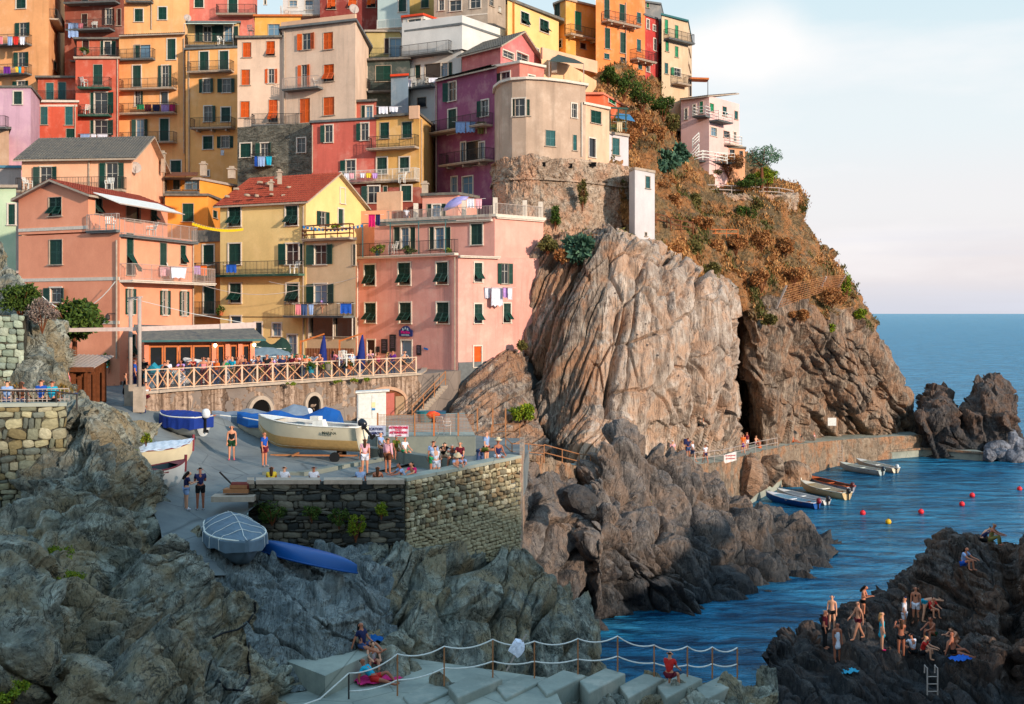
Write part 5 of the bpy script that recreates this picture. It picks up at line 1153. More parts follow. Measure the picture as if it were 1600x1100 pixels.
# generic pipe railing
def pipe_rail(name, label, pts, h=1.0, mat=None, rails=(1, .55), r=.03, n=None, cat='railing', posts=True):
    o0 = Vector(pts[0]); e = empty(name, o0); tag(e, label, cat); mat = mat or M_rust
    for p in pts:
        if posts: m = MB(); m.tube([Vector(p) - o0, Vector(p) - o0 + Vector((0, 0, h))], r * 1.1, 6); m.build('post', mat, e)
    for k in rails: m = MB(); m.tube([Vector(p) - o0 + Vector((0, 0, h * k)) for p in pts], r, 5); m.build('rail', mat, e)
    return e
pipe_rail('railing', 'rusty pipe railing at the bend of the walkway beside the terrace', [tuple(P(*k)) for k in ((790, 712, 65.5), (800, 722, 62.6), (826, 722, 63.6), (850, 724, 65.4))])
pipe_rail('railing', 'rusty pipe railing above the brick-coloured wall of the walkway', [Vector(Ew[i]) * (1 - t) + Vector(Ew[i + 1]) * t for i in (1, 2, 3) for t in (0, .5)])
pipe_rail('railing', 'pale pipe railing with a white banner along the walkway', [Vector(Ew[i]) * (1 - t) + Vector(Ew[i + 1]) * t for i in (5, 6, 7) for t in (0, .34, .67)], mat=M_rail)
pipe_rail('railing', 'dark railing of the path where people sit in a row at the left edge', [tuple(P(*k)) for k in ((-30, 634, 43.6), (42, 636, 44), (88, 636, 44.4), (120, 640, 45))], mat=M_iron, rails=(1,), h=.6)
b = MB(); railing(b, [XY(-40, 43.9), XY(108, 44.9)], zat(630, 44), .5, 'w', .16); tag(b.build('low_railing', M_rail), 'low pale bar railing behind the seated row at the left edge', 'railing')
pipe_rail('railing', 'thin rail above the boat ledge behind the white cabinet', [tuple(P(*k)) for k in ((768, 690, 70), (790, 688, 69.6), (812, 688, 69))], mat=M_rust)
# concrete terrace furniture: low walls and benches
M_lowc = road_mat('low wall concrete', (112, 118, 112), (136, 138, 126))
def lowwall(name, label, k0, k1, z0, z1, t=.5, mat=None, cat='wall'):
    b = MB(); a, c = XY(*k0), XY(*k1); b.beam((a[0], a[1], (z0 + z1) / 2), (c[0], c[1], (z0 + z1) / 2), t, z1 - z0); return tag(b.build(name, mat or M_lowc), label, cat)
lowwall('low_wall', 'long low concrete bench wall behind the standing tourists', (572, 60.2), (748, 53.6), 9.2, 10.0, .6)
lowwall('retaining_ledge', 'greenish concrete ledge below the mesh fence and banners', (590, 61.2), (742, 61.4), 9.2, 10.42, .6)
flat('upper_ledge_floor', [(*XY(588, 61.3), 10.38), (*XY(743, 61.5), 10.38), (*XY(726, 76), 10.38), (*XY(560, 73), 10.38), (*XY(560, 66), 10.38)], M_plat, 1.2)
lowwall('kerb_step', 'low concrete kerb step crossing the ramp under the white boat', (412, 53.5), (478, 53.2), 9.2, 9.62, .4)
lowwall('kerb_step', 'longer concrete kerb step leading right from below the white boat', (470, 53.0), (640, 60.6), 9.2, 9.66, .4)
lowwall('wall_bench', 'curved concrete seat along the dark terrace wall', (392, 47.55), (632, 47.65), 9.3, 9.75, .5)
# wire fence panels with banners
e = empty('mesh_fence', (*XY(590, 61.3), 11.0)); tag(e, 'brown mesh fence panels carrying the two banners', 'fence'); o0 = Vector((*XY(590, 61.3), 11.0))
for x in (590, 648, 678, 716, 746, 770, 790):
    m = MB(); p = Vector((*XY(x, 61.3 + (x > 745) * 3), 11.0)) - o0; m.box(p, (.08, .08, 1.3)); m.build('post', M_orw if x in (678,) else M_rust, e)
m = MB(); p0 = Vector((0, 0, .55)); p1 = Vector((*XY(740, 61.4), 11.55)) - o0
for i in range(12): m.beam(p0 + Vector((0, 0, -i * .08)), p1 + Vector((0, 0, -i * .08)), .015)
for i in range(70): t = i / 69; q_ = p0.lerp(p1, t); m.box(q_ + Vector((0, 0, -.44)), (.015, .015, .95))
m.build('wire_mesh', M_rust, e)
def textmesh(s_, size, mat, parent, loc, rot, ext=.004, sx=1.0, name='lettering', bold=0.0):
    cu = bpy.data.curves.new('txt', 'FONT'); cu.body = s_; cu.size = size; cu.align_x = 'CENTER'; cu.align_y = 'CENTER'; cu.extrude = ext; cu.resolution_u = 2; cu.offset = bold
    t = bpy.data.objects.new('txt', cu); COL.objects.link(t); dg = bpy.context.evaluated_depsgraph_get(); dg.update(); me = bpy.data.meshes.new_from_object(t.evaluated_get(dg)); bpy.data.objects.remove(t); me.materials.clear(); me.materials.append(mat)
    return link(name, me, parent, loc, rot, (sx, 1, 1))
def banner(label, px, py, Y, w, h, lines, rgb=(196, 200, 212), rz=0.0, cat='banner', tilt=0.0):
    e = empty('banner', P(px, py, Y), rz); tag(e, label, cat); m = MB(); k = 9
    V = [((i / (k - 1) - .5) * w, .02 * math.sin(i * 2.1), (j - .5) * h + tilt * (i / (k - 1) - .5)) for j in (0, 1) for i in range(k)]; m.add(V + [(x, y + .02, z) for x, y, z in V], [(i, i + 1, k + i + 1, k + i) for i in range(k - 1)] + [(2 * k + i, 3 * k + i, 3 * k + i + 1, 2 * k + i + 1) for i in range(k - 1)]); m.build('sheet', simple('banner_%d' % px, rgb, .7), e)
    for s_, sz, x, z, c, b_ in lines: textmesh(s_, sz, simple('ink_%d%d%d' % c, c, .7), e, (x, -.045, z), (R(90), 0, 0), sx=1, bold=b_)
    return e
banner('grey-blue banner with dark lettering beside the boat motor', 580, 673, 60.8, 1.55, .55, [('PESCATORI', .19, .15, .09, (40, 40, 90), .006), ('MANAROLA', .19, .15, -.13, (40, 40, 90), .006), ('*', .4, -.66, -.02, (150, 60, 130), .01)], (178, 186, 208))
banner('white banner with red warning text on the mesh fence', 623, 674, 61.0, 1.05, .6, [('ATTENZIONE', .16, 0, .2, (196, 30, 70), .01), ('PERICOLO', .08, 0, .08, (196, 30, 70), .004), ('ATTENTION', .165, 0, -.06, (196, 30, 70), .01), ('DANGER', .08, 0, -.2, (196, 30, 70), .004)], (222, 208, 222))
banner('white banner with red text hung on the walkway railing', 1141, 715, 94.5, 1.1, .72, [('ATTENZIONE', .15, 0, .16, (190, 50, 50), .004), ('ATTENTION', .15, 0, -.08, (190, 50, 50), .004)], (226, 220, 216), .3, tilt=.25)
b = MB(); b.box((0, 0, 0), (.85, .06, .8)); tag(b.build('notice_board', M_white, loc=P(1300, 659, 116.5)), 'blank white notice board fixed low on the headland rock', 'sign')
# stair blocks along the bottom with rope railing
M_step = plaster((150, 156, 146), .8); prev = None
ST = [(640, 1090, 36.4), (711, 1076, 36.9), (786, 1060, 37.3), (850, 1061, 37.8), (916, 1055, 38.2), (978, 1052, 38.6), (1037, 1060, 39.0), (1098, 1060, 39.4), (1160, 1063, 39.8)]
for i, ((x0, _, Y0), (x1, y1, Y1)) in enumerate(zip(ST[:-1], ST[1:])):
    z = zat(y1, Y1); q_ = [XY(px_, (HC - z) * F / (py_ - HY)) for px_, py_ in ((x0 + 4, y1 + 30), (x1, y1), (x0 + 30, y1 - 9), (x0 - 11, y1 + 11))]; m = MB(); m.prism(q_, z - 1.5, z)
    o = m.build('stair_block', M_step); bmod = o.modifiers.new('edge', 'BEVEL'); bmod.width = .05; bmod.segments = 2
    tag(o, 'worn concrete stair block, %s' % ('first from the sunbathers', 'second from the sunbathers', 'under the hanging white bag', 'third right of the sunbathers past the bag', 'below the middle of the rope railing', 'just left of the seated person in red', 'under the seated person in red', 'last at the right end')[i], 'stair block', 'stair blocks along the bottom')
RPp = [(545, 1100, 1052, 36.2), (621, 1092, 1022, 36.5), (694, 1068, 1010, 37.0), (770, 1058, 999, 37.4), (835, 1056, 1002, 37.9), (903, 1053, 998, 38.3), (965, 1048, 994, 38.8), (1022, 1056, 1008, 39.2), (1074, 1060, 1010, 39.6), (1113, 1056, 1011, 39.9), (1152, 1056, 1012, 40.2)]
e = empty('rope_railing', P(545, 1100, 36.2)); tag(e, 'white rope railing on thin rusty posts above the stair blocks', 'railing'); o0 = P(545, 1100, 36.2)
tops = []
for x, yb, yt, Y in RPp: m = MB(); m.tube([P(x, yb + 4, Y) - o0, P(x, yt, Y) - o0], .028, 6); m.build('post', M_rust if x > 560 else M_iron, e); tops.append((P(x, yt, Y) - o0, P(x, yt + (yb - yt) * .58, Y) - o0))
for k in (0, 1):
    pts = []
    for a, c in zip(tops[:-1], tops[1:]):
        for j in range(7): t = j / 7; pts.append(a[k].lerp(c[k], t) - Vector((0, 0, .16 * 4 * t * (1 - t) * (.6 if k else 1))))
    pts.append(tops[-1][k]); m = MB(); m.tube(pts, .024, 6); m.build('rope', M_white, e, True)
m = MB(); m.tube([tops[0][0], P(500, 1092, 35.6) - o0, P(455, 1108, 35) - o0], .024, 6); m.build('rope', M_white, e)
# lower platform
def zp(px, py, z): Y = (HC - z) * F / (py - HY); return XY(px, Y)
b = MB(); b.prism([zp(430, 1150, 4.85), zp(900, 1150, 4.85), zp(860, 1060, 4.85), zp(620, 1025, 4.85), zp(430, 1010, 4.85)], 3, 4.85); b.build('lower_platform', M_plat)['kind'] = 'structure'
b = MB(); z = 5.55; b.prism([zp(440, 1030, z), zp(508, 1056, z), zp(598, 1012, z), zp(570, 985, z), zp(440, 985, z)], 4.5, z); o = b.build('raised_platform', M_plat); o['kind'] = 'structure'
# bastion
TW = [(772, 99), (775, 96), (784, 94), (800, 92.8), (822, 92.4), (848, 92.7), (880, 93.6), (915, 95)]
tw = House('bastion_house', 'round beige bastion house with green shutters on a rubble base', TW, 148, 250, (190, 160, 138), cat='tower', roof='flat', roofc=M_trim, over=.25, stain=.9, back=4, wins='''
3 809 168 23 26 g w t
3 793 168 7 28 c g
4 824 168 7 26 c g
5 860 216 15 26 c t
6 897 173 8 23 g w t
6 898 223 6 25 c t''')
tw.pipe(6, 908, 160, 245, M_trim)
bp_ = [(768, 100), (771, 96), (781, 93.6), (799, 92.3), (822, 91.9), (848, 92.1), (880, 93.1), (917, 94.5), (952, 96.6), (986, 99), (990, 103)]
bw = [XY(*k) for k in bp_]; zt_ = zat(248, 93)
bo, _, _ = rock('stone_bastion', [[(x * 1.005, y + .3, zt_) for x, y in bw], [(x, y - .02, zt_ - .1) for x, y in bw], [(x, y - .05, zt_ - 1.4) for x, y in bw], [(x, y - .1, zt_ - 1.7) for x, y in bw], [(x, y - .5, zt_ - 4.5) for x, y in bw], [(x - .3, y - 1.1, zt_ - 8) for x, y in bw]], 130, 420, M_rubble, [('b', .1, (.6, .6, .34), .2), ('f', .2, 1.8), ('f', .03, .2)], ax=(0, 0, 1), world=True, seed=17, kind=None)
tag(bo, 'old rubble stone base of the round bastion growing out of the cliff', 'tower')
b = MB()
for p_, q_ in zip(bw[:-1], bw[1:]): b.beam((p_[0], p_[1] - .16, zt_ - 1.75), (q_[0], q_[1] - .16, zt_ - 1.75), .4, .16)
tag(b.build('ledge', M_rubble), 'worn stone ledge running round the bastion base', 'ledge')
for k, (x, y) in enumerate(((846, 257), (888, 259), (925, 257), (1010, 0))):
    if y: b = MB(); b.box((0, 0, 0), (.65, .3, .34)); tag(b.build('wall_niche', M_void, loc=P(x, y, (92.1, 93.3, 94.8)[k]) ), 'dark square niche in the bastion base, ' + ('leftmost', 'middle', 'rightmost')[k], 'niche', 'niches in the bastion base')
b = MB()
for i, (x, Y) in enumerate(((1098, 121), (1130, 121.5), (1160, 122.5), (1190, 123.5), (1215, 125), (1239, 127))): pass
pipe_rail('railing', 'pale terrace railing along the garden wall below the villa', [tuple(P(*k)) for k in ((1098, 304, 120), (1120, 304, 121), (1143, 305, 122), (1168, 306, 123), (1192, 307, 124), (1217, 308, 125.5), (1239, 312, 127))], mat=M_rail, r=.05)
GW = [(1098, 119.5), (1130, 120.5), (1165, 121.5), (1205, 123.5), (1240, 126.5), (1243, 131)]
rock('garden_terrace', [[(*XY(x, Y + 6), zat(306, Y)) for x, Y in GW], [(*XY(x, Y), zat(305, Y)) for x, Y in GW], [(*XY(x, Y - .3), zat(325, Y)) for x, Y in GW], [(*XY(x, Y - .5), zat(350, Y)) for x, Y in GW]], 70, 240, M_rubble, [('b', .2, (.6, .6, .4)), ('f', .3, 1.5), ('f', .08, .4)], ax=(0, 0, 1), world=True, seed=91)
pipe_rail('railing', 'green-brown fence on the slope right of the slim white tower', [tuple(P(*k)) for k in ((1025, 352, 99), (1042, 356, 100), (1048, 360, 99.6), (1064, 363, 100), (1083, 366, 101))], mat=M_wood, r=.05)
pipe_rail('railing', 'faded wooden fence on the brown slope', [tuple(P(*k)) for k in ((1100, 372, 105), (1118, 372, 106), (1135, 372, 107), (1153, 372, 108))], mat=M_orw, r=.04, h=.8)
pipe_rail('railing', 'steep handrail going down left of the garden terrace', [tuple(P(*k)) for k in ((1076, 262, 131), (1084, 275, 128), (1092, 288, 124), (1098, 300, 121))], mat=M_rail, r=.05)
# rock-fall net
e = empty('rockfall_net', P(1215, 485, 112)); tag(e, 'rock-fall net strung between slanted white posts on the headland', 'net'); o0 = P(1215, 485, 112)
NP = [(1213, 482, 1229, 446, 110), (1284, 448, 1291, 432, 115.5), (1310, 448, 1321, 430, 121)]
for xb, yb, xt, yt, Y in NP: m = MB(); m.beam(P(xb, yb, Y) - o0, P(xt, yt, Y - .6) - o0, .16); m.build('post', M_rail, e)
for (a, c) in zip(NP[:-1], NP[1:]):
    m = MB(); a0, a1 = P(a[0] + 4, a[1] - 2, a[4]) - o0, P(a[2], a[3], a[4] - .6) - o0; c0, c1 = P(c[0], c[1] + 8, c[4]) - o0, P(c[2], c[3], c[4] - .6) - o0
    for i in range(15): t = i / 14; m.beam(a0.lerp(c0, t), a1.lerp(c1, t), .035)
    for i in range(9): t = i / 8; m.beam(a0.lerp(a1, t), c0.lerp(c1, t), .035)
    m.build('mesh_panel', M_rust, e)
for xb, yb, xt, yt, Y in ((1293, 446, 1293, 420, 120), (1311, 446, 1311, 405, 122), (1321, 448, 1322, 428, 123)): m = MB(); m.tube([P(xb, yb, Y) - o0, P(xt, yt, Y) - o0], .04, 5); m.build('mast', M_rust, e)
# villa stairs rails
pipe_rail('railing', 'white stair railing down the left side of the villa', [tuple(P(*k)) for k in ((1092, 222, 123), (1082, 232, 122.5), (1092, 240, 122), (1078, 256, 121), (1098, 250, 122), (1136, 256, 124))], mat=M_white, rails=(1, .66, .33), r=.05)
# ---------------- plants ----------------
L_green = leafmat('evergreen leaves', (30, 46, 20), (62, 84, 30), (96, 112, 42)); L_bright = leafmat('fresh green leaves', (58, 84, 20), (110, 130, 30), (168, 168, 40)); L_dry = leafmat('dry scrub', (110, 72, 42), (168, 108, 62), (204, 156, 100))
L_olive = leafmat('olive scrub', (60, 62, 34), (104, 98, 52), (140, 124, 70)); L_mauve = leafmat('grey mauve twigs', (88, 76, 72), (130, 112, 104), (156, 140, 124)); L_agave = leafmat('agave leaf', (50, 80, 66), (90, 122, 96))
def leaves(c, s, dirn=None, seed=0, elong=1.8, fold=True):
    """c (n,3) centres, s (n,) sizes -> quads"""
    rg = np.random.default_rng(seed); n = len(c); a = rg.normal(size=(n, 3)); a /= np.linalg.norm(a, axis=1, keepdims=True)
    if dirn is not None: a = a * .45 + np.asarray(dirn); a /= np.linalg.norm(a, axis=1, keepdims=True)
    b = np.cross(a, rg.normal(size=(n, 3))); b /= np.linalg.norm(b, axis=1, keepdims=True); s = s[:, None]
    V = np.stack([c, c + b * s * .5 + a * s * elong * .45, c + a * s * elong, c - b * s * .5 + a * s * elong * .45], 1).reshape(-1, 3); return V, np.arange(4 * n).reshape(n, 4)
def tints(n, rg, k=4): return np.repeat(np.stack([np.clip(rg.normal(.5, .24, n), 0, 1)] * 3 + [np.ones(n)], 1), k, 0)
def crown_pts(n, r, clumps, rg, hollow=.5):
    cc = rg.normal(size=(clumps, 3)); cc /= np.linalg.norm(cc, axis=1, keepdims=True); cc *= rg.uniform(hollow, 1, (clumps, 1)) * .75; k = rg.integers(0, clumps, n); d = rg.normal(size=(n, 3)); d /= np.linalg.norm(d, axis=1, keepdims=True)
    cr = rg.uniform(.22, .42, clumps); p = cc[k] + d * (cr[k] * rg.uniform(.6, 1, n))[:, None]; return p * np.array(r), cr[k]
_sm = {}
def plant(name, label, px, py, Y, w, h, mat, n=1500, leaf=.12, clumps=14, trunk=False, seed=1, group=None, cat='shrub', d=None, z_off=.5):
    """crown centred above the pixel of its foot"""
    rg = np.random.default_rng(seed); p0 = P(px, py, Y); W_, H_ = w / F * Y, h / F * Y; e = empty(name, p0); tag(e, label, cat, group)
    c, _ = crown_pts(n, (W_ / 2 * 1.15, (d or W_) / 2 * 1.1, H_ * .5 * (.75 if trunk else 1.1)), clumps, rg); c[:, 2] += H_ * (.62 if trunk else z_off)
    V, Q = leaves(c, rg.uniform(.6, 1.3, n) * leaf, seed=seed); link('crown' if trunk else 'foliage', npmesh('foliage', V, Q, mat, colattr=tints(n, rg)), e)
    b = MB(); k = 5 if trunk else 7
    if trunk: b.tube([(0, 0, -.4), (.03, 0, H_ * .25), (0, .05, H_ * .45)], H_ * .045, 7, H_ * .03)
    for i in range(k):
        a = 6.28 * i / k + seed; r_ = W_ * .33; b.tube([(0, 0, H_ * (.4 if trunk else -.2)), (r_ * .5 * math.cos(a), r_ * .5 * math.sin(a), H_ * (.55 if trunk else .35)), (r_ * math.cos(a), r_ * math.sin(a), H_ * (.8 if trunk else .7))], H_ * .02, 5, H_ * .008)
    b.build('trunk' if trunk else 'stems', M_wood, e); return e
plant('bush', 'round dark evergreen bush on top of the grey-green block wall', 32, 490, 54.5, 62, 48, L_green, 4200, .085, 22, seed=2)
plant('bush', 'grey-mauve twiggy bush spilling over the rock beside the evergreen bush', 66, 512, 54, 48, 46, L_mauve, 2600, .06, 16, seed=3)
plant('fig_tree', 'broad-leaved green tree in front of the salmon house', 116, 560, 62, 88, 98, L_green, 5200, .15, 26, True, 4, cat='tree')
plant('bush', 'bright green weeds on the foreground rock below the stone wall', 88, 884, 36.4, 56, 34, L_bright, 2600, .045, 18, seed=5)
plant('bush', 'yellow-green weeds spilling lower over the foreground rock', 104, 916, 34.9, 60, 22, L_bright, 2000, .04, 16, seed=6)
plant('bush', 'small round green cushion plant low on the foreground rock', 205, 1075, 30.2, 32, 30, L_bright, 2400, .03, 30, seed=7)
plant('bush', 'tiny green sprout beside the cushion plant', 183, 1062, 30.6, 16, 18, L_bright, 500, .03, 8, seed=8)
plant('bush', 'green weeds at the bottom edge under the cushion plant', 247, 1102, 29.6, 30, 16, L_bright, 900, .03, 10, seed=9)
plant('bush', 'leafy weeds in the bottom left corner', 15, 1102, 26.4, 64, 40, L_bright, 1900, .04, 14, seed=10)
plant('bush', 'small yellow-green tuft on the rock beside the white covered boat', 228, 694, 46.8, 20, 20, L_bright, 700, .04, 8, seed=11)
plant('bush', 'lower yellow-green tuft on the rock near the dark boat', 207, 716, 46.0, 14, 16, L_bright, 500, .04, 8, seed=12)
for i, (x, y, w, h, t) in enumerate(((425, 815, 60, 34, 'left part of'), (487, 812, 34, 26, 'middle of'), (530, 822, 34, 28, 'right of the middle of'), (556, 840, 34, 40, 'right part of'), (596, 808, 20, 24, 'right end of'))):
    plant('wall_plant', 'green weeds growing on the %s the dark terrace wall' % t, x, y, 46.5, w, h, L_green if i < 3 else L_bright, 1300, .045, 12, seed=20 + i, group='weeds on the dark terrace wall', cat='plant', d=.5)
for i, (x, y, Y, t) in enumerate(((552, 598, 72.5, 'under the fence above the white cabinet'), (528, 600, 71.2, 'under the fence left of the middle arch'), (455, 602, 68.0, 'under the fence above the low arch'), (572, 596, 73.5, 'under the fence right of the others'))):
    plant('wall_plant', 'yellow-green weed %s' % t, x, y, Y - .5, 16, 6, L_bright, 320, .05, 6, seed=30 + i, group='weeds under the fence', cat='plant')
# shrubs on the headland and cliff top: (px, py foot, Y, w, h, mat, label)
SB = '''975 148 110 52 44 g dark green bush below the orange building
1003 168 112 54 44 g large dark green bush below the crimson house
1036 182 116 44 34 g dark bush under the beige building with mint shutters
950 128 110 26 26 g small dark bush against the grey retaining wall
1000 205 107 40 34 d dry orange scrub below the dark bushes
1026 222 110 36 30 d dry brown scrub in the middle of the upper slope
1050 205 118 34 30 o olive scrub left of the villa
985 225 103 34 30 d orange dry scrub right of the pergola
1042 262 112 30 34 a grey-green agave clump on the slope
1062 250 116 22 26 a second agave clump nearer the villa
1026 268 108 22 20 a small agave clump above the slim tower
1138 270 127 48 34 d rust-orange tree-like shrub under the villa
1170 296 123 48 26 g rounded dark green shrub on the garden terrace
1198 292 125 40 36 B fresh green shrub at the right of the garden terrace
1110 282 126 36 22 o olive shrub at the left of the garden terrace
1163 350 117 34 34 g dark green shrub hanging on the garden wall
1180 330 118 22 26 o olive creeper on the garden wall
1020 395 98 30 18 o olive tuft at the foot of the slim white tower
1050 402 99 36 22 d orange scrub above the pale cliff
1078 398 102 34 26 o yellowish scrub right of the wooden fence
1115 395 106 36 24 d orange tuft below the faded fence
1150 392 110 36 30 d rust scrub in the middle of the brown slope
1190 385 115 38 30 d orange scrub under the garden wall corner
1228 395 119 34 26 d rust scrub near the skyline
1258 408 124 24 18 o olive tuft on the skyline
1276 425 126 20 20 a spiky plant on the skyline above the net
1110 428 103 32 20 o mustard tuft over the pale cliff edge
1150 440 107 34 22 d orange tuft left of the rock-fall net
1190 450 110 40 30 d large orange scrub beside the rock-fall net
1240 440 116 44 26 d orange scrub behind the net
1300 475 119 44 26 d rust scrub below the net end
1322 462 124 22 40 B bright green creeper on the skyline corner
1345 500 126 22 22 B green tuft lower on the skyline
1250 500 114 34 20 d orange scrub under the net
1200 505 109 30 18 o olive tuft on the dark cleft top
1295 518 119 20 14 B small green tuft on the headland rock
1100 360 106 34 26 d dry scrub along the faded fence
1080 325 110 34 28 o olive scrub left of the garden wall
1050 330 106 34 30 d rust scrub above the wooden fence
1040 300 107 36 30 d brown scrub beside the slim white tower
856 392 88 32 24 o olive tuft at the left top of the cliff
905 402 87 44 30 a agave clump on the cliff top under the bastion
878 408 87 26 20 d dry tuft beside the agave clump
925 385 89 24 24 d brown tuft right of the agave clump
868 352 92 14 34 g green creeper on the bastion base
820 655 78.6 40 26 B yellow-green bush on the tilted slab
910 320 93 16 40 o creeper climbing the bastion base
815 545 86 14 16 o tiny tuft where the cliff meets the pink house
1010 790 71.5 10 12 B tiny weed in the cleft of the rounded rock
1058 755 76 8 10 o tiny dry weed high on the rounded rock'''
MT = {'g': L_green, 'd': L_dry, 'o': L_olive, 'a': L_agave, 'B': L_bright}
for i, ln in enumerate(SB.splitlines()):
    t = ln.split(None, 6); x, y, Y, w, h = map(float, t[:5])
    plant('agave' if t[5] == 'a' else 'shrub', t[6], x, y + 2, Y - .6, w, h, MT[t[5]], 2600 if w > 25 else 1300, .11 if t[5] != 'a' else .34, 14, seed=50 + i, cat='plant' if t[5] == 'a' else 'shrub')
plant('tamarisk_tree', 'airy pale green tree standing against the sky beside the villa', 1190, 288, 123, 58, 66, leafmat('airy leaves', (70, 100, 84), (120, 150, 120)), 1500, .13, 26, True, 99, cat='tree')
# dry grass tufts on the slope
rg = np.random.default_rng(3); px_, py_ = slab_mask(HV); ok = dry(px_.ravel(), py_.ravel(), HV.reshape(-1, 3)) & (px_.ravel() > 930) & (px_.ravel() < 1420)
idx = rg.choice(np.nonzero(ok)[0], 34000); pts = HV.reshape(-1, 3)[idx]; keep = fbm(pts / 2.6, 3, 77) > .02; pts = pts[keep]; pts = np.repeat(pts, 6, 0) + rg.normal(0, .17, (len(pts) * 6, 3)); n = len(pts)
V, Q = leaves(pts - (0, 0, .1), rg.uniform(.06, .17, n), dirn=np.tile((-.2, -.55, .8), (n, 1)), seed=9, elong=2.6)
tn = np.clip(.42 + 1.0 * fbm(pts / 2.4, 3, 5) + rg.normal(0, .12, n), 0, 1); ta = np.repeat(np.stack([tn, tn, tn, np.ones(n)], 1), 4, 0)
L_grass = leafmat('headland grass', (96, 98, 54), (160, 110, 66), (206, 156, 100)); L_grass2 = L_grass
go = link('dry_grass', npmesh('dry_grass', V, Q, L_grass, colattr=ta)); tag(go, 'rust-coloured dry grass covering the headland slope', 'grass', kind='stuff')
pt2 = CV[18:60, :].reshape(-1, 3)[rg.integers(0, 42 * CV.shape[1], 1500)]; pt2 = pt2[fbm(pt2 / 1.5, 2, 8) > .1]; n = len(pt2); V, Q = leaves(pt2, rg.uniform(.08, .2, n), seed=12)
tag(link('cliff_weeds', npmesh('cliff_weeds', V, Q, L_olive, colattr=tints(n, rg))), 'sparse weeds along the top edge of the cliff', 'weeds', kind='stuff')
pt3 = LHV[120:, :].reshape(-1, 3)[rg.integers(0, 80 * LHV.shape[1], 5000)]; pt3 = pt3[fbm(pt3 / 1.2, 2, 8) > .15]; n = len(pt3); V, Q = leaves(pt3, rg.uniform(.04, .09, n), dirn=np.tile((0, -.4, .9), (n, 1)), seed=13, elong=3)
tag(link('dry_grass', npmesh('dry_grass', V, Q, leafmat('path grass', (84, 84, 44), (150, 112, 62), (120, 130, 60)), colattr=tints(n, rg))), 'dry grass above the path with seated people', 'grass', kind='stuff')
# planters and terrace plants
for i, (x, y, Y, w, h, t) in enumerate(((345, 491, 90.0, 14, 14, 'on the lower orange balcony'), (590, 398, 90.2, 30, 16, 'at the left of the pink house pergola terrace'), (640, 398, 88, 20, 14, 'beside the turquoise pot on the pergola terrace'), (700, 398, 85.5, 12, 12, 'at the right of the pergola terrace'), (486, 580, 69, 14, 14, 'in a turquoise tub behind the piazza fence'), (512, 576, 70.5, 12, 10, 'beside the first folded parasol'), (545, 574, 72, 12, 10, 'beside the second folded parasol'), (572, 92, 119.4, 12, 7, 'on the olive terrace by the spiral stair'), (132, 84, 121, 14, 10, 'on the red roof terrace'), (196, 74, 121, 10, 10, 'ball-shaped, on the red roof terrace corner'), (165, 572, 70.5, 14, 20, 'against the wall of the salmon house'), (524, 358, 85.6, 16, 8, 'in a box on the wooden balcony'))):
    plant('potted_plant', 'leafy green potted plant ' + t, x, y, Y - .3, w, h, L_bright if i % 2 else L_green, 420, .09, 8, seed=140 + i, cat='plant')
    b = MB(); b.lathe([(.16, -.1), (.22, .28), (.24, .3), (.2, .3)], 10); b.build('pot', simple('pot%d' % (i % 3), [(176, 96, 60), (40, 130, 150), (120, 110, 100)][i % 3]), COL.objects[-1] if False else bpy.data.objects[[o.name for o in COL.objects if o.name.startswith('potted_plant')][-1]])
# ---------------- boats ----------------
def stations(L_, Wd, H, sheer, stern=.72, n=15, pw=2.4, double=False):
    out = []
    for i in range(n):
        t = i / (n - 1); x = -L_ / 2 + L_ * t
        if double: w = Wd / 2 * (max(0, 1 - abs(2 * t - 1) ** 2.0)) ** .8 + .012; zg = H + sheer * abs(2 * t - 1) ** 2.5; zk = .45 * H * abs(2 * t - 1) ** 4
        else: w = Wd / 2 * (stern + (1 - stern) * min(1, t / .45) ** .7) * max(0, 1 - max(0, (t - .42) / .58) ** pw) ** .9 + .015; zg = H + sheer * t ** 2.4 + .04 * (1 - t) ** 2; zk = H * .75 * max(0, (t - .72) / .28) ** 2.2
        out.append((x, w, zg, zk))
    return out
def shell(st, inset=0.0, m=7, flare=.62, up=False):
    V = []; F_ = []; k = 2 * m - 1
    for x, w, zg, zk in st:
        w = max(.008, w - inset); zk2 = zk + inset * 1.5
        for j in range(k):
            s_ = (j - (m - 1)) / (m - 1); a = abs(s_); y = w * math.copysign(a ** flare, s_) * (.86 + .14 * a) if a else 0; V.append((x - (inset * .6 if x > 0 else -inset), y, zk2 + (zg - zk2) * a ** 1.9))
    n = len(st); F_ = [(i * k + j, (i + 1) * k + j, (i + 1) * k + j + 1, i * k + j + 1) for i in range(n - 1) for j in range(k - 1)]
    if up: F_ = [f[::-1] for f in F_]
    F_.append(tuple(range(k)) if up else tuple(range(k))[::-1]); return V, F_
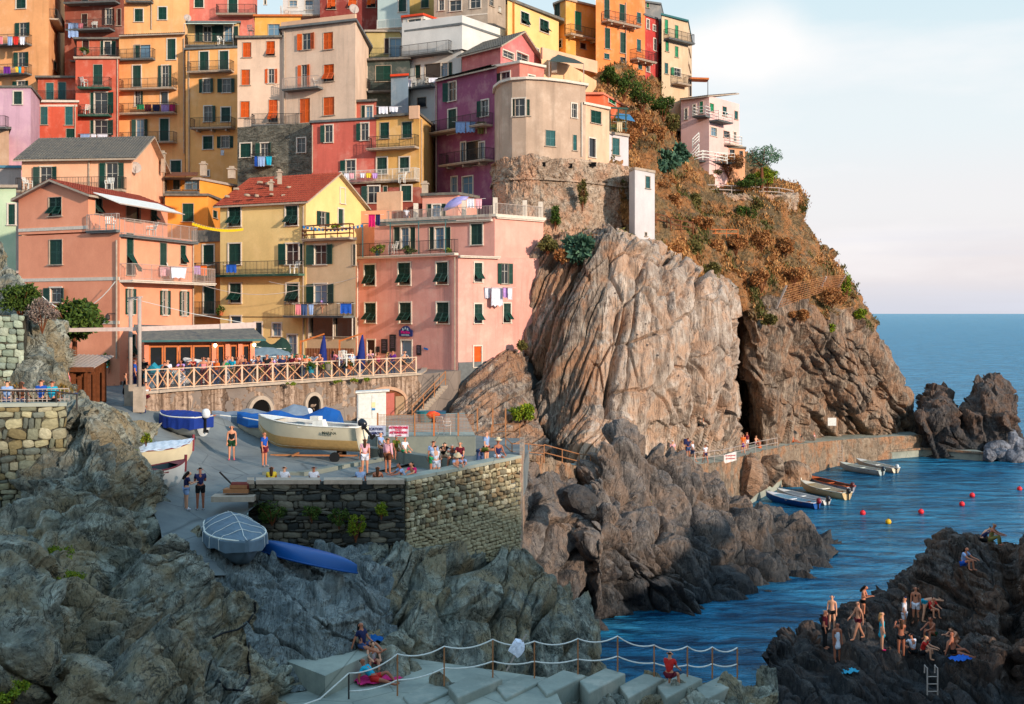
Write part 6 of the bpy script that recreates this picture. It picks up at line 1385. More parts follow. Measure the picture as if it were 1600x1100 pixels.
def boat(name, label, bow, stern, z, Wd, H, rgb, cover=None, covc=None, rim=(230, 226, 214), inner=(150, 150, 140), motor=None, motor_up=False, thwarts=2, keelc=None, group=None, sheer=.25, double=False, flip=False, ridge=.35, stem=False, fenders=0, zoff=0, skirt=.22, z2=None, extra=None):
    a = Vector((*XY(bow[0], (HC - z) * F / (bow[1] - HY)), z)); c = Vector((*XY(stern[0], (HC - z) * F / (stern[1] - HY)), z)) if len(stern) == 2 else Vector((*XY(stern[0], stern[2]), z))
    if len(bow) == 3: a = Vector((*XY(bow[0], bow[2]), z))
    d = a - c; L_ = d.length; an = math.atan2(d.y, d.x); mid_ = (a + c) / 2; e = empty(name, (mid_.x, mid_.y, z + zoff), an); tag(e, label, 'boat', group); st = stations(L_, Wd, H, sheer, double=double)
    if flip: e.rotation_euler = (math.pi, 0, an); e.location.z = z + zoff + H + sheer * .4
    hm = objmat = simple('hull_%d_%d_%d' % rgb, rgb, .4, .4, var=.06, sc_=2)
    v, f = shell(st); b = MB(); b.add(v, f); hull = b.build('hull', hm, e, True)
    if not flip:
        v, f = shell(st, .05, up=True); b = MB(); b.add(v, f); b.build('inner_hull', simple('inner_%d_%d_%d' % inner, inner, .7), e, True)
    rm = simple('rim_%d_%d_%d' % rim, rim, .5)
    b = MB()
    for s_ in (-1, 1): b.tube([(x, s_ * w, zg + .01) for x, w, zg, zk in st], .035, 6)
    b.beam((st[0][0], -st[0][1], st[0][2]), (st[0][0], st[0][1], st[0][2]), .06); b.build('gunwale', rm, e, True)
    if stem: b = MB(); x, w, zg, zk = st[-1]; b.beam((x, 0, zk), (x + .04, 0, zg + .22), .08, .1); b.build('stem_post', rm, e)
    if keelc:
        b = MB(); k_ = 7; V = []
        for x, w, zg, zk in st:
            for j in range(k_): s_ = (j - 3) / 3; a_ = abs(s_) * .68; V.append((x, 1.015 * w * math.copysign(a_ ** .62, s_) * (.86 + .14 * a_) if a_ else 0, zk - .012 + (zg - zk) * a_ ** 1.9))
        b.add(V, [(i * k_ + j, (i + 1) * k_ + j, (i + 1) * k_ + j + 1, i * k_ + j + 1) for i in range(len(st) - 1) for j in range(k_ - 1)]); b.build('lower_hull', simple('keel_%d' % keelc[0], keelc, .6), e, True)  # separately coloured shell over the lower part of the hull
    if cover:
        V = []; k_ = 13
        for i, (x, w, zg, zk) in enumerate(st):
            t = i / (len(st) - 1); rd = ridge * (math.sin(math.pi * min(1, t * 1.05 + .08)) ** .7 if not isinstance(ridge, tuple) else 1)
            if cover == 'peak': rd = ridge * (.35 + .9 * math.exp(-((t - .12) / .16) ** 2) + .5 * math.exp(-((t - .6) / .12) ** 2))
            for j in range(k_):
                s_ = (j - 6) / 6; a_ = abs(s_)
                if a_ > .8: y = math.copysign(w + .05 + .02 * math.sin(i * 2.3 + j), s_); zz = zg + .03 - (skirt + .05 * math.sin(i * 1.7)) * (a_ - .8) / .2
                else: y = s_ / .8 * (w + .03); zz = zg + .05 + rd * (1 - (a_ / .8) ** 1.3) + .025 * math.sin(i * 2.9 + j * 1.3)
                V.append((x * 1.015, y, zz))
        n = len(st); b = MB(); b.add(V, [(i * k_ + j, i * k_ + j + 1, (i + 1) * k_ + j + 1, (i + 1) * k_ + j) for i in range(n - 1) for j in range(k_ - 1)] + [tuple(range(k_)), tuple((n - 1) * k_ + j for j in range(k_))[::-1]]); b.build('cover', simple('tarp_%d_%d_%d' % covc, covc, .75, var=.15, sc_=2), e)
        if cover == 'rope':
            b = MB()
            for i in (3, 6, 9, 11): b.tube([(V[i * k_ + j][0], V[i * k_ + j][1], V[i * k_ + j][2] + .015) for j in range(k_)], .014, 4)
            b.tube([(V[i * k_ + 6][0], V[i * k_ + 6][1], V[i * k_ + 6][2] + .015) for i in range(n)], .014, 4); b.build('lashing', M_white, e)
    elif not flip:
        for i in range(thwarts):
            x, w, zg, zk = st[3 + i * 4]; b = MB(); b.box((x, 0, zg - .12), (.24, 2 * w - .08, .05)); b.build('seat', rm if i else M_wood, e)
        b = MB(); x, w, zg, zk = st[-4]; b.add([(st[-1][0], 0, st[-1][2] + .02), (x, -w, zg + .02), (x, w, zg + .02)], [(0, 2, 1)]); b.build('fore_deck', rm, e)
    for i in range(fenders):
        x, w, zg, zk = st[4 + i * 3]
        b = MB(); b.tube([(x - .12, -w - .05, zg - .22), (x + .12, -w - .05, zg - .22)], .07, 8); b.build('fender', extra or M_white, e, True)
    if motor:
        x, w, zg, zk = st[0]; mo = empty('outboard_motor', (x - .12, 0, zg - .05)); mo.parent = e
        if motor_up: mo.rotation_euler = (0, .75, 0)
        b = MB(); b.lathe([(.11, .0), (.17, .06), (.19, .2), (.17, .36), (.1, .45), (.02, .47)], 10); b.v = [(v_[0] * 1.25 - .05, v_[1], v_[2]) for v_ in b.v]; b.build('cowl', simple('motor_%d' % motor[0], motor, .3, .5), mo, True)
        b = MB(); b.box((0, 0, -.3), (.12, .07, .65)); b.box((-.03, 0, -.62), (.34, .06, .06)); b.tube([(-.2, 0, -.7), (.1, 0, -.7)], .05, 8); b.box((.0, 0, -.0), (.2, .2, .08)); b.build('motor_leg', M_black, mo)
    return e
boat('motor_boat', 'big cream-white motor boat on a trailer with its name on the stern side', (404, 712, 60.4), (566, 714, 58.2), 9.85, 2.0, 1.25, (216, 206, 180), rim=(236, 232, 222), inner=(200, 196, 188), motor=(24, 28, 38), motor_up=True, thwarts=2, keelc=(196, 160, 104), sheer=.45, zoff=.1)
mb_ = [o for o in COL.objects if o.name == 'motor_boat'][0]
textmesh('MARINA', .2, simple('boat_ink', (30, 50, 40)), mb_, (-1.7, .95, .98), (R(90), 0, math.pi), sx=1.1, bold=.004)
b = MB(); b.box((-.6, 0, 1.38), (.7, .5, .35), tp=.7); b.box((-.4, 0, 1.62), (.5, .4, .2)); b.build('console', M_white, mb_)
b = MB(); b.beam((1.9, -.42, 1.3), (-2.3, -.8, 1.25), .04, .03); b.build('rub_strip', simple('strip_blue', (60, 80, 110)), mb_)
e = empty('boat_trailer', tuple(P(492, 716, 58.8))); e.rotation_euler = (0, 0, math.pi - .06); tag(e, 'rusty boat trailer with small wheels under the cream-white motor boat', 'trailer')
b = MB(); b.beam((-2.2, 0, .15), (2.3, 0, .15), .1, .08); b.beam((-1.2, -.8, .2), (-1.2, .8, .2), .1, .1); b.beam((1.0, -.6, .2), (1.0, .6, .2), .1, .08); b.build('frame', M_rust, e)
for s_ in (-.85, .85): b = MB(); b.tube([(-1.2, s_ - .08, .16), (-1.2, s_ + .08, .16)], .26, 12); b.build('wheel', M_black, e)
boat('covered_boat', 'boat under a bright blue tarpaulin peaked over its motor, behind the cream motor boat', (372, 694, 63.2), (530, 690, 62.5), 9.95, 1.9, 1.05, (196, 192, 176), 'peak', (18, 84, 156), ridge=.62, sheer=.3, skirt=.45)
boat('covered_boat', 'long boat under a grey tarpaulin in front of the retaining wall', (332, 686, 63.8), (478, 678, 66.0), 10.1, 1.9, .95, (150, 150, 120), 'peak', (112, 126, 142), ridge=.5, sheer=.3, skirt=.5, motor=(220, 220, 224))
boat('covered_boat', 'boat wrapped in a deep blue tarpaulin with a white outboard, under the fence corner', (252, 664, 59.5), (318, 672, 58.0), 10.75, 1.7, .95, (190, 190, 186), 'plain', (20, 50, 130), ridge=.22, sheer=.2, motor=(225, 225, 225), skirt=.6)
boat('covered_boat', 'cream boat with dark red rim under a pale sheet, left of the ramp', (301, 724, 52.6), (205, 716, 50.6), 9.95, 1.7, .95, (214, 200, 168), 'plain', (184, 196, 208), rim=(120, 40, 50), ridge=.22, sheer=.3, skirt=.02, stem=True)
boat('rowing_boat', 'open white rowing boat with dark interior and red rim, left of the couple', (289, 752, 49.2), (205, 742, 47.6), 9.6, 1.5, .8, (214, 214, 210), rim=(110, 34, 44), inner=(16, 44, 56), sheer=.3, stem=True)
boat('covered_boat', 'rounded boat under a lashed grey tarpaulin at the end of the ramp', (386, 905, 40.6), (352, 842, 45.4), 7.75, 2.15, .95, (92, 108, 120), 'rope', (100, 118, 132), ridge=.5, sheer=.12, skirt=.45, zoff=.1)
boat('kayak', 'upturned blue kayak lying on the rock below the dark wall', (558, 888, 40.4), (400, 848, 44.6), 7.9, .95, .42, (16, 82, 150), double=True, flip=True, rim=(16, 74, 140), sheer=.05)
G6 = 'small boats moored by the jetty'
boat('rowing_boat', 'blue and white rowing boat nearest the rounded rock', (1197, 781), (1277, 795), 0, 1.5, .62, (22, 84, 160), rim=(226, 226, 230), inner=(150, 190, 210), motor=(130, 20, 40), group=G6, fenders=3, extra=M_black, zoff=-.12, sheer=.3)
boat('motor_boat', 'small white boat moored just behind the blue and white one', (1214, 773), (1292, 789), 0, 1.3, .5, (214, 214, 212), rim=(232, 232, 228), inner=(180, 186, 190), motor=(40, 44, 52), group=G6, zoff=-.12, sheer=.25)
boat('motor_boat', 'cream boat with white fenders in the middle of the moored group', (1252, 766), (1324, 781), 0, 1.7, .72, (216, 186, 140), rim=(234, 226, 208), inner=(210, 196, 170), motor=(24, 26, 34), group=G6, fenders=3, zoff=-.1, sheer=.35, stem=True)
boat('rowing_boat', 'grey-white boat with an orange rim behind the cream boat', (1262, 756), (1330, 770), 0, 1.5, .66, (160, 164, 178), rim=(206, 100, 54), inner=(96, 60, 48), motor=(90, 30, 30), group=G6, fenders=3, zoff=-.1, sheer=.3)
boat('motor_boat', 'long pale grey boat with a white console near the jetty', (1312, 733), (1378, 743), 0, 1.5, .62, (182, 196, 196), rim=(214, 222, 214), inner=(190, 190, 180), motor=(24, 44, 60), group=G6, zoff=-.1, sheer=.3, fenders=2, extra=M_black)
boat('motor_boat', 'white boat with a pale outboard farthest out by the jetty', (1338, 727), (1400, 739), 0, 1.5, .6, (226, 214, 190), rim=(230, 230, 224), inner=(200, 200, 190), motor=(200, 210, 214), group=G6, zoff=-.1, sheer=.3)
G7 = 'boats and tarps parked on the piazza'
boat('covered_boat', 'long boat under a grey-blue cover with magenta edge on the piazza', (366, 0, 75), (450, 0, 77), 12.8, 1.9, 1.0, (150, 30, 100), 'plain', (110, 128, 138), ridge=.55, group=G7, zoff=.25)
boat('covered_boat', 'boat under a dark green cover behind the grey-blue covered one', (388, 0, 80), (448, 0, 82), 12.8, 1.7, 1.0, (40, 60, 50), 'peak', (28, 54, 44), ridge=.6, group=G7, zoff=.6)
boat('small_boat', 'cream dinghy under a green cover near the blue parasols', (484, 0, 74.5), (452, 0, 78), 12.8, 1.5, .9, (206, 186, 140), 'plain', (20, 120, 86), ridge=.35, group=G7, zoff=.1, skirt=.05)
boat('small_boat', 'white-blue dinghy tilted on the piazza before the restaurant', (288, 0, 68), (330, 0, 67), 12.8, 1.4, .7, (80, 130, 170), rim=(224, 224, 224), inner=(200, 206, 210), group=G7, zoff=.55)
boat('covered_boat', 'boat under a blue cover behind the crowd at the fence', (340, 0, 69.5), (384, 0, 70.5), 12.8, 1.5, .8, (40, 50, 70), 'plain', (20, 60, 120), ridge=.3, group=G7)
boat('covered_boat', 'turquoise-covered tender beside the left end of the fence', (262, 0, 66), (238, 0, 64), 12.8, 1.3, .7, (214, 214, 210), 'peak', (34, 130, 150), ridge=.5, group=G7)
boat('covered_boat', 'boat end under a blue tarpaulin beside the kiosk on the left', (92, 0, 56.5), (134, 0, 56.8), 11.9, 1.6, .8, (30, 60, 110), 'plain', (20, 70, 140), ridge=.25)
# buoys
for i, (x, y, c, t) in enumerate(((1519, 776, 'red', 'beyond the others, towards the jetty'), (1503, 790, 'red', 'close to the farthest one'), (1439, 802, 'red', 'in the middle of the harbour'), (1348, 804, 'red', 'nearest the moored boats'), (1593, 766, 'red', 'at the right edge of the photo'), (1388, 818, 'yellow', 'between the red ones'))):
    p = Vector((*XY(x, 17 * F / (y - HY)), .12)); e = empty('buoy', p); tag(e, '%s round mooring buoy %s' % (c, t), 'buoy', 'mooring buoys'); b = MB(); b.lathe([(.02, -.24), (.16, -.18), (.25, 0), (.2, .16), (.09, .24), (.02, .26)], 12); b.build('float', simple('buoy_' + c, (220, 40, 50) if c == 'red' else (220, 170, 30), .4), e, True); b = MB(); b.tube([(0, 0, .22), (0, 0, .36)], .03, 6); b.build('ring', M_black, e)
# ---------------- people ----------------
def fk(ps):
    """ps: dict of pose angles -> joints (metres, stature 1.72, facing -Y, feet/seat at z=0)"""
    lean = ps.get('lean', 0); side = ps.get('side', 0); J = {}
    def v(pitch, out=0): return Vector((math.sin(out), -math.sin(pitch) * math.cos(out), math.cos(pitch) * math.cos(out)))   # pitch forward from up
    hip = Vector((0, 0, .92)); up = v(lean, side); J['pelvis'] = hip; J['belly'] = hip + up * .17; l2 = lean + ps.get('hunch', 0); up2 = v(l2, side); J['chest'] = J['belly'] + up2 * .22; J['neck'] = J['chest'] + up2 * .14
    hp = l2 + ps.get('nod', 0); uh = v(hp, side); J['jaw'] = J['neck'] + uh * .09; J['head'] = J['neck'] + uh * .17; J['crown'] = J['neck'] + uh * .25; fw = v(hp + math.pi / 2, side); J['nose'] = J['head'] + fw * .115 - uh * .02; J['face'] = J['head'] + fw * .03
    for s_, sg in (('R', -1), ('L', 1)):
        sh = J['chest'] + up2 * .09 + Vector((sg * .175, 0, 0)); J['sh' + s_] = sh; a1 = ps.get('arm' + s_, (0, .12, .15)); d1 = v(math.pi - a1[0], 0); d1 = (Vector((sg * math.sin(a1[1]), d1.y * math.cos(a1[1]), d1.z * math.cos(a1[1])))); J['el' + s_] = sh + d1 * .29
        a2 = a1[0] + a1[2]; d2 = v(math.pi - a2, 0); inn = ps.get('in' + s_, 0); d2 = Vector((sg * math.sin(a1[1] * .4 - inn), d2.y * math.cos(inn), d2.z * math.cos(inn))).normalized(); J['wr' + s_] = J['el' + s_] + d2 * .25; J['hd' + s_] = J['wr' + s_] + d2 * .08; J['d' + s_] = d2
        h = hip + Vector((sg * .095, 0, -.02)); J['hp' + s_] = h; b1 = ps.get('leg' + s_, (0, .03, 0)); t1 = v(math.pi - b1[0], 0); t1 = Vector((sg * math.sin(b1[1]), t1.y, t1.z)).normalized(); J['kn' + s_] = h + t1 * .43
        b2 = b1[0] - b1[2]; t2 = v(math.pi - b2, 0); t2 = Vector((sg * math.sin(b1[1]) * .5, t2.y, t2.z)).normalized(); J['an' + s_] = J['kn' + s_] + t2 * .41; ft = v(math.pi - b2 - 1.45 + ps.get('foot', 0), 0) * -1; ft = Vector((sg * .1, -math.cos(b2 * .5), -.12 if abs(b2) < .6 else .5)).normalized(); J['to' + s_] = J['an' + s_] + ft * .17
    zmin = min([J[k].z for k in ('anR', 'anL', 'toR', 'toL')] + ([J['pelvis'].z - .06] if ps.get('seat') == 2 else [])) - .05
    if ps.get('seat') == 1: zmin = J['pelvis'].z - .11                      # sits on something: z=0 is the seat
    for k in J:
        if not k.startswith('d'): J[k] = J[k] - Vector((0, 0, zmin))
    return J
def skin(verts, edges, radii, sub=1, root=0, name='body'):
    me = bpy.data.meshes.new(name); me.from_pydata([tuple(v) for v in verts], edges, []); o = bpy.data.objects.new('tmp', me); COL.objects.link(o); md = o.modifiers.new('s', 'SKIN'); md.use_smooth_shade = True
    if not me.skin_vertices: bpy.context.view_layer.objects.active = o; me.skin_vertices.new() if hasattr(me.skin_vertices, 'new') else None
    for i, r in enumerate(radii): me.skin_vertices[0].data[i].radius = (r, r) if not isinstance(r, tuple) else r; me.skin_vertices[0].data[i].use_root = (i == root)
    s_ = o.modifiers.new('u', 'SUBSURF'); s_.levels = sub; s_.render_levels = sub; dg = bpy.context.evaluated_depsgraph_get(); dg.update(); out = bpy.data.meshes.new_from_object(o.evaluated_get(dg)); bpy.data.objects.remove(o); out.name = name; return out
_pm = {}
def chain_mesh(chains, sub=1, name='body'):
    V = []; E = []; Rr = []; ix = {}
    for ch in chains:
        pr = None
        for key, p, r in ch:
            if key not in ix: ix[key] = len(V); V.append(p); Rr.append(r)
            i = ix[key]
            if pr is not None and pr != i: E.append((pr, i))
            pr = i
    return skin(V, E, Rr, sub, 0, name)
POSES = {
 'stand': dict(armR=(.05, .1, .2), armL=(-.05, .1, .25)),
 'phone': dict(armR=(.35, .12, 1.5), armL=(.35, .12, 1.4), inR=.35, inL=.35, nod=.5, hunch=.1),
 'walk': dict(armR=(.4, .1, .4), armL=(-.35, .1, .3), legR=(-.32, .02, .2), legL=(.38, .02, .1)),
 'hips': dict(armR=(-.3, .6, 1.2), armL=(.1, .1, .3), inR=.9, legL=(.1, .1, .1)),
 'camera': dict(armR=(.9, .2, 1.5), armL=(.9, .2, 1.5), inR=.5, inL=.5),
 'rail': dict(lean=.35, armR=(.95, .15, .5), armL=(.95, .15, .5), inR=.3, inL=.3, hunch=.1, legR=(-.05, .04, 0), legL=(.12, .04, .2)),
 'sit': dict(seat=1, lean=.05, armR=(.55, .1, .5), armL=(.5, .1, .6), legR=(1.45, .12, 1.35), legL=(1.5, .14, 1.5)),
 'sithunch': dict(seat=1, lean=.4, hunch=.3, nod=.2, armR=(1.1, .12, .7), armL=(1.05, .12, .8), inR=.3, inL=.3, legR=(1.5, .2, 1.4), legL=(1.55, .22, 1.5)),
 'knees': dict(seat=2, lean=.1, hunch=.2, armR=(.9, .1, .5), armL=(.9, .1, .5), inR=.3, inL=.2, legR=(2.1, .12, 2.05), legL=(2.0, .12, 1.9)),
 'long': dict(seat=2, lean=-.15, armR=(-.4, .25, .1), armL=(.5, .12, .5), legR=(1.5, .08, .1), legL=(1.85, .1, .9)),
 'lie': dict(seat=2, lean=-1.05, hunch=.2, nod=.5, armR=(-.3, .4, .6), armL=(.1, .2, .4), legR=(1.5, .08, .1), legL=(2.05, .08, 1.3)),
 'bend': dict(lean=1.15, hunch=.3, armR=(1.5, .1, .1), armL=(1.3, .12, .2), legR=(-.1, .05, .1), legL=(.15, .05, .2)),
 'climb': dict(lean=.45, armR=(1.6, .3, .4), armL=(.8, .2, .6), legR=(.9, .1, 1.1), legL=(-.1, .05, .1)),
}
def person_meshes(pose):
    if pose in _pm: return _pm[pose]
    J = fk(POSES[pose]); M = {}
    ch = [[('pelvis', J['pelvis'], .115), ('belly', J['belly'], .105), ('chest', J['chest'], .125), ('neck', J['neck'], .055), ('jaw', J['jaw'], .068), ('head', J['head'], .098), ('crown', J['crown'], .07)], [('head', J['head'], .098), ('nose', J['nose'], .014)]]
    for s_ in 'RL':
        d = J['d' + s_]; W0 = J['wr' + s_]; sx = d.cross(Vector((0, 0, 1))); sx = sx.normalized() if sx.length > .1 else Vector((1, 0, 0)); up_ = sx.cross(d); pm_ = W0 + d * .05
        ch += [[('chest', 0, 0), ('sh' + s_, J['sh' + s_], .062), ('el' + s_, J['el' + s_], .042), ('wr' + s_, W0, .028), ('pm' + s_, pm_, .036)], [('pelvis', 0, 0), ('hp' + s_, J['hp' + s_], .098), ('kn' + s_, J['kn' + s_], .062), ('an' + s_, J['an' + s_], .04), ('to' + s_, J['to' + s_], .034)]]
        for i in range(4): o_ = sx * (i - 1.5) * .019; l_ = (.062, .072, .068, .052)[i]; ch.append([('pm' + s_, 0, 0), ('f%d' % i + s_, pm_ + d * .045 + o_, .010), ('g%d' % i + s_, pm_ + d * (.045 + l_ * .6) + o_ - up_ * .012, .009), ('h%d' % i + s_, pm_ + d * (.04 + l_) + o_ - up_ * .03, .008)])
        ch.append([('wr' + s_, 0, 0), ('t' + s_, W0 + d * .035 - sx * .04, .012), ('tt' + s_, W0 + d * .075 - sx * .052, .010)])
        th = J['hp' + s_].lerp(J['kn' + s_], .5)
    M['body'] = chain_mesh(ch, 1, 'body')
    tor = [('pelvis', J['pelvis'] + (J['belly'] - J['pelvis']) * .1, .128), ('belly', J['belly'], .122), ('chest', J['chest'], .142), ('nk', J['chest'].lerp(J['neck'], .55), .085)]
    M['shirt'] = chain_mesh([tor] + [[('chest', 0, 0), ('s' + s_, J['sh' + s_], .078), ('e' + s_, J['sh' + s_].lerp(J['el' + s_], .62), .062)] for s_ in 'RL'], 1, 'shirt')
    M['vest'] = chain_mesh([tor] + [[('chest', 0, 0), ('s' + s_, J['sh' + s_] * .75 + J['chest'] * .25, .06)] for s_ in 'RL'], 1, 'top')
    M['longsleeve'] = chain_mesh([tor] + [[('chest', 0, 0), ('s' + s_, J['sh' + s_], .078), ('e' + s_, J['el' + s_], .056), ('w' + s_, J['el' + s_].lerp(J['wr' + s_], .85), .042)] for s_ in 'RL'], 1, 'jumper')
    M['bikini'] = chain_mesh([[('a', J['chest'] + Vector((-.07, -.02, 0)), .104), ('b', J['chest'] + Vector((.07, -.02, 0)), .104)]], 1, 'bikini_top')
    for nm, f in (('shorts', .62), ('trousers', 1.9), ('trunks', .35)):
        M[nm] = chain_mesh([[('pelvis', J['pelvis'] + (J['belly'] - J['pelvis']) * .25, .126)] + [('h' + s_, J['hp' + s_], .114)] + ([('k' + s_, J['hp' + s_].lerp(J['kn' + s_], f), .098)] if f <= 1 else [('k' + s_, J['kn' + s_], .078), ('n' + s_, J['an' + s_], .06)]) for s_ in 'RL'], 1, nm)
    kn = (J['knR'] + J['knL']) / 2; M['skirt'] = chain_mesh([[('pelvis', J['pelvis'] + (J['belly'] - J['pelvis']) * .3, .125), ('m', J['pelvis'].lerp(kn, .4), .17), ('k', J['pelvis'].lerp(kn, .95), .2)]], 1, 'skirt')
    M['dress'] = chain_mesh([tor + [('x', J['chest'], .142)], [('pelvis', 0, 0), ('m', J['pelvis'].lerp(kn, .4), .165), ('k', J['pelvis'].lerp(kn, .9), .19)]], 1, 'dress')
    uh = (J['crown'] - J['neck']).normalized(); fw = (J['nose'] - J['head']).normalized(); bk = -fw
    M['hair'] = chain_mesh([[('a', J['head'] + bk * .025 + uh * .055, .098), ('b', J['head'] + bk * .045 - uh * .03, .08)]], 1, 'hair')
    M['longhair'] = chain_mesh([[('a', J['head'] + bk * .025 + uh * .055, .1), ('b', J['head'] + bk * .06 - uh * .05, .088), ('c', J['neck'] + bk * .1 - uh * .08, .075), ('d', J['neck'] + bk * .1 - uh * .22, .05)]], 1, 'hair')
    M['cap'] = chain_mesh([[('a', J['head'] + uh * .075, .1), ('b', J['head'] + uh * .05 + fw * .1, .05)]], 1, 'cap'); b = MB(); b.lathe([(.0, .14), (.09, .13), (.1, .03), (.2, .01), (.2, -.005), (.0, -.005)], 14); q_ = uh.to_track_quat('Z', 'Y'); b.v = [tuple(q_ @ Vector(v_) + J['head'] + uh * .06) for v_ in b.v]; M['hat'] = b.mesh('hat', M_cloth, True)
    b = MB(); sx = fw.cross(uh).normalized()
    for s_ in (-1, 1): c = J['head'] + fw * .09 + sx * .035 * s_ + uh * .01; b.box(c, (.022, .022, .014))
    M['eyes'] = b.mesh('eyes', M_black); b = MB()
    for s_ in (-1, 1): b.box(J['head'] + sx * .098 * s_, (.03, .03, .06))
    M['ears'] = b.mesh('ears', M_skin)
    M['shoes'] = chain_mesh([[('a' + s_, J['an' + s_] + Vector((0, 0.02, -.015)), .048), ('t' + s_, J['to' + s_], .042)] for s_ in 'R'], 1, 'shoe'); M['shoes2'] = chain_mesh([[('a', J['anL'] + Vector((0, 0.02, -.015)), .048), ('t', J['toL'], .042)]], 1, 'shoe')
    for k, m in M.items():
        if k in ('hat', 'eyes'): continue
        m.materials.clear(); m.materials.append(M_skin if k in ('body', 'ears') else M_cloth)
    _pm[pose] = M; return M
HAIRC = {'k': (26, 20, 18), 'b': (70, 44, 28), 'f': (176, 130, 80), 'g': (150, 145, 140)}
SKINC = [(206, 140, 108), (190, 120, 90), (216, 156, 124), (166, 100, 74)]
PN = [0]
from mathutils.bvhtree import BVHTree
_bv = {}
def ground(px, py, names):
    best = None; o_ = Vector((0, 0, HC)); d_ = Vector(((px - 800) / F, 1, -(py - HY) / F)).normalized()
    for nm in names:
        if nm not in _bv: me = bpy.data.objects[nm].data; _bv[nm] = BVHTree.FromPolygons([v.co[:] for v in me.vertices], [p.vertices[:] for p in me.polygons])
        h = _bv[nm].ray_cast(o_, d_)
        if h[0] and (best is None or h[3] < best[1]): best = (h[0], h[3])
    return best[0] if best else None
GS = {'r': ['bathing_rock'], 'g': ['ramp', 'piazza_floor'], 'w': ['walkway', 'quay_wall'], 'c': ['cliff'], 'j': ['jetty']}
def person(px, py, g, pose, face, h, top, bot, hair, label, group=None, shoes=None, sk=None, hat=None):
    """g: 'Y52' depth, 'z5.2' ground height"""
    
    if '@' in g: Y, z = map(float, g[1:].split('@')); p = P(px, HY + (HC - z) * F / Y, Y)
    elif g in GS: p = next((q for k_ in range(0, 40, 2) for q in [ground(px, py + k_, GS[g])] if q), None) or P(px, py, 60)
    else: Y = float(g[1:]) if g[0] == 'Y' else (HC - float(g[1:])) * F / (py - HY); p = P(px, py, Y)
    M = person_meshes(pose); k = PN[0]; PN[0] += 1
    e = empty('person', p, R(face)); e.scale = (h / 1.72,) * 3; tag(e, label, 'person', group); sc_ = lin(SKINC[k % 4 if sk is None else sk]); link('body', M['body'], e, col=sc_); link('ears', M['ears'], e, col=sc_); link('eyes', M['eyes'], e)
    kind, c = top.split(':') if ':' in top else (top, '')
    if kind != 'bare': link(kind, M[{'tee': 'shirt', 'vest': 'vest', 'long': 'longsleeve', 'dress': 'dress', 'bikini': 'bikini'}[kind]], e, col=col(c))
    kind, c = bot.split(':') if ':' in bot else (bot, '')
    if kind not in ('none', ''): link(kind, M[kind], e, col=col(c))
    link('hair', M['longhair' if hair[1:] == 'l' else 'hair'], e, col=lin(HAIRC[hair[0]]))
    if hat: hk, hc = hat.split(':'); link(hk, M[hk], e, col=col(hc))
    if shoes: link('shoe', M['shoes'], e, col=col(shoes)); link('shoe', M['shoes2'], e, col=col(shoes))
    return e
def backpack(px, py, Y, label, c, rz=0):
    e = empty('backpack', P(px, py, Y), rz); tag(e, label, 'bag'); b = MB(); b.box((0, 0, 0), (.3, .17, .44), tp=.8); o = b.build('bag', M_cloth, e, col=col(c)); m = o.modifiers.new('b', 'BEVEL'); m.width = .05; m.segments = 2; b = MB(); b.box((0, -.1, -.08), (.2, .06, .2), tp=.9); b.build('pocket', M_cloth, e, col=col(c))
    b = MB(); b.tube([(-.1, .08, .18), (-.13, .2, .1), (-.1, .12, -.15)], .018, 5); b.tube([(.1, .08, .18), (.13, .2, .1), (.1, .12, -.15)], .018, 5); b.build('strap', M_cloth, e, col=col('black'))
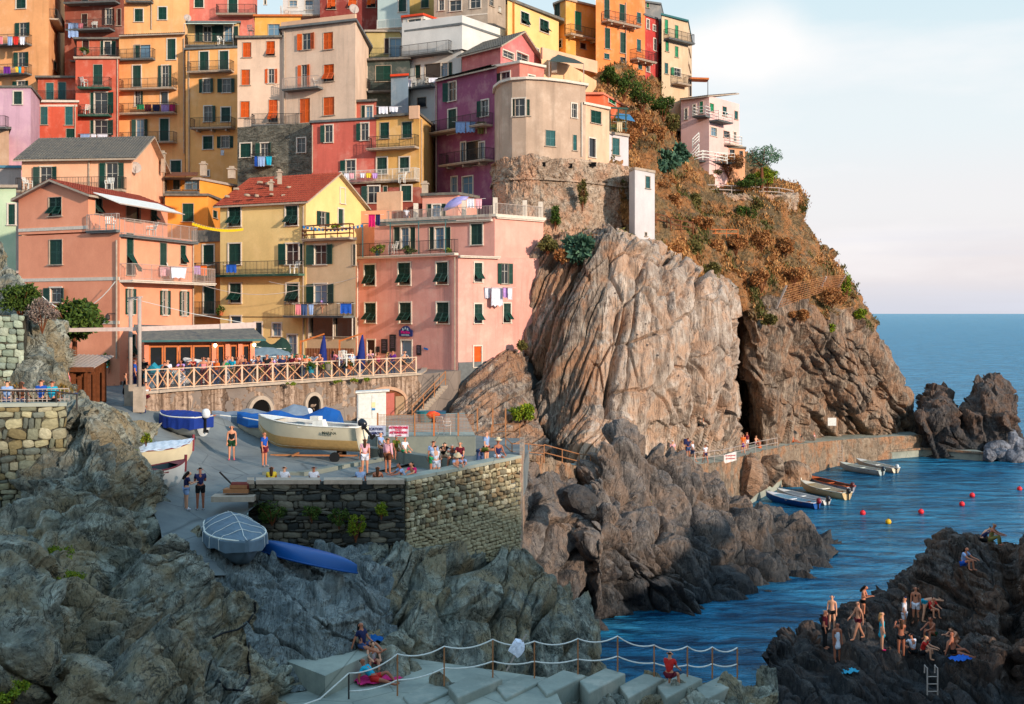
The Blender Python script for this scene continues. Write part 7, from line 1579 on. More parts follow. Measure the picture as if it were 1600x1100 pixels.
# px py ground pose facing height | top | bottom | hair | shoes | hat | label
PT = '''
362 719 g stand 10 1.72|vest:black|shorts:dark green|kl|magenta||woman in a black top and patterned shorts with pink shoes alone on the ramp
413 729 g stand 60 1.66|tee:blue|shorts:maroon|k|grey||boy in a blue shirt and dark red shorts beside the bow of the cream boat
291 797 g phone 120 1.6|tee:dark blue|shorts:pale blue|kl|white||woman looking at a phone in denim shorts, in the couple near the covered boat
313 797 g phone 200 1.76|tee:dark blue|shorts:black|k|white||man in a dark tee and black shorts, in the couple near the covered boat
570 742 z9.4 stand 190 1.72|tee:light pink|shorts:white|bl|black||woman in a pink top and white shorts wearing a backpack strap, near the boat motor
606 741 z9.4 stand 150 1.72|long:light pink|shorts:brown|k|||person in a pink long-sleeved shirt with a black shoulder bag
594 728 Y59.2@10.0 sit 60 1.6|tee:pale blue|skirt:brown|b|||person seated on the bench wall behind the pink-shirted one
619 716 Y58.1@10.0 sit 20 1.5|tee:olive|shorts:khaki|k||cap:grey|child in an olive top sitting on the bench wall
632 718 Y57.6@10.0 sit 40 1.4|tee:white|shorts:green|k||cap:red|child in a red cap and green shorts on the bench wall
677 748 z9.4 stand 180 1.76|tee:pale blue|shorts:green|k|white||man in green shorts with a black backpack seen from behind
692 730 Y55.6@10.0 sithunch 15 1.74|tee:black|shorts:beige|k|||man in a black tee and beige shorts seated in the row of three
707 730 Y55.1@10.0 sithunch 0 1.66|tee:grey|shorts:beige|g|||grey-haired woman in a grey top seated in the middle of the three
719 730 Y54.6@10.0 sit -10 1.66|tee:maroon|shorts:black|f|||blond woman in a maroon tee seated at the right of the three
750 735 z9.4 bend 60 1.74|tee:olive|trousers:denim|k|||man in an olive shirt leaning over the terrace wall
760 728 z9.4 stand 60 1.70|tee:pale blue|shorts:maroon|k|||person in pale blue behind the man leaning over the wall
778 727 Y52.2@10.4 sit 20 1.64|vest:dark blue|shorts:white|k||hat:cream|woman in a navy top and cream hat lounging on the terrace wall
712 760 Y50.1@9.3 rail 20 1.6|tee:pale blue|shorts:white|f||hat:cream|person in a straw sun hat hunched at the terrace wall
722 752 Y50.6@9.3 rail 0 1.55|tee:pale blue|shorts:dark blue|k||cap:blue|child in a blue cap with chin on the terrace wall
682 762 Y49.2@9.75 rail 200 1.6|tee:white|shorts:white|k|||person in a white shirt seated behind the wall below the backpack man
632 768 Y48.0@9.2 rail 300 1.6|tee:pale blue|shorts:white|k|||man in pale blue with an arm over the corner of the dark wall
648 768 Y48.4@9.2 rail 330 1.6|tee:magenta|shorts:black|kl|||woman in a magenta top beside the man at the wall corner
424 764 Y47.8@9.78 sit 190 1.6|tee:yellow|shorts:denim|bl|||woman in a mustard yellow top seated behind the dark wall
444 764 Y47.8@9.78 sit 170 1.6|tee:white|shorts:denim|b|||person in a white tee seated next to the yellow top
490 765 Y47.8@9.78 sit 180 1.6|tee:white|shorts:denim|b|||brown-haired person alone behind the middle of the dark wall
563 765 Y47.8@9.78 sit 185 1.6|tee:pale blue|shorts:denim|f|||short-haired man in pale blue behind the dark wall
590 765 Y47.8@9.78 sit 180 1.6|vest:brown|shorts:denim|bl|||long-haired woman in a brown top behind the dark wall
11 629 Y44.6 sit 200 1.66|tee:pale blue|shorts:denim|k|||dark-haired man in a pale shirt, first of the four on the railed path
33 629 Y44.6 sit 180 1.6|vest:brown|shorts:denim|bl|||woman with long dark hair, second of the four on the railed path
64 629 Y44.8 sit 180 1.74|tee:blue|shorts:black|k|||person in a deep blue tee, third of the four on the railed path
81 629 Y44.8 sit 180 1.66|tee:turquoise|shorts:black|k|||person in a turquoise tee, last of the four on the railed path
155 615 g walk 180 1.76|tee:white|shorts:beige|b|||man in a white tee walking up past the big rock
177 602 g walk 10 1.6|tee:red|skirt:black|b|||woman in a red top and black skirt walking down from the kiosk
196 632 Y60.6 stand 120 1.66|vest:black|skirt:black|k|||woman in a black dress leaning beside the crane foot
211 610 Y65 stand 100 1.74|tee:blue|trousers:dark blue|g|||grey-haired man in blue at the left end of the fence
225 605 Y66 stand 180 1.7|tee:black|trousers:black|k|||man in black at the left end of the fence
214 640 Y59.4 sit 60 1.6|tee:lilac|trousers:dark blue|k|||person in lilac sitting behind the crane pillar
228 622 Y59.9 sit 190 1.66|vest:white|shorts:maroon|k|||person in a white vest sitting on the fence corner
150 590 Y73 stand 30 1.7|tee:black|shorts:brown|k|||dark figure standing in the doorway beyond the kiosk
136 588 Y74 stand 330 1.7|vest:khaki|shorts:brown|b|||person in khaki under the tree beyond the kiosk
97 596 Y58.5 sit 40 1.7|tee:black|shorts:black|k|||person in black sitting under the kiosk roof
107 604 Y57.8 sit 300 1.5|tee:pink|shorts:white|b|||person in pink sitting lower under the kiosk roof
567 1016 z5.55 long 60 1.66|tee:dark blue|shorts:denim|kl|||woman in a dark tee sitting on the raised platform, hand at her face
581 1048 z4.9 knees 20 1.64|vest:white|shorts:magenta|kl|||woman in a white vest sitting below the raised platform
586 1066 z4.9 lie 70 1.7|tee:turquoise|shorts:red|k|||person in red shorts lying on a pink towel below the platform
1046 1058 Y38.5 sit 150 1.64|tee:red|shorts:maroon|k|||person in a red shirt seated on the stair blocks
1289 1014 r stand 60 1.70|tee:maroon|trousers:black|g|||older person in a dark red shirt at the left end of the bathers
1300 985 r stand 330 1.62|bare|trunks:black|k|||shirtless boy behind the person in dark red
1308 1034 r stand 10 1.66|dress:white|none|k|||person in a long white tee with a red side panel among the bathers
1341 1000 r walk 280 1.72|bare|trunks:maroon|k|||shirtless man in dark swim shorts striding on the rocks
1349 968 r phone 60 1.62|bikini:black|trunks:black|kl|||woman with a hair bun in a dark bikini on the upper ledge
1378 1016 r stand 80 1.66|dress:turquoise|none|fl|magenta||blond woman in a patterned turquoise swimsuit and pink shoes
1408 1027 r camera 180 1.66|bikini:black|trunks:black|bl|||woman in a black bikini seen from behind taking a photo
1413 990 r stand 60 1.66|tee:white|shorts:white|k||cap:dark blue|person in a white tee and navy cap behind the bikini woman
1431 975 r stand 330 1.72|bikini:black|shorts:white|kl|||woman in white shorts in the centre of the bathers
1444 972 r bend 90 1.76|bare|trunks:turquoise|k|||shirtless man bending down to the right
1458 1000 r knees 300 1.66|bare|trunks:dark green|k|||boy squatting in green swim shorts beside the bending man
1455 964 r knees 20 1.5|tee:red|shorts:black|k|||child in a red cap crouching behind the squatting boy
1427 1027 r knees 200 1.6|tee:white|shorts:black|k|||child in a white tee sitting in front, seen from behind
1441 1030 r knees 60 1.66|tee:red|shorts:black|f|||person in a red tee sitting in front with knees up
1490 1024 r long 60 1.76|bare|trunks:black|k|||tanned man sitting on a blue towel at the right of the bathers
1496 1004 r sithunch 300 1.66|bikini:brown|trunks:brown|b|||tanned woman hunched behind the man on the blue towel
1505 890 r knees 40 1.66|tee:pale blue|shorts:blue|kl|||woman sitting on the high right rock with knees apart
1534 846 r sithunch 90 1.7|tee:dark blue|shorts:black|k|||person in dark blue hunched on the very top of the right rock
1548 852 r knees 60 1.66|vest:khaki|trousers:khaki|f|||blond person in khaki just below the top of the right rock
1093 668 c climb 200 1.74|tee:pale blue|trousers:black|k|||climber in pale blue high on the rock path
1097 660 c stand 330 1.6|vest:purple|shorts:white|k|||person in purple next to the climber
1051 723 w stand 10 1.66|tee:light pink|shorts:dark blue|k||cap:white|person in a white cap where the walkway emerges from the rock
1075 718 w stand 200 1.76|tee:dark blue|shorts:denim|k|||man in navy with a dark backpack on the walkway
1082 722 w walk 60 1.70|tee:white|shorts:denim|k|||person in white and denim shorts walking next to the navy man
1102 724 w walk 200 1.5|tee:white|shorts:dark blue|k|||child in white alone on the walkway
1144 700 w stand 30 1.7|tee:orange|shorts:red|k|||person in orange at the foot of the cliff beyond the banner
1138 694 w sit 30 1.7|tee:black|shorts:black|k|||person in black beside the one in orange
1161 708 w stand 0 1.7|tee:orange|skirt:purple|kl|||woman in orange with a purple skirt at the walkway railing
1167 704 w stand 30 1.7|tee:maroon|shorts:white|k|||person in maroon behind the purple skirt
1181 694 w sit 30 1.66|bare|shorts:purple|k|||shirtless person with purple shorts near the blue tent
1187 700 w sit 210 1.7|bare|trunks:orange|b|||bare-backed person sitting on the walkway wall
1210 693 w stand 180 1.76|bare|trunks:black|k|||bare-backed man in black trunks standing on the wall above the jetty
1239 692 w long 60 1.66|bare|trunks:orange|k|||sunbather sitting on the wall above the jetty
1250 690 w sit 30 1.66|tee:black|shorts:black|k|||dark figure sitting right of the sunbather
1272 686 w sit 210 1.66|vest:light pink|shorts:white|b|||person in light pink sitting near the end of the people row
1278 713 j stand 180 1.7|vest:yellow|trunks:turquoise|k|||person in turquoise trunks standing on the lower jetty
1137 768 j stand 10 1.7|tee:black|shorts:black|k|||person in black on the low ledge behind the rounded rock
1144 768 j stand 340 1.72|bare|trunks:black|b|||shirtless person on the low ledge, next to the one in black
635 0 Y90.6 sit 20 1.6|tee:white|shorts:denim|k|||person sitting on the roof terrace of the pink corner house
505 0 Y85.9 sit 20 1.6|tee:lilac|shorts:denim|k|||person in lilac on the crowded annex balcony'''
for ln in PT.strip().splitlines():
    a, top, bot, hair, sho, hat, lab = ln.split('|'); t = a.split(); px, py = float(t[0]), float(t[1])
    if py == 0: Y = float(t[2][1:]); py = {635: 340, 505: 482}[int(px)]
    person(px, py, t[2], t[3], -float(t[4]) if False else float(t[4]), float(t[5]), top, bot, hair, lab, shoes=sho or None, hat=hat or None)
# crowd along the piazza fence, left to right
CR = [(252, 'tee:black', 'k'), (262, 'tee:white', 'f'), (318, 'vest:pink', 'kl'), (338, 'tee:orange', 'k'), (348, 'tee:green', 'b'), (356, 'tee:pale blue', 'k'), (370, 'vest:brown', 'bl'), (379, 'vest:brown', 'kl'), (388, 'tee:dark blue', 'k'), (397, 'tee:white', 'kl'), (405, 'tee:grey', 'k'), (407, 'tee:dark blue', 'b'), (417, 'tee:black', 'k'), (426, 'tee:lilac', 'k'), (434, 'tee:white', 'b'), (449, 'tee:white', 'kl'), (462, 'tee:light pink', 'kl'), (467, 'tee:white', 'k'), (472, 'vest:brown', 'k'), (478, 'tee:orange', 'b'), (521, 'tee:pink', 'kl'), (533, 'tee:lilac', 'kl'), (550, 'tee:pale blue', 'b'), (579, 'tee:light pink', 'k'), (591, 'vest:magenta', 'kl'), (614, 'tee:purple', 'b')]
BC = ['denim', 'black', 'white', 'khaki', 'maroon', 'dark blue']
CR = sorted(CR + [(285, 'tee:lilac', 'k'), (302, 'tee:red', 'b'), (328, 'vest:black', 'bl'), (363, 'tee:turquoise', 'k'), (441, 'tee:dark blue', 'k'), (456, 'tee:maroon', 'b'), (492, 'tee:white', 'k'), (503, 'vest:pink', 'kl'), (541, 'tee:olive', 'k'), (562, 'tee:blue', 'b'), (603, 'vest:white', 'fl'), (630, 'tee:grey', 'k')])
for i, (x, top, hr) in enumerate(CR):
    Y = fY(max(262, x)) + .55 + (i % 3) * .35 + (1.6 if i % 5 == 3 else 0); c = top.split(':')[1]; pc = CR[i - 1][1].split(':')[1] if i else ''; nc = CR[i + 1][1].split(':')[1] if i < len(CR) - 1 else ''
    lab = 'person in %s behind the fence, %s' % (c, ('first one from the crane end' if i == 0 else ('last one towards the bar door' if i == len(CR) - 1 else 'between %s and %s, no. %d' % (pc, nc, i + 1))))
    e = person(x, 488 + (HC - ZP) * F / Y, 'Y%f' % Y, ('rail', 'stand', 'rail', 'camera', 'hips')[i % 5], (-30 + i * 47 % 70) if i % 7 else 150, 1.6 + (i * 37 % 17) / 100, top, ('shorts:' if i % 2 else 'trousers:') + BC[i % 6], hr, lab, 'people leaning along the piazza fence')
backpack(677, 712, 55.0, 'black backpack on the man in green shorts', 'black'); backpack(597, 708, 57.2, 'black shoulder bag beside the pink-shirted person', 'black', .6); backpack(1071, 690, 87.6, 'dark backpack of the man in navy on the walkway', 'dark blue')
backpack(559, 738, 57, 'bright green bag on the ground beside the woman in white shorts', 'light green')
# ---------------- props of the town and harbour ----------------
def child(e, name, mat, fn, smooth=False):
    m = MB(); fn(m); return m.build(name, mat, e, smooth)
def face_at(h, i, px, py, name, label, cat, out=.05, group=None):
    q, z = h.hit(i, px, py); e = empty(name, h.w3(i, q, z, out), h.f[i][4]); return tag(e, label, cat, group)
# restaurant pavilion
e = empty('restaurant_pavilion', tuple(P(226, 556, 67)) , .42); e.location.z = ZP; tag(e, 'pink glazed restaurant pavilion with wooden windows and flat green-edged roof', 'pavilion')
Mp = plaster((236, 130, 100), .2); w_ = 6.3
child(e, 'wall', Mp, lambda m: (m.box((w_ / 2, 1.2, .45), (w_, 2.3, .9)), m.box((w_ / 2, 1.3, 2.35), (w_ - .02, 2.2, .3))))
child(e, 'base_wall', plaster((190, 190, 190), .3), lambda m: m.box((w_ / 2, .0, .4), (w_ + .04, .16, .8)))
for x in (.1, 3.95, 4.75, 5.5, 6.22): child(e, 'column', Mp, lambda m: m.box((x, 0.02, 1.6), (.26, .26, 1.5)))
for x0, x1 in ((.25, 1.05), (1.1, 1.9), (1.95, 2.7), (2.75, 3.8), (4.15, 4.6), (4.9, 5.35), (5.65, 6.1)):
    f = child(e, 'window_frame', M_orw, lambda m: [m.box((x, .1, 1.55), (.09, .09, 1.4)) for x in (x0 + .04, x1 - .04)] + [m.box(((x0 + x1) / 2, .1, z), (x1 - x0, .08, .1)) for z in (.9, 2.2)]); child(f, 'pane', M_glass, lambda m: m.box(((x0 + x1) / 2, .16, 1.55), (x1 - x0 - .1, .02, 1.3)))
child(e, 'roof', M_slate, lambda m: m.add([(-.3, -.7, 2.5), (w_ + .6, -.7, 2.5), (w_ + .6, 3, 3.1), (-.3, 3, 3.35), (-.3, -.7, 2.62), (w_ + .6, -.7, 2.62), (w_ + .6, 3, 3.22), (-.3, 3, 3.47)], [(3, 2, 1, 0), (0, 1, 5, 4), (1, 2, 6, 5), (2, 3, 7, 6), (3, 0, 4, 7), (4, 5, 6, 7)])); child(e, 'fascia', M_sht, lambda m: m.box((w_ / 2 + .15, -.72, 2.54), (w_ + .9, .06, .12)))
ML = NT('lamp glow'); ML.fin((1, .8, .5)); ML.b.inputs['Emission Color'].default_value = (1, .75, .4, 1); ML.b.inputs['Emission Strength'].default_value = 6
for x in (4.0, 6.3): child(e, 'wall_lamp', ML.m, lambda m: m.lathe([(.02, 2.12), (.09, 2.18), (.11, 2.26), (.05, 2.34)], 8)).location = (x, -.22, 0)
# crane
e = empty('boat_crane', tuple(P(214, 640, 60))); tag(e, 'boat crane with two grey posts and a long pale boom', 'crane'); o0 = P(214, 640, 60)
for x, yb, yt, Y in ((204, 628, 465, 60.5), (218, 632, 463, 59.2)):
    child(e, 'post', M_rail, lambda m: m.tube([P(x, yb - 20, Y) - o0, P(x, yt, Y) - o0], .1, 10), True); child(e, 'post_footing', M_conc, lambda m: m.box(P(x, yb - 8, Y) - o0, (.5, .5, 1.3)))
child(e, 'boom', simple('boom_pink', (214, 190, 180), .5), lambda m: (m.beam(P(84, 516, 60) - o0, P(215, 514, 59.6) - o0, .26, .2), m.beam(P(215, 514, 59.6) - o0, P(400, 508, 60.5) - o0, .2, .24), m.beam(P(345, 510, 60.2) - o0, P(400, 508, 60.5) - o0, .3, .3)))
child(e, 'cross_arm', M_rail, lambda m: m.beam(P(200, 466, 60.3) - o0, P(222, 464, 59.2) - o0, .08)); child(e, 'stay', M_white, lambda m: m.tube([P(204, 466, 60.3) - o0, P(300, 490, 60) - o0, P(396, 507, 60.5) - o0], .015, 4))
# kiosk on the left
e = empty('kiosk', tuple(P(84, 606, 60))); e.location.z = 12.1; tag(e, 'dark wooden kiosk with a pale corrugated roof beside the rock', 'kiosk')
child(e, 'roof', M_rail, lambda m: (m.add([(-.6, -.6, 2.1), (2.3, -.6, 2.0), (2.3, 2.4, 2.5), (-.6, 2.4, 2.6), (-.6, -.6, 2.16), (2.3, -.6, 2.06), (2.3, 2.4, 2.56), (-.6, 2.4, 2.66)], [(3, 2, 1, 0), (0, 1, 5, 4), (1, 2, 6, 5), (2, 3, 7, 6), (3, 0, 4, 7), (4, 5, 6, 7)]), [m.beam((x * .24 - .5, -.62, 2.14 - x * .008), (x * .24 - .5, 2.4, 2.66 - x * .008), .05) for x in range(12)]))
child(e, 'fascia', M_wood, lambda m: m.box((.85, -.62, 1.95), (2.9, .08, .25)))
for x in (-.4, 1.1, 2.0): child(e, 'post', M_wood, lambda m: m.box((x, -.4, 1.0), (.14, .14, 2.0)))
for i in range(7): child(e, 'board', M_wood, lambda m: m.box((1.2 + i * .14, -.3 + i * .3, .9), (.12, .06, 1.7)))
child(e, 'back_wall', M_wood, lambda m: m.box((.8, 1.8, 1.1), (2.6, .1, 2.2)))
# white cabinet, chairs, tubs, parasols
e = empty('cabinet', tuple(P(581, 664, 65.5)), .1); e.location.z = 10.38; tag(e, 'tall white metal cabinet with posters in front of the arched store', 'cabinet')
child(e, 'body', M_white, lambda m: m.box((0, 0, 1.05), (1.6, .9, 2.1))); child(e, 'roof', M_white, lambda m: m.box((.05, -.05, 2.15), (1.9, 1.1, .08), ry=-.05)); child(e, 'side_door', simple('cab_grey', (150, 160, 175)), lambda m: m.box((-.82, 0, 1.0), (.04, .8, 1.9)))
for x in (-.38, .4): child(e, 'door', M_white, lambda m: m.box((x, -.47, 1.3), (.74, .04, 1.3)))
child(e, 'poster', simple('poster_cream', (236, 214, 160)), lambda m: m.box((.1, -.5, 1.4), (.22, .01, .28))); child(e, 'poster', simple('poster_blue', (40, 120, 180)), lambda m: m.box((.1, -.5, 1.15), (.2, .01, .12)))
def chair(p, rz, label, scale=1.0, colr=None, group=None):
    e = empty('plastic_chair', p, rz); tag(e, label, 'chair', group); e.scale = (scale,) * 3; mt = colr or M_white
    if 'chair' not in _mc:
        L_ = {}
        m = MB(); m.box((0, 0, .42), (.46, .44, .03)); L_['seat'] = m.mesh('seat', M_white); m = MB()
        for x in (-.2, -.1, 0, .1, .2): m.beam((x, .22, .44), (x * 1.05, .36, .86), .05, .02)
        m.beam((-.24, .36, .86), (.24, .36, .86), .06, .03); L_['backrest'] = m.mesh('backrest', M_white); m = MB()
        for s_ in (-1, 1): m.beam((s_ * .25, -.18, .63), (s_ * .25, .28, .63), .05, .03); m.beam((s_ * .25, -.18, .42), (s_ * .25, -.18, .63), .04)
        L_['armrest'] = m.mesh('armrest', M_white); m = MB(); m.beam((0, 0, .42), (0, 0, 0), .045); L_['leg'] = m.mesh('leg', M_white); _mc['chair'] = L_
    L_ = _mc['chair']
    for k in ('seat', 'backrest', 'armrest'): link(k, L_[k], e)
    for x, y in ((-.2, -.2), (.2, -.2), (-.2, .2), (.2, .2)): link('leg', L_['leg'], e, (x, y, 0))
    return e
p = Vector((*XY(694, 62.4), 10.38)); chair(p, 2.4, 'white plastic chair inside the mesh fence under the cliff', 1.15)
for i, (x, y, Y, t) in enumerate(((171, 296, 89.9, 'on the balcony of the peach grey-roofed house, right door'), (44, 296, 90.8, 'on the balcony of the peach grey-roofed house, left door'), (132, 136, 117.3, 'on the top balcony of the narrow red house'), (135, 179, 117.3, 'on the middle balcony of the narrow red house'), (24, 236, 115.4, 'on the long balcony of the low red house'), (148, 46, 125, 'on the dark brick-red tenement balcony'), (497, 139, 104.8, 'on the white-railed balcony of the cream building'), (648, 137, 110.5, 'left one on the lower terrace of the white house'), (663, 137, 110.3, 'right one on the lower terrace of the white house'), (236, 370, 74.4, 'on the upper terrace of the salmon house'), (172, 362, 70.6, 'at the near corner of the salmon house terrace'), (271, 434, 75.0, 'folded on the middle balcony of the salmon house'), (392, 55, 119, 'on the yellow roof terrace'), (614, 397, 88.2, 'on the pergola terrace of the pink house'), (460, 428, 86.2, 'wooden-toned one at the end of the yellow house balcony'), (345, 70, 119.6, 'under the striped awning'), (546, 571, 71.8, 'stacked one by the second parasol'), (536, 572, 71.6, 'stacked one by the first parasol'), (628, 286, 97.6, 'behind the white railing of the yellow balcony house'))):
    chair(P(x, y, Y), i * 1.3, 'white plastic chair ' + t, 1.1)
def parasol(px, py, Y, label):
    p = P(px, py, Y); e = empty('parasol', (p.x, p.y, ZP)); tag(e, label, 'parasol'); mb = simple('parasol_blue', (22, 40, 110), .8)
    child(e, 'canopy', mb, lambda m: m.tube([(.0, 0, .55), (.03, 0, 1.0), (.06, 0, 1.6), (.1, 0, 2.3), (.14, 0, 2.75)], [.26, .3, .24, .15, .04], 9), True); child(e, 'arm', M_orw, lambda m: m.beam((-1.35, .1, 2.35), (.15, 0, 2.85), .09)); child(e, 'mast', M_orw, lambda m: m.beam((-1.35, .1, 0), (-1.35, .1, 2.45), .1)); child(e, 'base', M_black, lambda m: m.box((-1.35, .1, .04), (.7, .7, .08)))
parasol(503, 0 + 580, 72, 'folded dark blue cantilever parasol, nearer the yellow house'); parasol(563, 580, 74, 'folded dark blue cantilever parasol, nearer the bar door')
e = empty('screen_fence', (*XY(478, 83.5), ZP), -.12); tag(e, 'brown reed screen below the dark openings behind the parasols', 'screen'); child(e, 'reed_panel', M_wood, lambda m: [m.box((i * .1, .02 * (i % 2), .8), (.085, .03, 1.6)) for i in range(36)])
# bar sign, boards
e = face_at(BP, 0, 635, 518, 'bar_sign', 'dark blue shaped bar sign with white and pink lettering over the door', 'sign', .08)
def sg(m):
    o_ = [(-.62, -.38), (.62, -.38), (.68, -.3), (.68, .1), (.5, .16), (.32, .34), (.16, .42), (-.16, .42), (-.32, .34), (-.5, .16), (-.68, .1), (-.68, -.3)]; k = len(o_)
    m.add([(x, -.03, z) for x, z in o_] + [(x, .03, z) for x, z in o_], [tuple(range(k)), tuple(range(k, 2 * k))[::-1]] + [(i, k + i, k + (i + 1) % k, (i + 1) % k) for i in range(k)])
child(e, 'board', simple('sign_blue', (20, 44, 110), .5), sg); ik = simple('sign_ink', (170, 200, 220)); ip = simple('sign_pink', (200, 20, 130))
for s_, x, z in (('B', -.24, .16), ('A', 0, .24), ('R', .24, .16)): textmesh(s_, .26, ik, e, (x, -.05, z), (R(90), 0, 0), bold=.012)
textmesh('Marina', .3, ip, e, (0, -.05, -.05), (R(90), 0, 0), bold=.014, sx=1.1); textmesh('GELATERIA', .16, ik, e, (0, -.05, -.27), (R(90), 0, 0), bold=.004)
for i, (x, y, w, h, t) in enumerate(((601, 541, .62, 1.1, 'left of the taller one'), (614, 536, .62, 1.3, 'with pink writing, taller'), (655, 547, .45, .75, 'right of the bar door'), (591, 546, .3, .45, 'small, beside the brown door'))):
    e = face_at(BP, 0, x, y, 'menu_board', 'black menu board on the pink house, ' + t, 'board', .05); child(e, 'panel', simple('blackboard', (28, 30, 36), .6), lambda m: m.box((0, 0, 0), (w, .05, h))); 
    if i < 3: child(e, 'chalk_lines', simple('chalk', (130, 110, 130)), lambda m: [m.box((.02 * (k % 3 - 1), -.03, h * .36 - k * h * .12), (w * (.5 + .12 * (k % 2)), .01, .03)) for k in range(6)])
e = face_at(BP, 0, 666, 545, 'street_sign', 'small blue arrow sign on the pink wall', 'sign', .04); child(e, 'plate', simple('sign_sky', (20, 110, 190), .5), lambda m: m.box((0, 0, 0), (.42, .03, .13), ry=.2))
e = face_at(BS, 0, 174, 496, 'wall_lantern', 'black wall lantern on the salmon house corner', 'lamp', .3); child(e, 'lantern', M_iron, lambda m: m.lathe([(.02, .25), (.12, .12), (.15, -.1), (.03, -.2)], 8)); child(e, 'bracket', M_iron, lambda m: m.beam((0, 0, .25), (.35, .25, .25), .05))
# awnings
def slabthing(name, label, cat, pts, mat, th=.06, extra=None):
    o0 = Vector(pts[0]); e = empty(name, o0); tag(e, label, cat); q = [Vector(p) - o0 for p in pts]; up = Vector((0, 0, th)); child(e, 'canopy', mat, lambda m: m.add([p for p in q] + [p + up for p in q], [(3, 2, 1, 0), (4, 5, 6, 7), (0, 1, 5, 4), (1, 2, 6, 5), (2, 3, 7, 6), (3, 0, 4, 7)]))
    if extra: child(e, 'frame', M_rail, lambda m: [m.beam(Vector(a) - o0, Vector(b_) - o0, .07) for a, b_ in extra])
    return e
wf = BS2.w3; slabthing('awning', 'white folding awning sloping over the upper terrace of the salmon house', 'awning', [wf(1, .4, 24.2, 1.9) - Vector((0, 0, .5)), wf(1, 8.2, 24.2, 1.9) - Vector((0, 0, .5)), wf(1, 8.2, 24.4, .1), wf(1, .4, 24.4, .1)], M_white, extra=[(wf(1, .4, 23.7, 1.95), wf(1, 8.4, 23.7, 1.95))])
hf = H2.w3; slabthing('awning', 'striped pale awning over the top terrace of the tall yellow building', 'awning', [hf(0, .1, 46.9, 1.6), hf(0, 5.2, 46.9, 1.6), hf(0, 5.2, 47.3, .1), hf(0, .1, 47.3, .1)], simple('awning_pale', (200, 214, 200)), extra=[(hf(0, .1, 44.6, 1.6), hf(0, .1, 46.9, 1.6)), (hf(0, 5.2, 44.6, 1.6), hf(0, 5.2, 46.9, 1.6))])
slabthing('awning', 'corrugated brown canopy over the golden roof room balcony', 'awning', [P(258, 276, 99.5), P(308, 275, 99.5), P(310, 270, 102), P(262, 270, 102)], M_wood)
slabthing('pergola', 'dark mesh pergola awning over the peach terrace house', 'pergola', [P(858, 96, 103), P(912, 100, 106), P(898, 93, 109), P(872, 86, 107)], simple('dark_mesh', (50, 62, 52)), extra=[(P(912, 128, 106), P(912, 100, 106)), (P(858, 120, 103), P(858, 96, 103))])
bx = BP2; e = empty('pergola', bx.w3(0, .5, bx.zt - 2.9, 2.6)); tag(e, 'thin green metal pergola with plants on the pink house terrace', 'pergola'); o0 = bx.w3(0, .5, bx.zt - 2.9, 2.6)
for q in (.6, 3.2, 5.8, 8.2): child(e, 'post', M_sht, lambda m: m.beam(bx.w3(0, q, bx.zt - 2.9, 2.3) - o0, bx.w3(0, q, bx.zt - .3, 2.3) - o0, .07))
child(e, 'beam', M_sht, lambda m: [m.beam(bx.w3(0, .5, bx.zt - .3, o_) - o0, bx.w3(0, 8.4, bx.zt - .3, o_) - o0, .06) for o_ in (.2, 1.2, 2.3)])
e = empty('pergola', tuple(P(953, 205, 99.5))); tag(e, 'dark green pergola with planted balcony above the tall pale house', 'pergola'); o0 = P(953, 205, 99.5)
for a, Y in ((953, 98.2), (966, 98.6), (978, 99.2)): child(e, 'post', M_shg, lambda m: m.beam(P(a, 206, Y) - o0, P(a, 168, Y) - o0, .12))
child(e, 'beam', M_shg, lambda m: (m.beam(P(951, 168, 98.1) - o0, P(981, 170, 99.3) - o0, .14), m.beam(P(951, 180, 98.1) - o0, P(981, 181, 99.3) - o0, .06), m.beam(P(951, 200, 98.1) - o0, P(981, 201, 99.3) - o0, .08)))
slabthing('parasol', 'blue awning seen through the dark green pergola', 'awning', [P(962, 184, 99.6), P(992, 190, 100.4), P(984, 180, 102), P(966, 178, 101)], simple('awning_blue', (50, 110, 150)))
# dishes, chimneys, roof stones
def dish(px, py, Y, r, label):
    e = empty('satellite_dish', P(px, py, Y)); tag(e, label, 'satellite dish'); e.rotation_euler = (R(75), 0, .5); child(e, 'reflector', M_rail, lambda m: m.lathe([(.02, -.08), (r * .6, -.05), (r, .04), (r * .98, .06), (r * .5, -.02)], 14), True); child(e, 'arm', M_iron, lambda m: m.beam((0, -r, 0), (0, 0, .35), .03))
dish(211, 262, 91.4, .5, 'pale satellite dish on the gable of the peach house'); dish(293, 28, 120, .4, 'dark satellite dish beside the striped awning'); dish(553, 14, 112, .5, 'white satellite dish on the cream building roof terrace'); dish(449, 20, 118, .35, 'satellite dish in front of the white terraced building')
BY.chimney(437, 279, 90, .9, .3); BY.chimney(424, 292, 88, .6, .24); BY.chimney(362, 272, 92, .7, .5); BB2.chimney(318, 266, 102, 1.0, .5); BA.chimney(255, 255, 99, 1.6, .3); BP3.chimney(664, 298, 93, 1.0, .5); R_.chimney(866, 104, 106, 1.2, .5)
tr = random.Random(5)
def stone_where(x, y):
    rw = lambda v: 0 if v < 289 else 1 if v < 300 else 2
    k = sorted(a for a, c in RS if rw(c) == rw(y)).index(x); return '%s stone of the %s row' % (('first', 'second', 'third', 'fourth', 'fifth', 'sixth', 'seventh', 'eighth', 'ninth', 'tenth')[k], ('ridge', 'middle', 'eave')[rw(y)])
RS = ((369, 296), (386, 306), (401, 307), (406, 286), (419, 288), (424, 305), (433, 279), (452, 294), (443, 307), (459, 306), (472, 300), (489, 284), (487, 289), (473, 302), (355, 308))
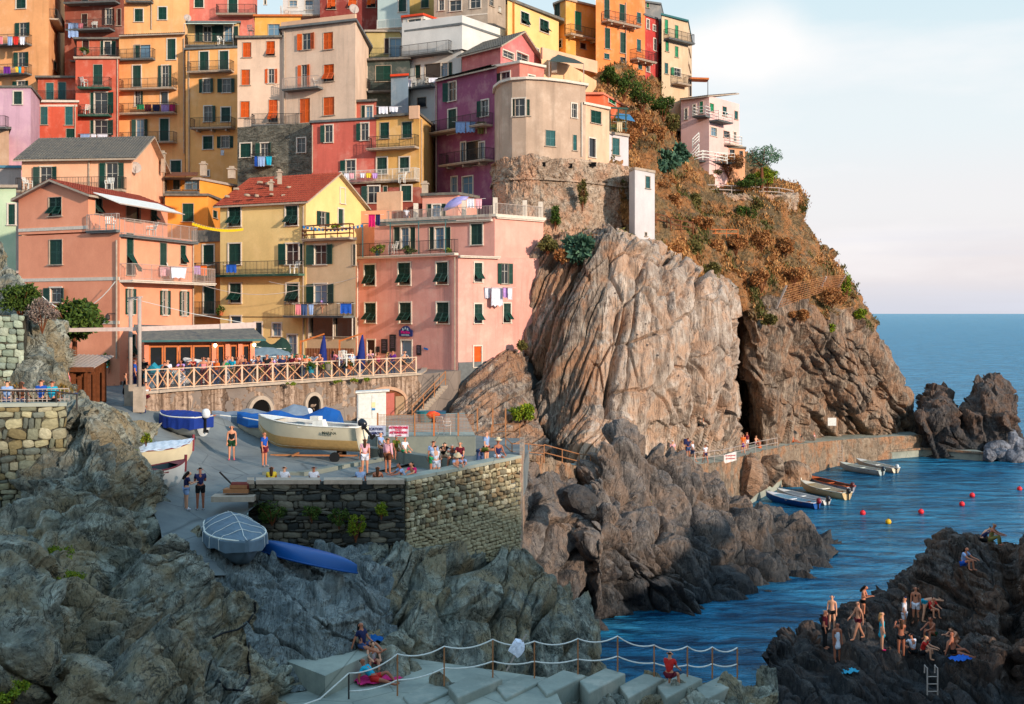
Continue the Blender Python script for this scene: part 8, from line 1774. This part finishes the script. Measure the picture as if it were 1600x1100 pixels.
for i, (x, y) in enumerate(RS):
    q = (318 - y) / 46; Y = 88 + q * 4.2; tag(link('roof_stone', STM[i % 9], None, P(x, y - 1, Y - .6), (0, 0, i), (.42, .3, .2), lin((170, 150, 130))), 'grey stone weighing down the red tile roof, ' + (stone_where(x, y)), 'stone', 'stones on the red tile roof')
# roof terrace parapets and pieces
for k, (x0, x1, y, Y0, Y1, h, lab) in enumerate(((440, 556, 43, 106.4, 103.3, .9, 'cream parapet on the roof of the big cream building'), (590, 628, 316, 93.5, 92.5, 1.6, 'peach stepped parapet beside the pink penthouse'), (640, 655, 176, 98.3, 98, 1.1, 'white chimney block on the drying terrace'), (846, 932, 84, 109, 115, 1.2, 'cream parapet of the peach terrace house'))):
    b = MB(); a, c = XY(x0, Y0), XY(x1, Y1); z = zat(y, Y0); b.beam((a[0], a[1], z), (c[0], c[1], z), .25, h); tag(b.build('parapet', plaster((232, 180, 146), .3)), lab, 'parapet')
# pillars on the pink roof terrace
for i, q in enumerate((3.9, 8.3)):
    b = MB(); b.box(bx.w3(0, min(q, bx.f[0][2] - .2), bx.zt + .7, -.1), (.35, .35, 1.2)); tag(b.build('pillar', M_trim), 'pale square pillar on the roof terrace railing, ' + ('near the seated person', 'by the penthouse corner')[i], 'pillar')
for i, q in enumerate((.15, 3.2, 6.0)):
    b = MB(); b.box(bx.w3(1, min(q, bx.f[1][2] - .2), bx.zt + .75, -.1), (.35, .35, 1.3)); tag(b.build('pillar', M_trim), 'pale square pillar on the sunlit side of the roof terrace, ' + ('at the corner', 'in the middle', 'against the bastion')[i], 'pillar')
e = empty('beach_umbrella', tuple(P(712, 318, 89.5))); tag(e, 'tilted lilac patterned umbrella on the pink roof terrace', 'parasol'); e.rotation_euler = (.3, -.5, 0); child(e, 'canopy', simple('lilac', (160, 150, 200), .8), lambda m: m.lathe([(1.15, 0), (.8, .22), (.4, .36), (.02, .42), (.4, .34), (.8, .2)], 10), True); child(e, 'pole', M_rail, lambda m: m.beam((0, 0, -1.5), (0, 0, .4), .05))
# stairs from the piazza
e = empty('stone_stairs', tuple(P(695, 600, 79.5))); tag(e, 'dark stone stairs with pipe rails descending from the piazza beside the pink house', 'stairs'); o0 = P(695, 600, 79.5); sm = MB(); sm.box((0, 0, -.1), (.42, 1.3, .2)); smm = sm.mesh('step', M_conc)
for i in range(15): t = i / 14; link('step', smm, e, P(694 - 50 * t, 602 + 56 * t, 79.5 - 5.0 * t) - o0)
for dY in (-.6, .6):
    for k in (.95, .5): child(e, 'rail', M_rust, lambda m: m.tube([P(696, 602, 79.5 + dY) - o0 + Vector((0, 0, k)), P(644, 658, 74.5 + dY) - o0 + Vector((0, 0, k))], .03, 5))
    for t in (0, .33, .66, 1): child(e, 'post', M_rust, lambda m: m.tube([P(696 - 52 * t, 602 + 56 * t, 79.5 + dY - 5 * t) - o0, P(696 - 52 * t, 602 + 56 * t, 79.5 + dY - 5 * t) - o0 + Vector((0, 0, .98))], .035, 5))
# tubs and heap at the foot of the stairs
for i, (x, y, Y, c, t) in enumerate(((664, 655, 69.5, (40, 110, 120), 'teal plastic tub with a white rim below the stairs'), (684, 655, 69.8, (34, 84, 110), 'dark blue plastic tub right of the orange sheet'), (697, 660, 68.5, (150, 150, 150), 'small grey bucket beside the tubs'))):
    b = MB(); b.lathe([(.4, 0), (.5, .7), (.54, .72), (.46, .7)] if i < 2 else [(.2, 0), (.25, .5), (.2, .5)], 12); tag(b.build('plastic_tub', simple('tub%d' % i, c, .5), loc=P(x, y + 6, Y)), t, 'tub')
tag(link('orange_sheet', boulder_mesh(3, simple('orange_plastic', (230, 70, 20), .5), 2, .3), None, P(677, 648, 69.2), None, (.5, .4, .28)), 'crumpled orange plastic sheet on the tubs', 'sheet')
# odds on the ramp and rocks
def box_thing(name, lab, cat, px, py, Y, d, rz, mat): b = MB(); b.box((0, 0, d[2] / 2), d); return tag(b.build(name, mat, loc=P(px, py, Y), rot=(0, 0, rz)), lab, cat)
box_thing('stone_slab', 'flat stone slab step in front of the dark wall end', 'slab', 366, 782, 46.6, (1.7, .8, .22), .05, M_conc)
e = empty('rusty_winch', tuple(P(370, 772, 46.8))); tag(e, 'rusty red boat winch with a crank on the stone slab', 'winch'); child(e, 'frame', M_rust, lambda m: (m.box((0, 0, .15), (1.0, .5, .16)), m.box((.1, 0, .32), (.7, .35, .14)))); child(e, 'crank', M_iron, lambda m: m.beam((-.7, 0, .9), (-.1, 0, .3), .06)); child(e, 'drum', simple('winch_red', (120, 44, 34)), lambda m: m.tube([(-.2, 0, .34), (.5, 0, .34)], .16, 10))
e = empty('hanging_bag', tuple(P(808, 1015, 37.7))); tag(e, 'white bag and pole hanging on the rope railing', 'bag'); link('bag', STM[2], e, (0, 0, .05), (0, .6, 0), (.42, .3, .5), (.8, .8, .9)); child(e, 'pole', M_rail, lambda m: m.beam((-.35, 0, -.7), (.3, 0, .5), .05))
for lab, px, py, Y, c, sx in (('pink beach towel under the person in red shorts', 590, 1062, 0, (200, 40, 110), (1.5, .8)), ('bright blue towel under the tanned man', 1500, 1030, 0, (40, 100, 190), (.9, .6)), ('blue beach bag heap beside the woman on the platform', 583, 1002, 0, (30, 100, 170), (.7, .5)), ('pale cloths left in front of the bathers', 1325, 1050, 0, (60, 160, 190), (.8, .5))):
    g_ = ground(px, py, ['bathing_rock']) if px > 1000 else None; p = g_ if g_ else P(px, py, (HC - (5.6 if 'bag' in lab else 4.9)) * F / (py - HY)); b = MB(); n = 8; b.add([((i / (n - 1) - .5) * sx[0], (j / (n - 1) - .5) * sx[1], .05 + .05 * math.sin(i * 1.9 + j * 2.3) + (.18 * math.exp(-((i - 3.5) ** 2 + (j - 3.5) ** 2) / 5) if 'bag' in lab else 0)) for j in range(n) for i in range(n)], [(j * n + i, j * n + i + 1, (j + 1) * n + i + 1, (j + 1) * n + i) for j in range(n - 1) for i in range(n - 1)]); tag(b.build('towel', simple('tow%d' % c[0], c, .9), loc=p, rot=(0, 0, .5)), lab, 'towel')
def ladder(px, py, Y, h, w, label, lean=0):
    e = empty('ladder', P(px, py, Y)); tag(e, label, 'ladder')
    for s_ in (-1, 1): child(e, 'stile', M_rail, lambda m: m.tube([(s_ * w / 2, 0, 0), (s_ * w / 2, lean, h), (s_ * w / 2, lean + .3, h + .02), (s_ * w / 2, lean + .32, h - .3)], .03, 6))
    for i in range(max(2, int(h / .3))): child(e, 'rung', M_rail, lambda m: m.tube([(-w / 2, lean * (i + .5) * .3 / h, (i + .5) * .3), (w / 2, lean * (i + .5) * .3 / h, (i + .5) * .3)], .022, 5))
g_ = ground(1458, 1080, ['bathing_rock']); Yg = g_.y - .5 if g_ else 46; ladder(1457, 1086, Yg, 1.1, .42, 'pale metal bathing ladder on the dark rock'); ladder(1313, 724, 124.5, 2.0, .5, 'swimming ladder on the jetty edge above the moored boats')
# mooring hoses on the foreground rock
def hose_pts(px_list):
    out = []
    for (x0, y0), (x1, y1) in zip(px_list[:-1], px_list[1:]):
        for k in range(5): t = k / 5; g_ = ground(x0 + (x1 - x0) * t, y0 + (y1 - y0) * t, [fore.name]); out += [g_ + Vector((0, -.09, .05))] if g_ else []
    return out
b = MB(); pts = ((380, 900), (398, 925), (400, 955), (388, 975), (372, 985), (350, 990), (330, 1000)); b.tube(hose_pts(pts), .035, 6); tag(b.build('hose', M_black), 'black hose lying over the foreground rock, upper length', 'hose')
b = MB(); pts = ((432, 1005), (405, 992), (390, 1005), (388, 1030), (392, 1060), (380, 1080), (355, 1078), (338, 1060)); b.tube(hose_pts(pts), .035, 6); tag(b.build('hose', M_black), 'black hose looped over the foreground rock, lower length', 'hose')
# laundry
LG = 'laundry on the balconies'
def ly(y, h, i, px, out): q, z = h.hit(i, px, y); return h.w3(i, q, z, out).y
laundry('on the upper balcony of the orange tenement', 121.5, 57, [(0, 4, 12, 'pink', 'towel'), (12, 19, 14, 'pale blue', 'shirt'), (20, 29, 13, 'red', 'towel'), (31, 39, 13, 'white', 'shirt')], LG)
laundry('on the lower balcony of the orange tenement', 121.5, 104, [(6, 16, 11, 'purple', 'towel'), (24, 28, 9, 'yellow', 'cloth'), (29, 33, 10, 'turquoise', 'cloth'), (34, 38, 10, 'orange', 'cloth')], LG)
laundry('on the dark brick-red balcony', 124.6, 36, [(107, 122, 23, 'pale blue', 'sheet'), (123, 130, 9, 'pink', 'towel')], LG)
laundry('below the lowest balcony of the narrow red house', 116.9, 209, [(126, 140, 17, 'pale blue', 'sheet'), (142, 150, 12, 'white', 'shirt'), (152, 168, 17, 'white', 'sheet')], LG)
laundry('over the red house balcony', 114.8, 221, [(57, 65, 10, 'purple', 'towel')], LG)
laundry('on the yellow building balcony', 118.8, 163, [(214, 225, 8, 'green', 'towel'), (226, 236, 11, 'maroon', 'shirt'), (238, 250, 11, 'dark blue', 'shirt'), (252, 264, 12, 'lilac', 'sheet'), (265, 274, 13, 'magenta', 'towel')], LG)
laundry('on the stone house balcony', 102.9, 244, [(398, 402, 16, 'blue', 'towel'), (403, 414, 16, 'pale blue', 'shirt'), (415, 425, 14, 'turquoise', 'towel')], LG)
laundry('on the white railing of the pink-red house', 98.9, 270, [(538, 545, 12, 'white', 'shirt'), (546, 553, 9, 'light pink', 'cloth'), (562, 570, 8, 'white', 'cloth'), (572, 580, 8, 'yellow', 'cloth'), (582, 590, 9, 'lilac', 'shirt')], LG)
laundry('below the red-topped balcony of the white house', 110.6, 123, [(630, 645, 15, 'white', 'sheet')], LG)
laundry('on the terrace edge of the white house', 108.6, 121, [(670, 684, 8, 'white', 'sheet')], LG)
laundry('on the purple house balcony', 99.0, 190, [(712, 727, 18, 'pale blue', 'sheet'), (728, 743, 17, 'pale blue', 'sheet'), (745, 757, 20, 'khaki', 'blanket'), (758, 770, 20, 'beige', 'blanket')], LG)
laundry('on the bastion roof railing', 96.5, 131, [(780, 787, 12, 'white', 'towel'), (788, 796, 12, 'white', 'cloth')], LG)
laundry('between the windows of the pink corner house', ly(448, BP, 1, 770, .5), 449, [(742, 749, 17, 'pale blue', 'shirt'), (750, 756, 17, 'dark blue', 'shirt'), (757, 767, 18, 'white', 'sheet'), (768, 785, 30, 'white', 'sheet'), (786, 792, 17, 'lilac', 'shirt'), (793, 800, 20, 'white', 'sheet')], LG, rz=.57)
laundry('on the pink roof terrace', 88.5, 310, [(730, 741, 15, 'white', 'towel'), (743, 753, 16, 'light pink', 'towel')], LG)
laundry('over the salmon balcony railing', 74.2, 417, [(252, 266, 15, 'light pink', 'blanket'), (270, 288, 18, 'white', 'blanket')], LG, rz=.9, line=False)
laundry('on the orange link house railing', 89.8, 415, [(303, 313, 14, 'lilac', 'towel'), (314, 323, 16, 'orange', 'towel')], LG)
laundry('over the long green balcony of the yellow house', 87.6, 413, [(354, 369, 13, 'blue', 'towel')], LG)
laundry('on the crowded annex balcony', 82.6, 475, [(462, 470, 17, 'pink', 'towel'), (471, 480, 18, 'denim', 'towel'), (482, 490, 17, 'pale blue', 'shirt')], LG); laundry('at the right end of the annex balcony', 82.3, 474, [(532, 549, 16, 'blue', 'blanket')], LG)
laundry('at the wooden terrace rail', 86, 335, [(576, 586, 20, 'magenta', 'shirt'), (587, 594, 18, 'dark blue', 'shirt')], LG); laundry('on the drying terrace above the yellow balcony house', 99.5, 166, [(592, 606, 12, 'white', 'sheet'), (608, 622, 9, 'white', 'shirt')], LG)
laundry('on the dark green pergola', 97.9, 190, [(964, 972, 16, 'cream', 'towel')], LG); laundry('under a window of the tall yellow building', 116.5, 234, [(345, 350, 9, 'white', 'shirt')], LG, line=False)
# bunting and cables
def cable(px0, py0, Y0, px1, py1, Y1, sag, r, mat, label, cat='cable', flags=None):
    a, c = P(px0, py0, Y0), P(px1, py1, Y1); e = empty('bunting' if flags else 'cable', a); tag(e, label, cat); pt = lambda t: (c - a) * t - Vector((0, 0, sag * 4 * t * (1 - t))); child(e, 'wire', mat, lambda m: m.tube([pt(i / 12) for i in range(13)], r, 4))
    if flags:
        for i in range(flags[0]): t = (i + .5) / flags[0]; child(e, 'flag', flags[1], lambda m: m.box(pt(t) - Vector((0, 0, .1)), (.16, .02, .2), tp=1))
cable(300, 347, 77, 380, 356, 87, .25, .02, M_rail, 'yellow bunting strung from the salmon house to the yellow house', 'bunting', (22, simple('flag_yellow', (240, 200, 30))))
cable(472, 352, 85.4, 568, 350, 84.5, .3, .02, M_rail, 'blue bunting along the wooden terrace rail', 'bunting', (16, simple('flag_blue', (20, 110, 170))))
cable(66, 463, 71, 180, 440, 69.4, 1.3, .03, M_white, 'slack white cable across the salmon house front'); cable(420, 440, 85, 560, 432, 84, .5, .02, M_rail, 'thin cable between the annex and the pink house'); cable(300, 440, 77, 470, 452, 84, .6, .02, M_rail, 'thin cable in front of the yellow house')
e = empty('flagpole_canopy', tuple(P(1078, 146, 131))); tag(e, 'flat reed canopy on a thin pole on the villa roof', 'canopy'); o0 = P(1078, 146, 131); child(e, 'canopy', M_orw, lambda m: m.beam(P(1076, 124, 131) - o0, P(1106, 125, 131) - o0, 1.6, .2)); child(e, 'pole', M_iron, lambda m: (m.beam(P(1106, 158, 131) - o0, P(1106, 125, 131) - o0, .07), m.beam(P(1079, 150, 131) - o0, P(1079, 125, 131) - o0, .2)))
tag((lambda b: (b.box(P(1018, 0, 128), (0, 0, 0)), b)[1])(MB()).build('x', M_rail), None) if False else None
for i in range(16):                        # anchor plates on the pale slabs
    x = 958 + (i * 67) % 150; y = 425 + (i * 97) % 210; g_ = ground(x, y, ['cliff'])
    if g_: tag(link('rock_anchor', STM[i % 9], None, g_ + Vector((0, -.04, 0)), None, (.13, .08, .13), (.12, .09, .08)), 'small dark rock anchor plate in the pale cliff slabs', 'rock anchor', 'rock anchors in the cliff')
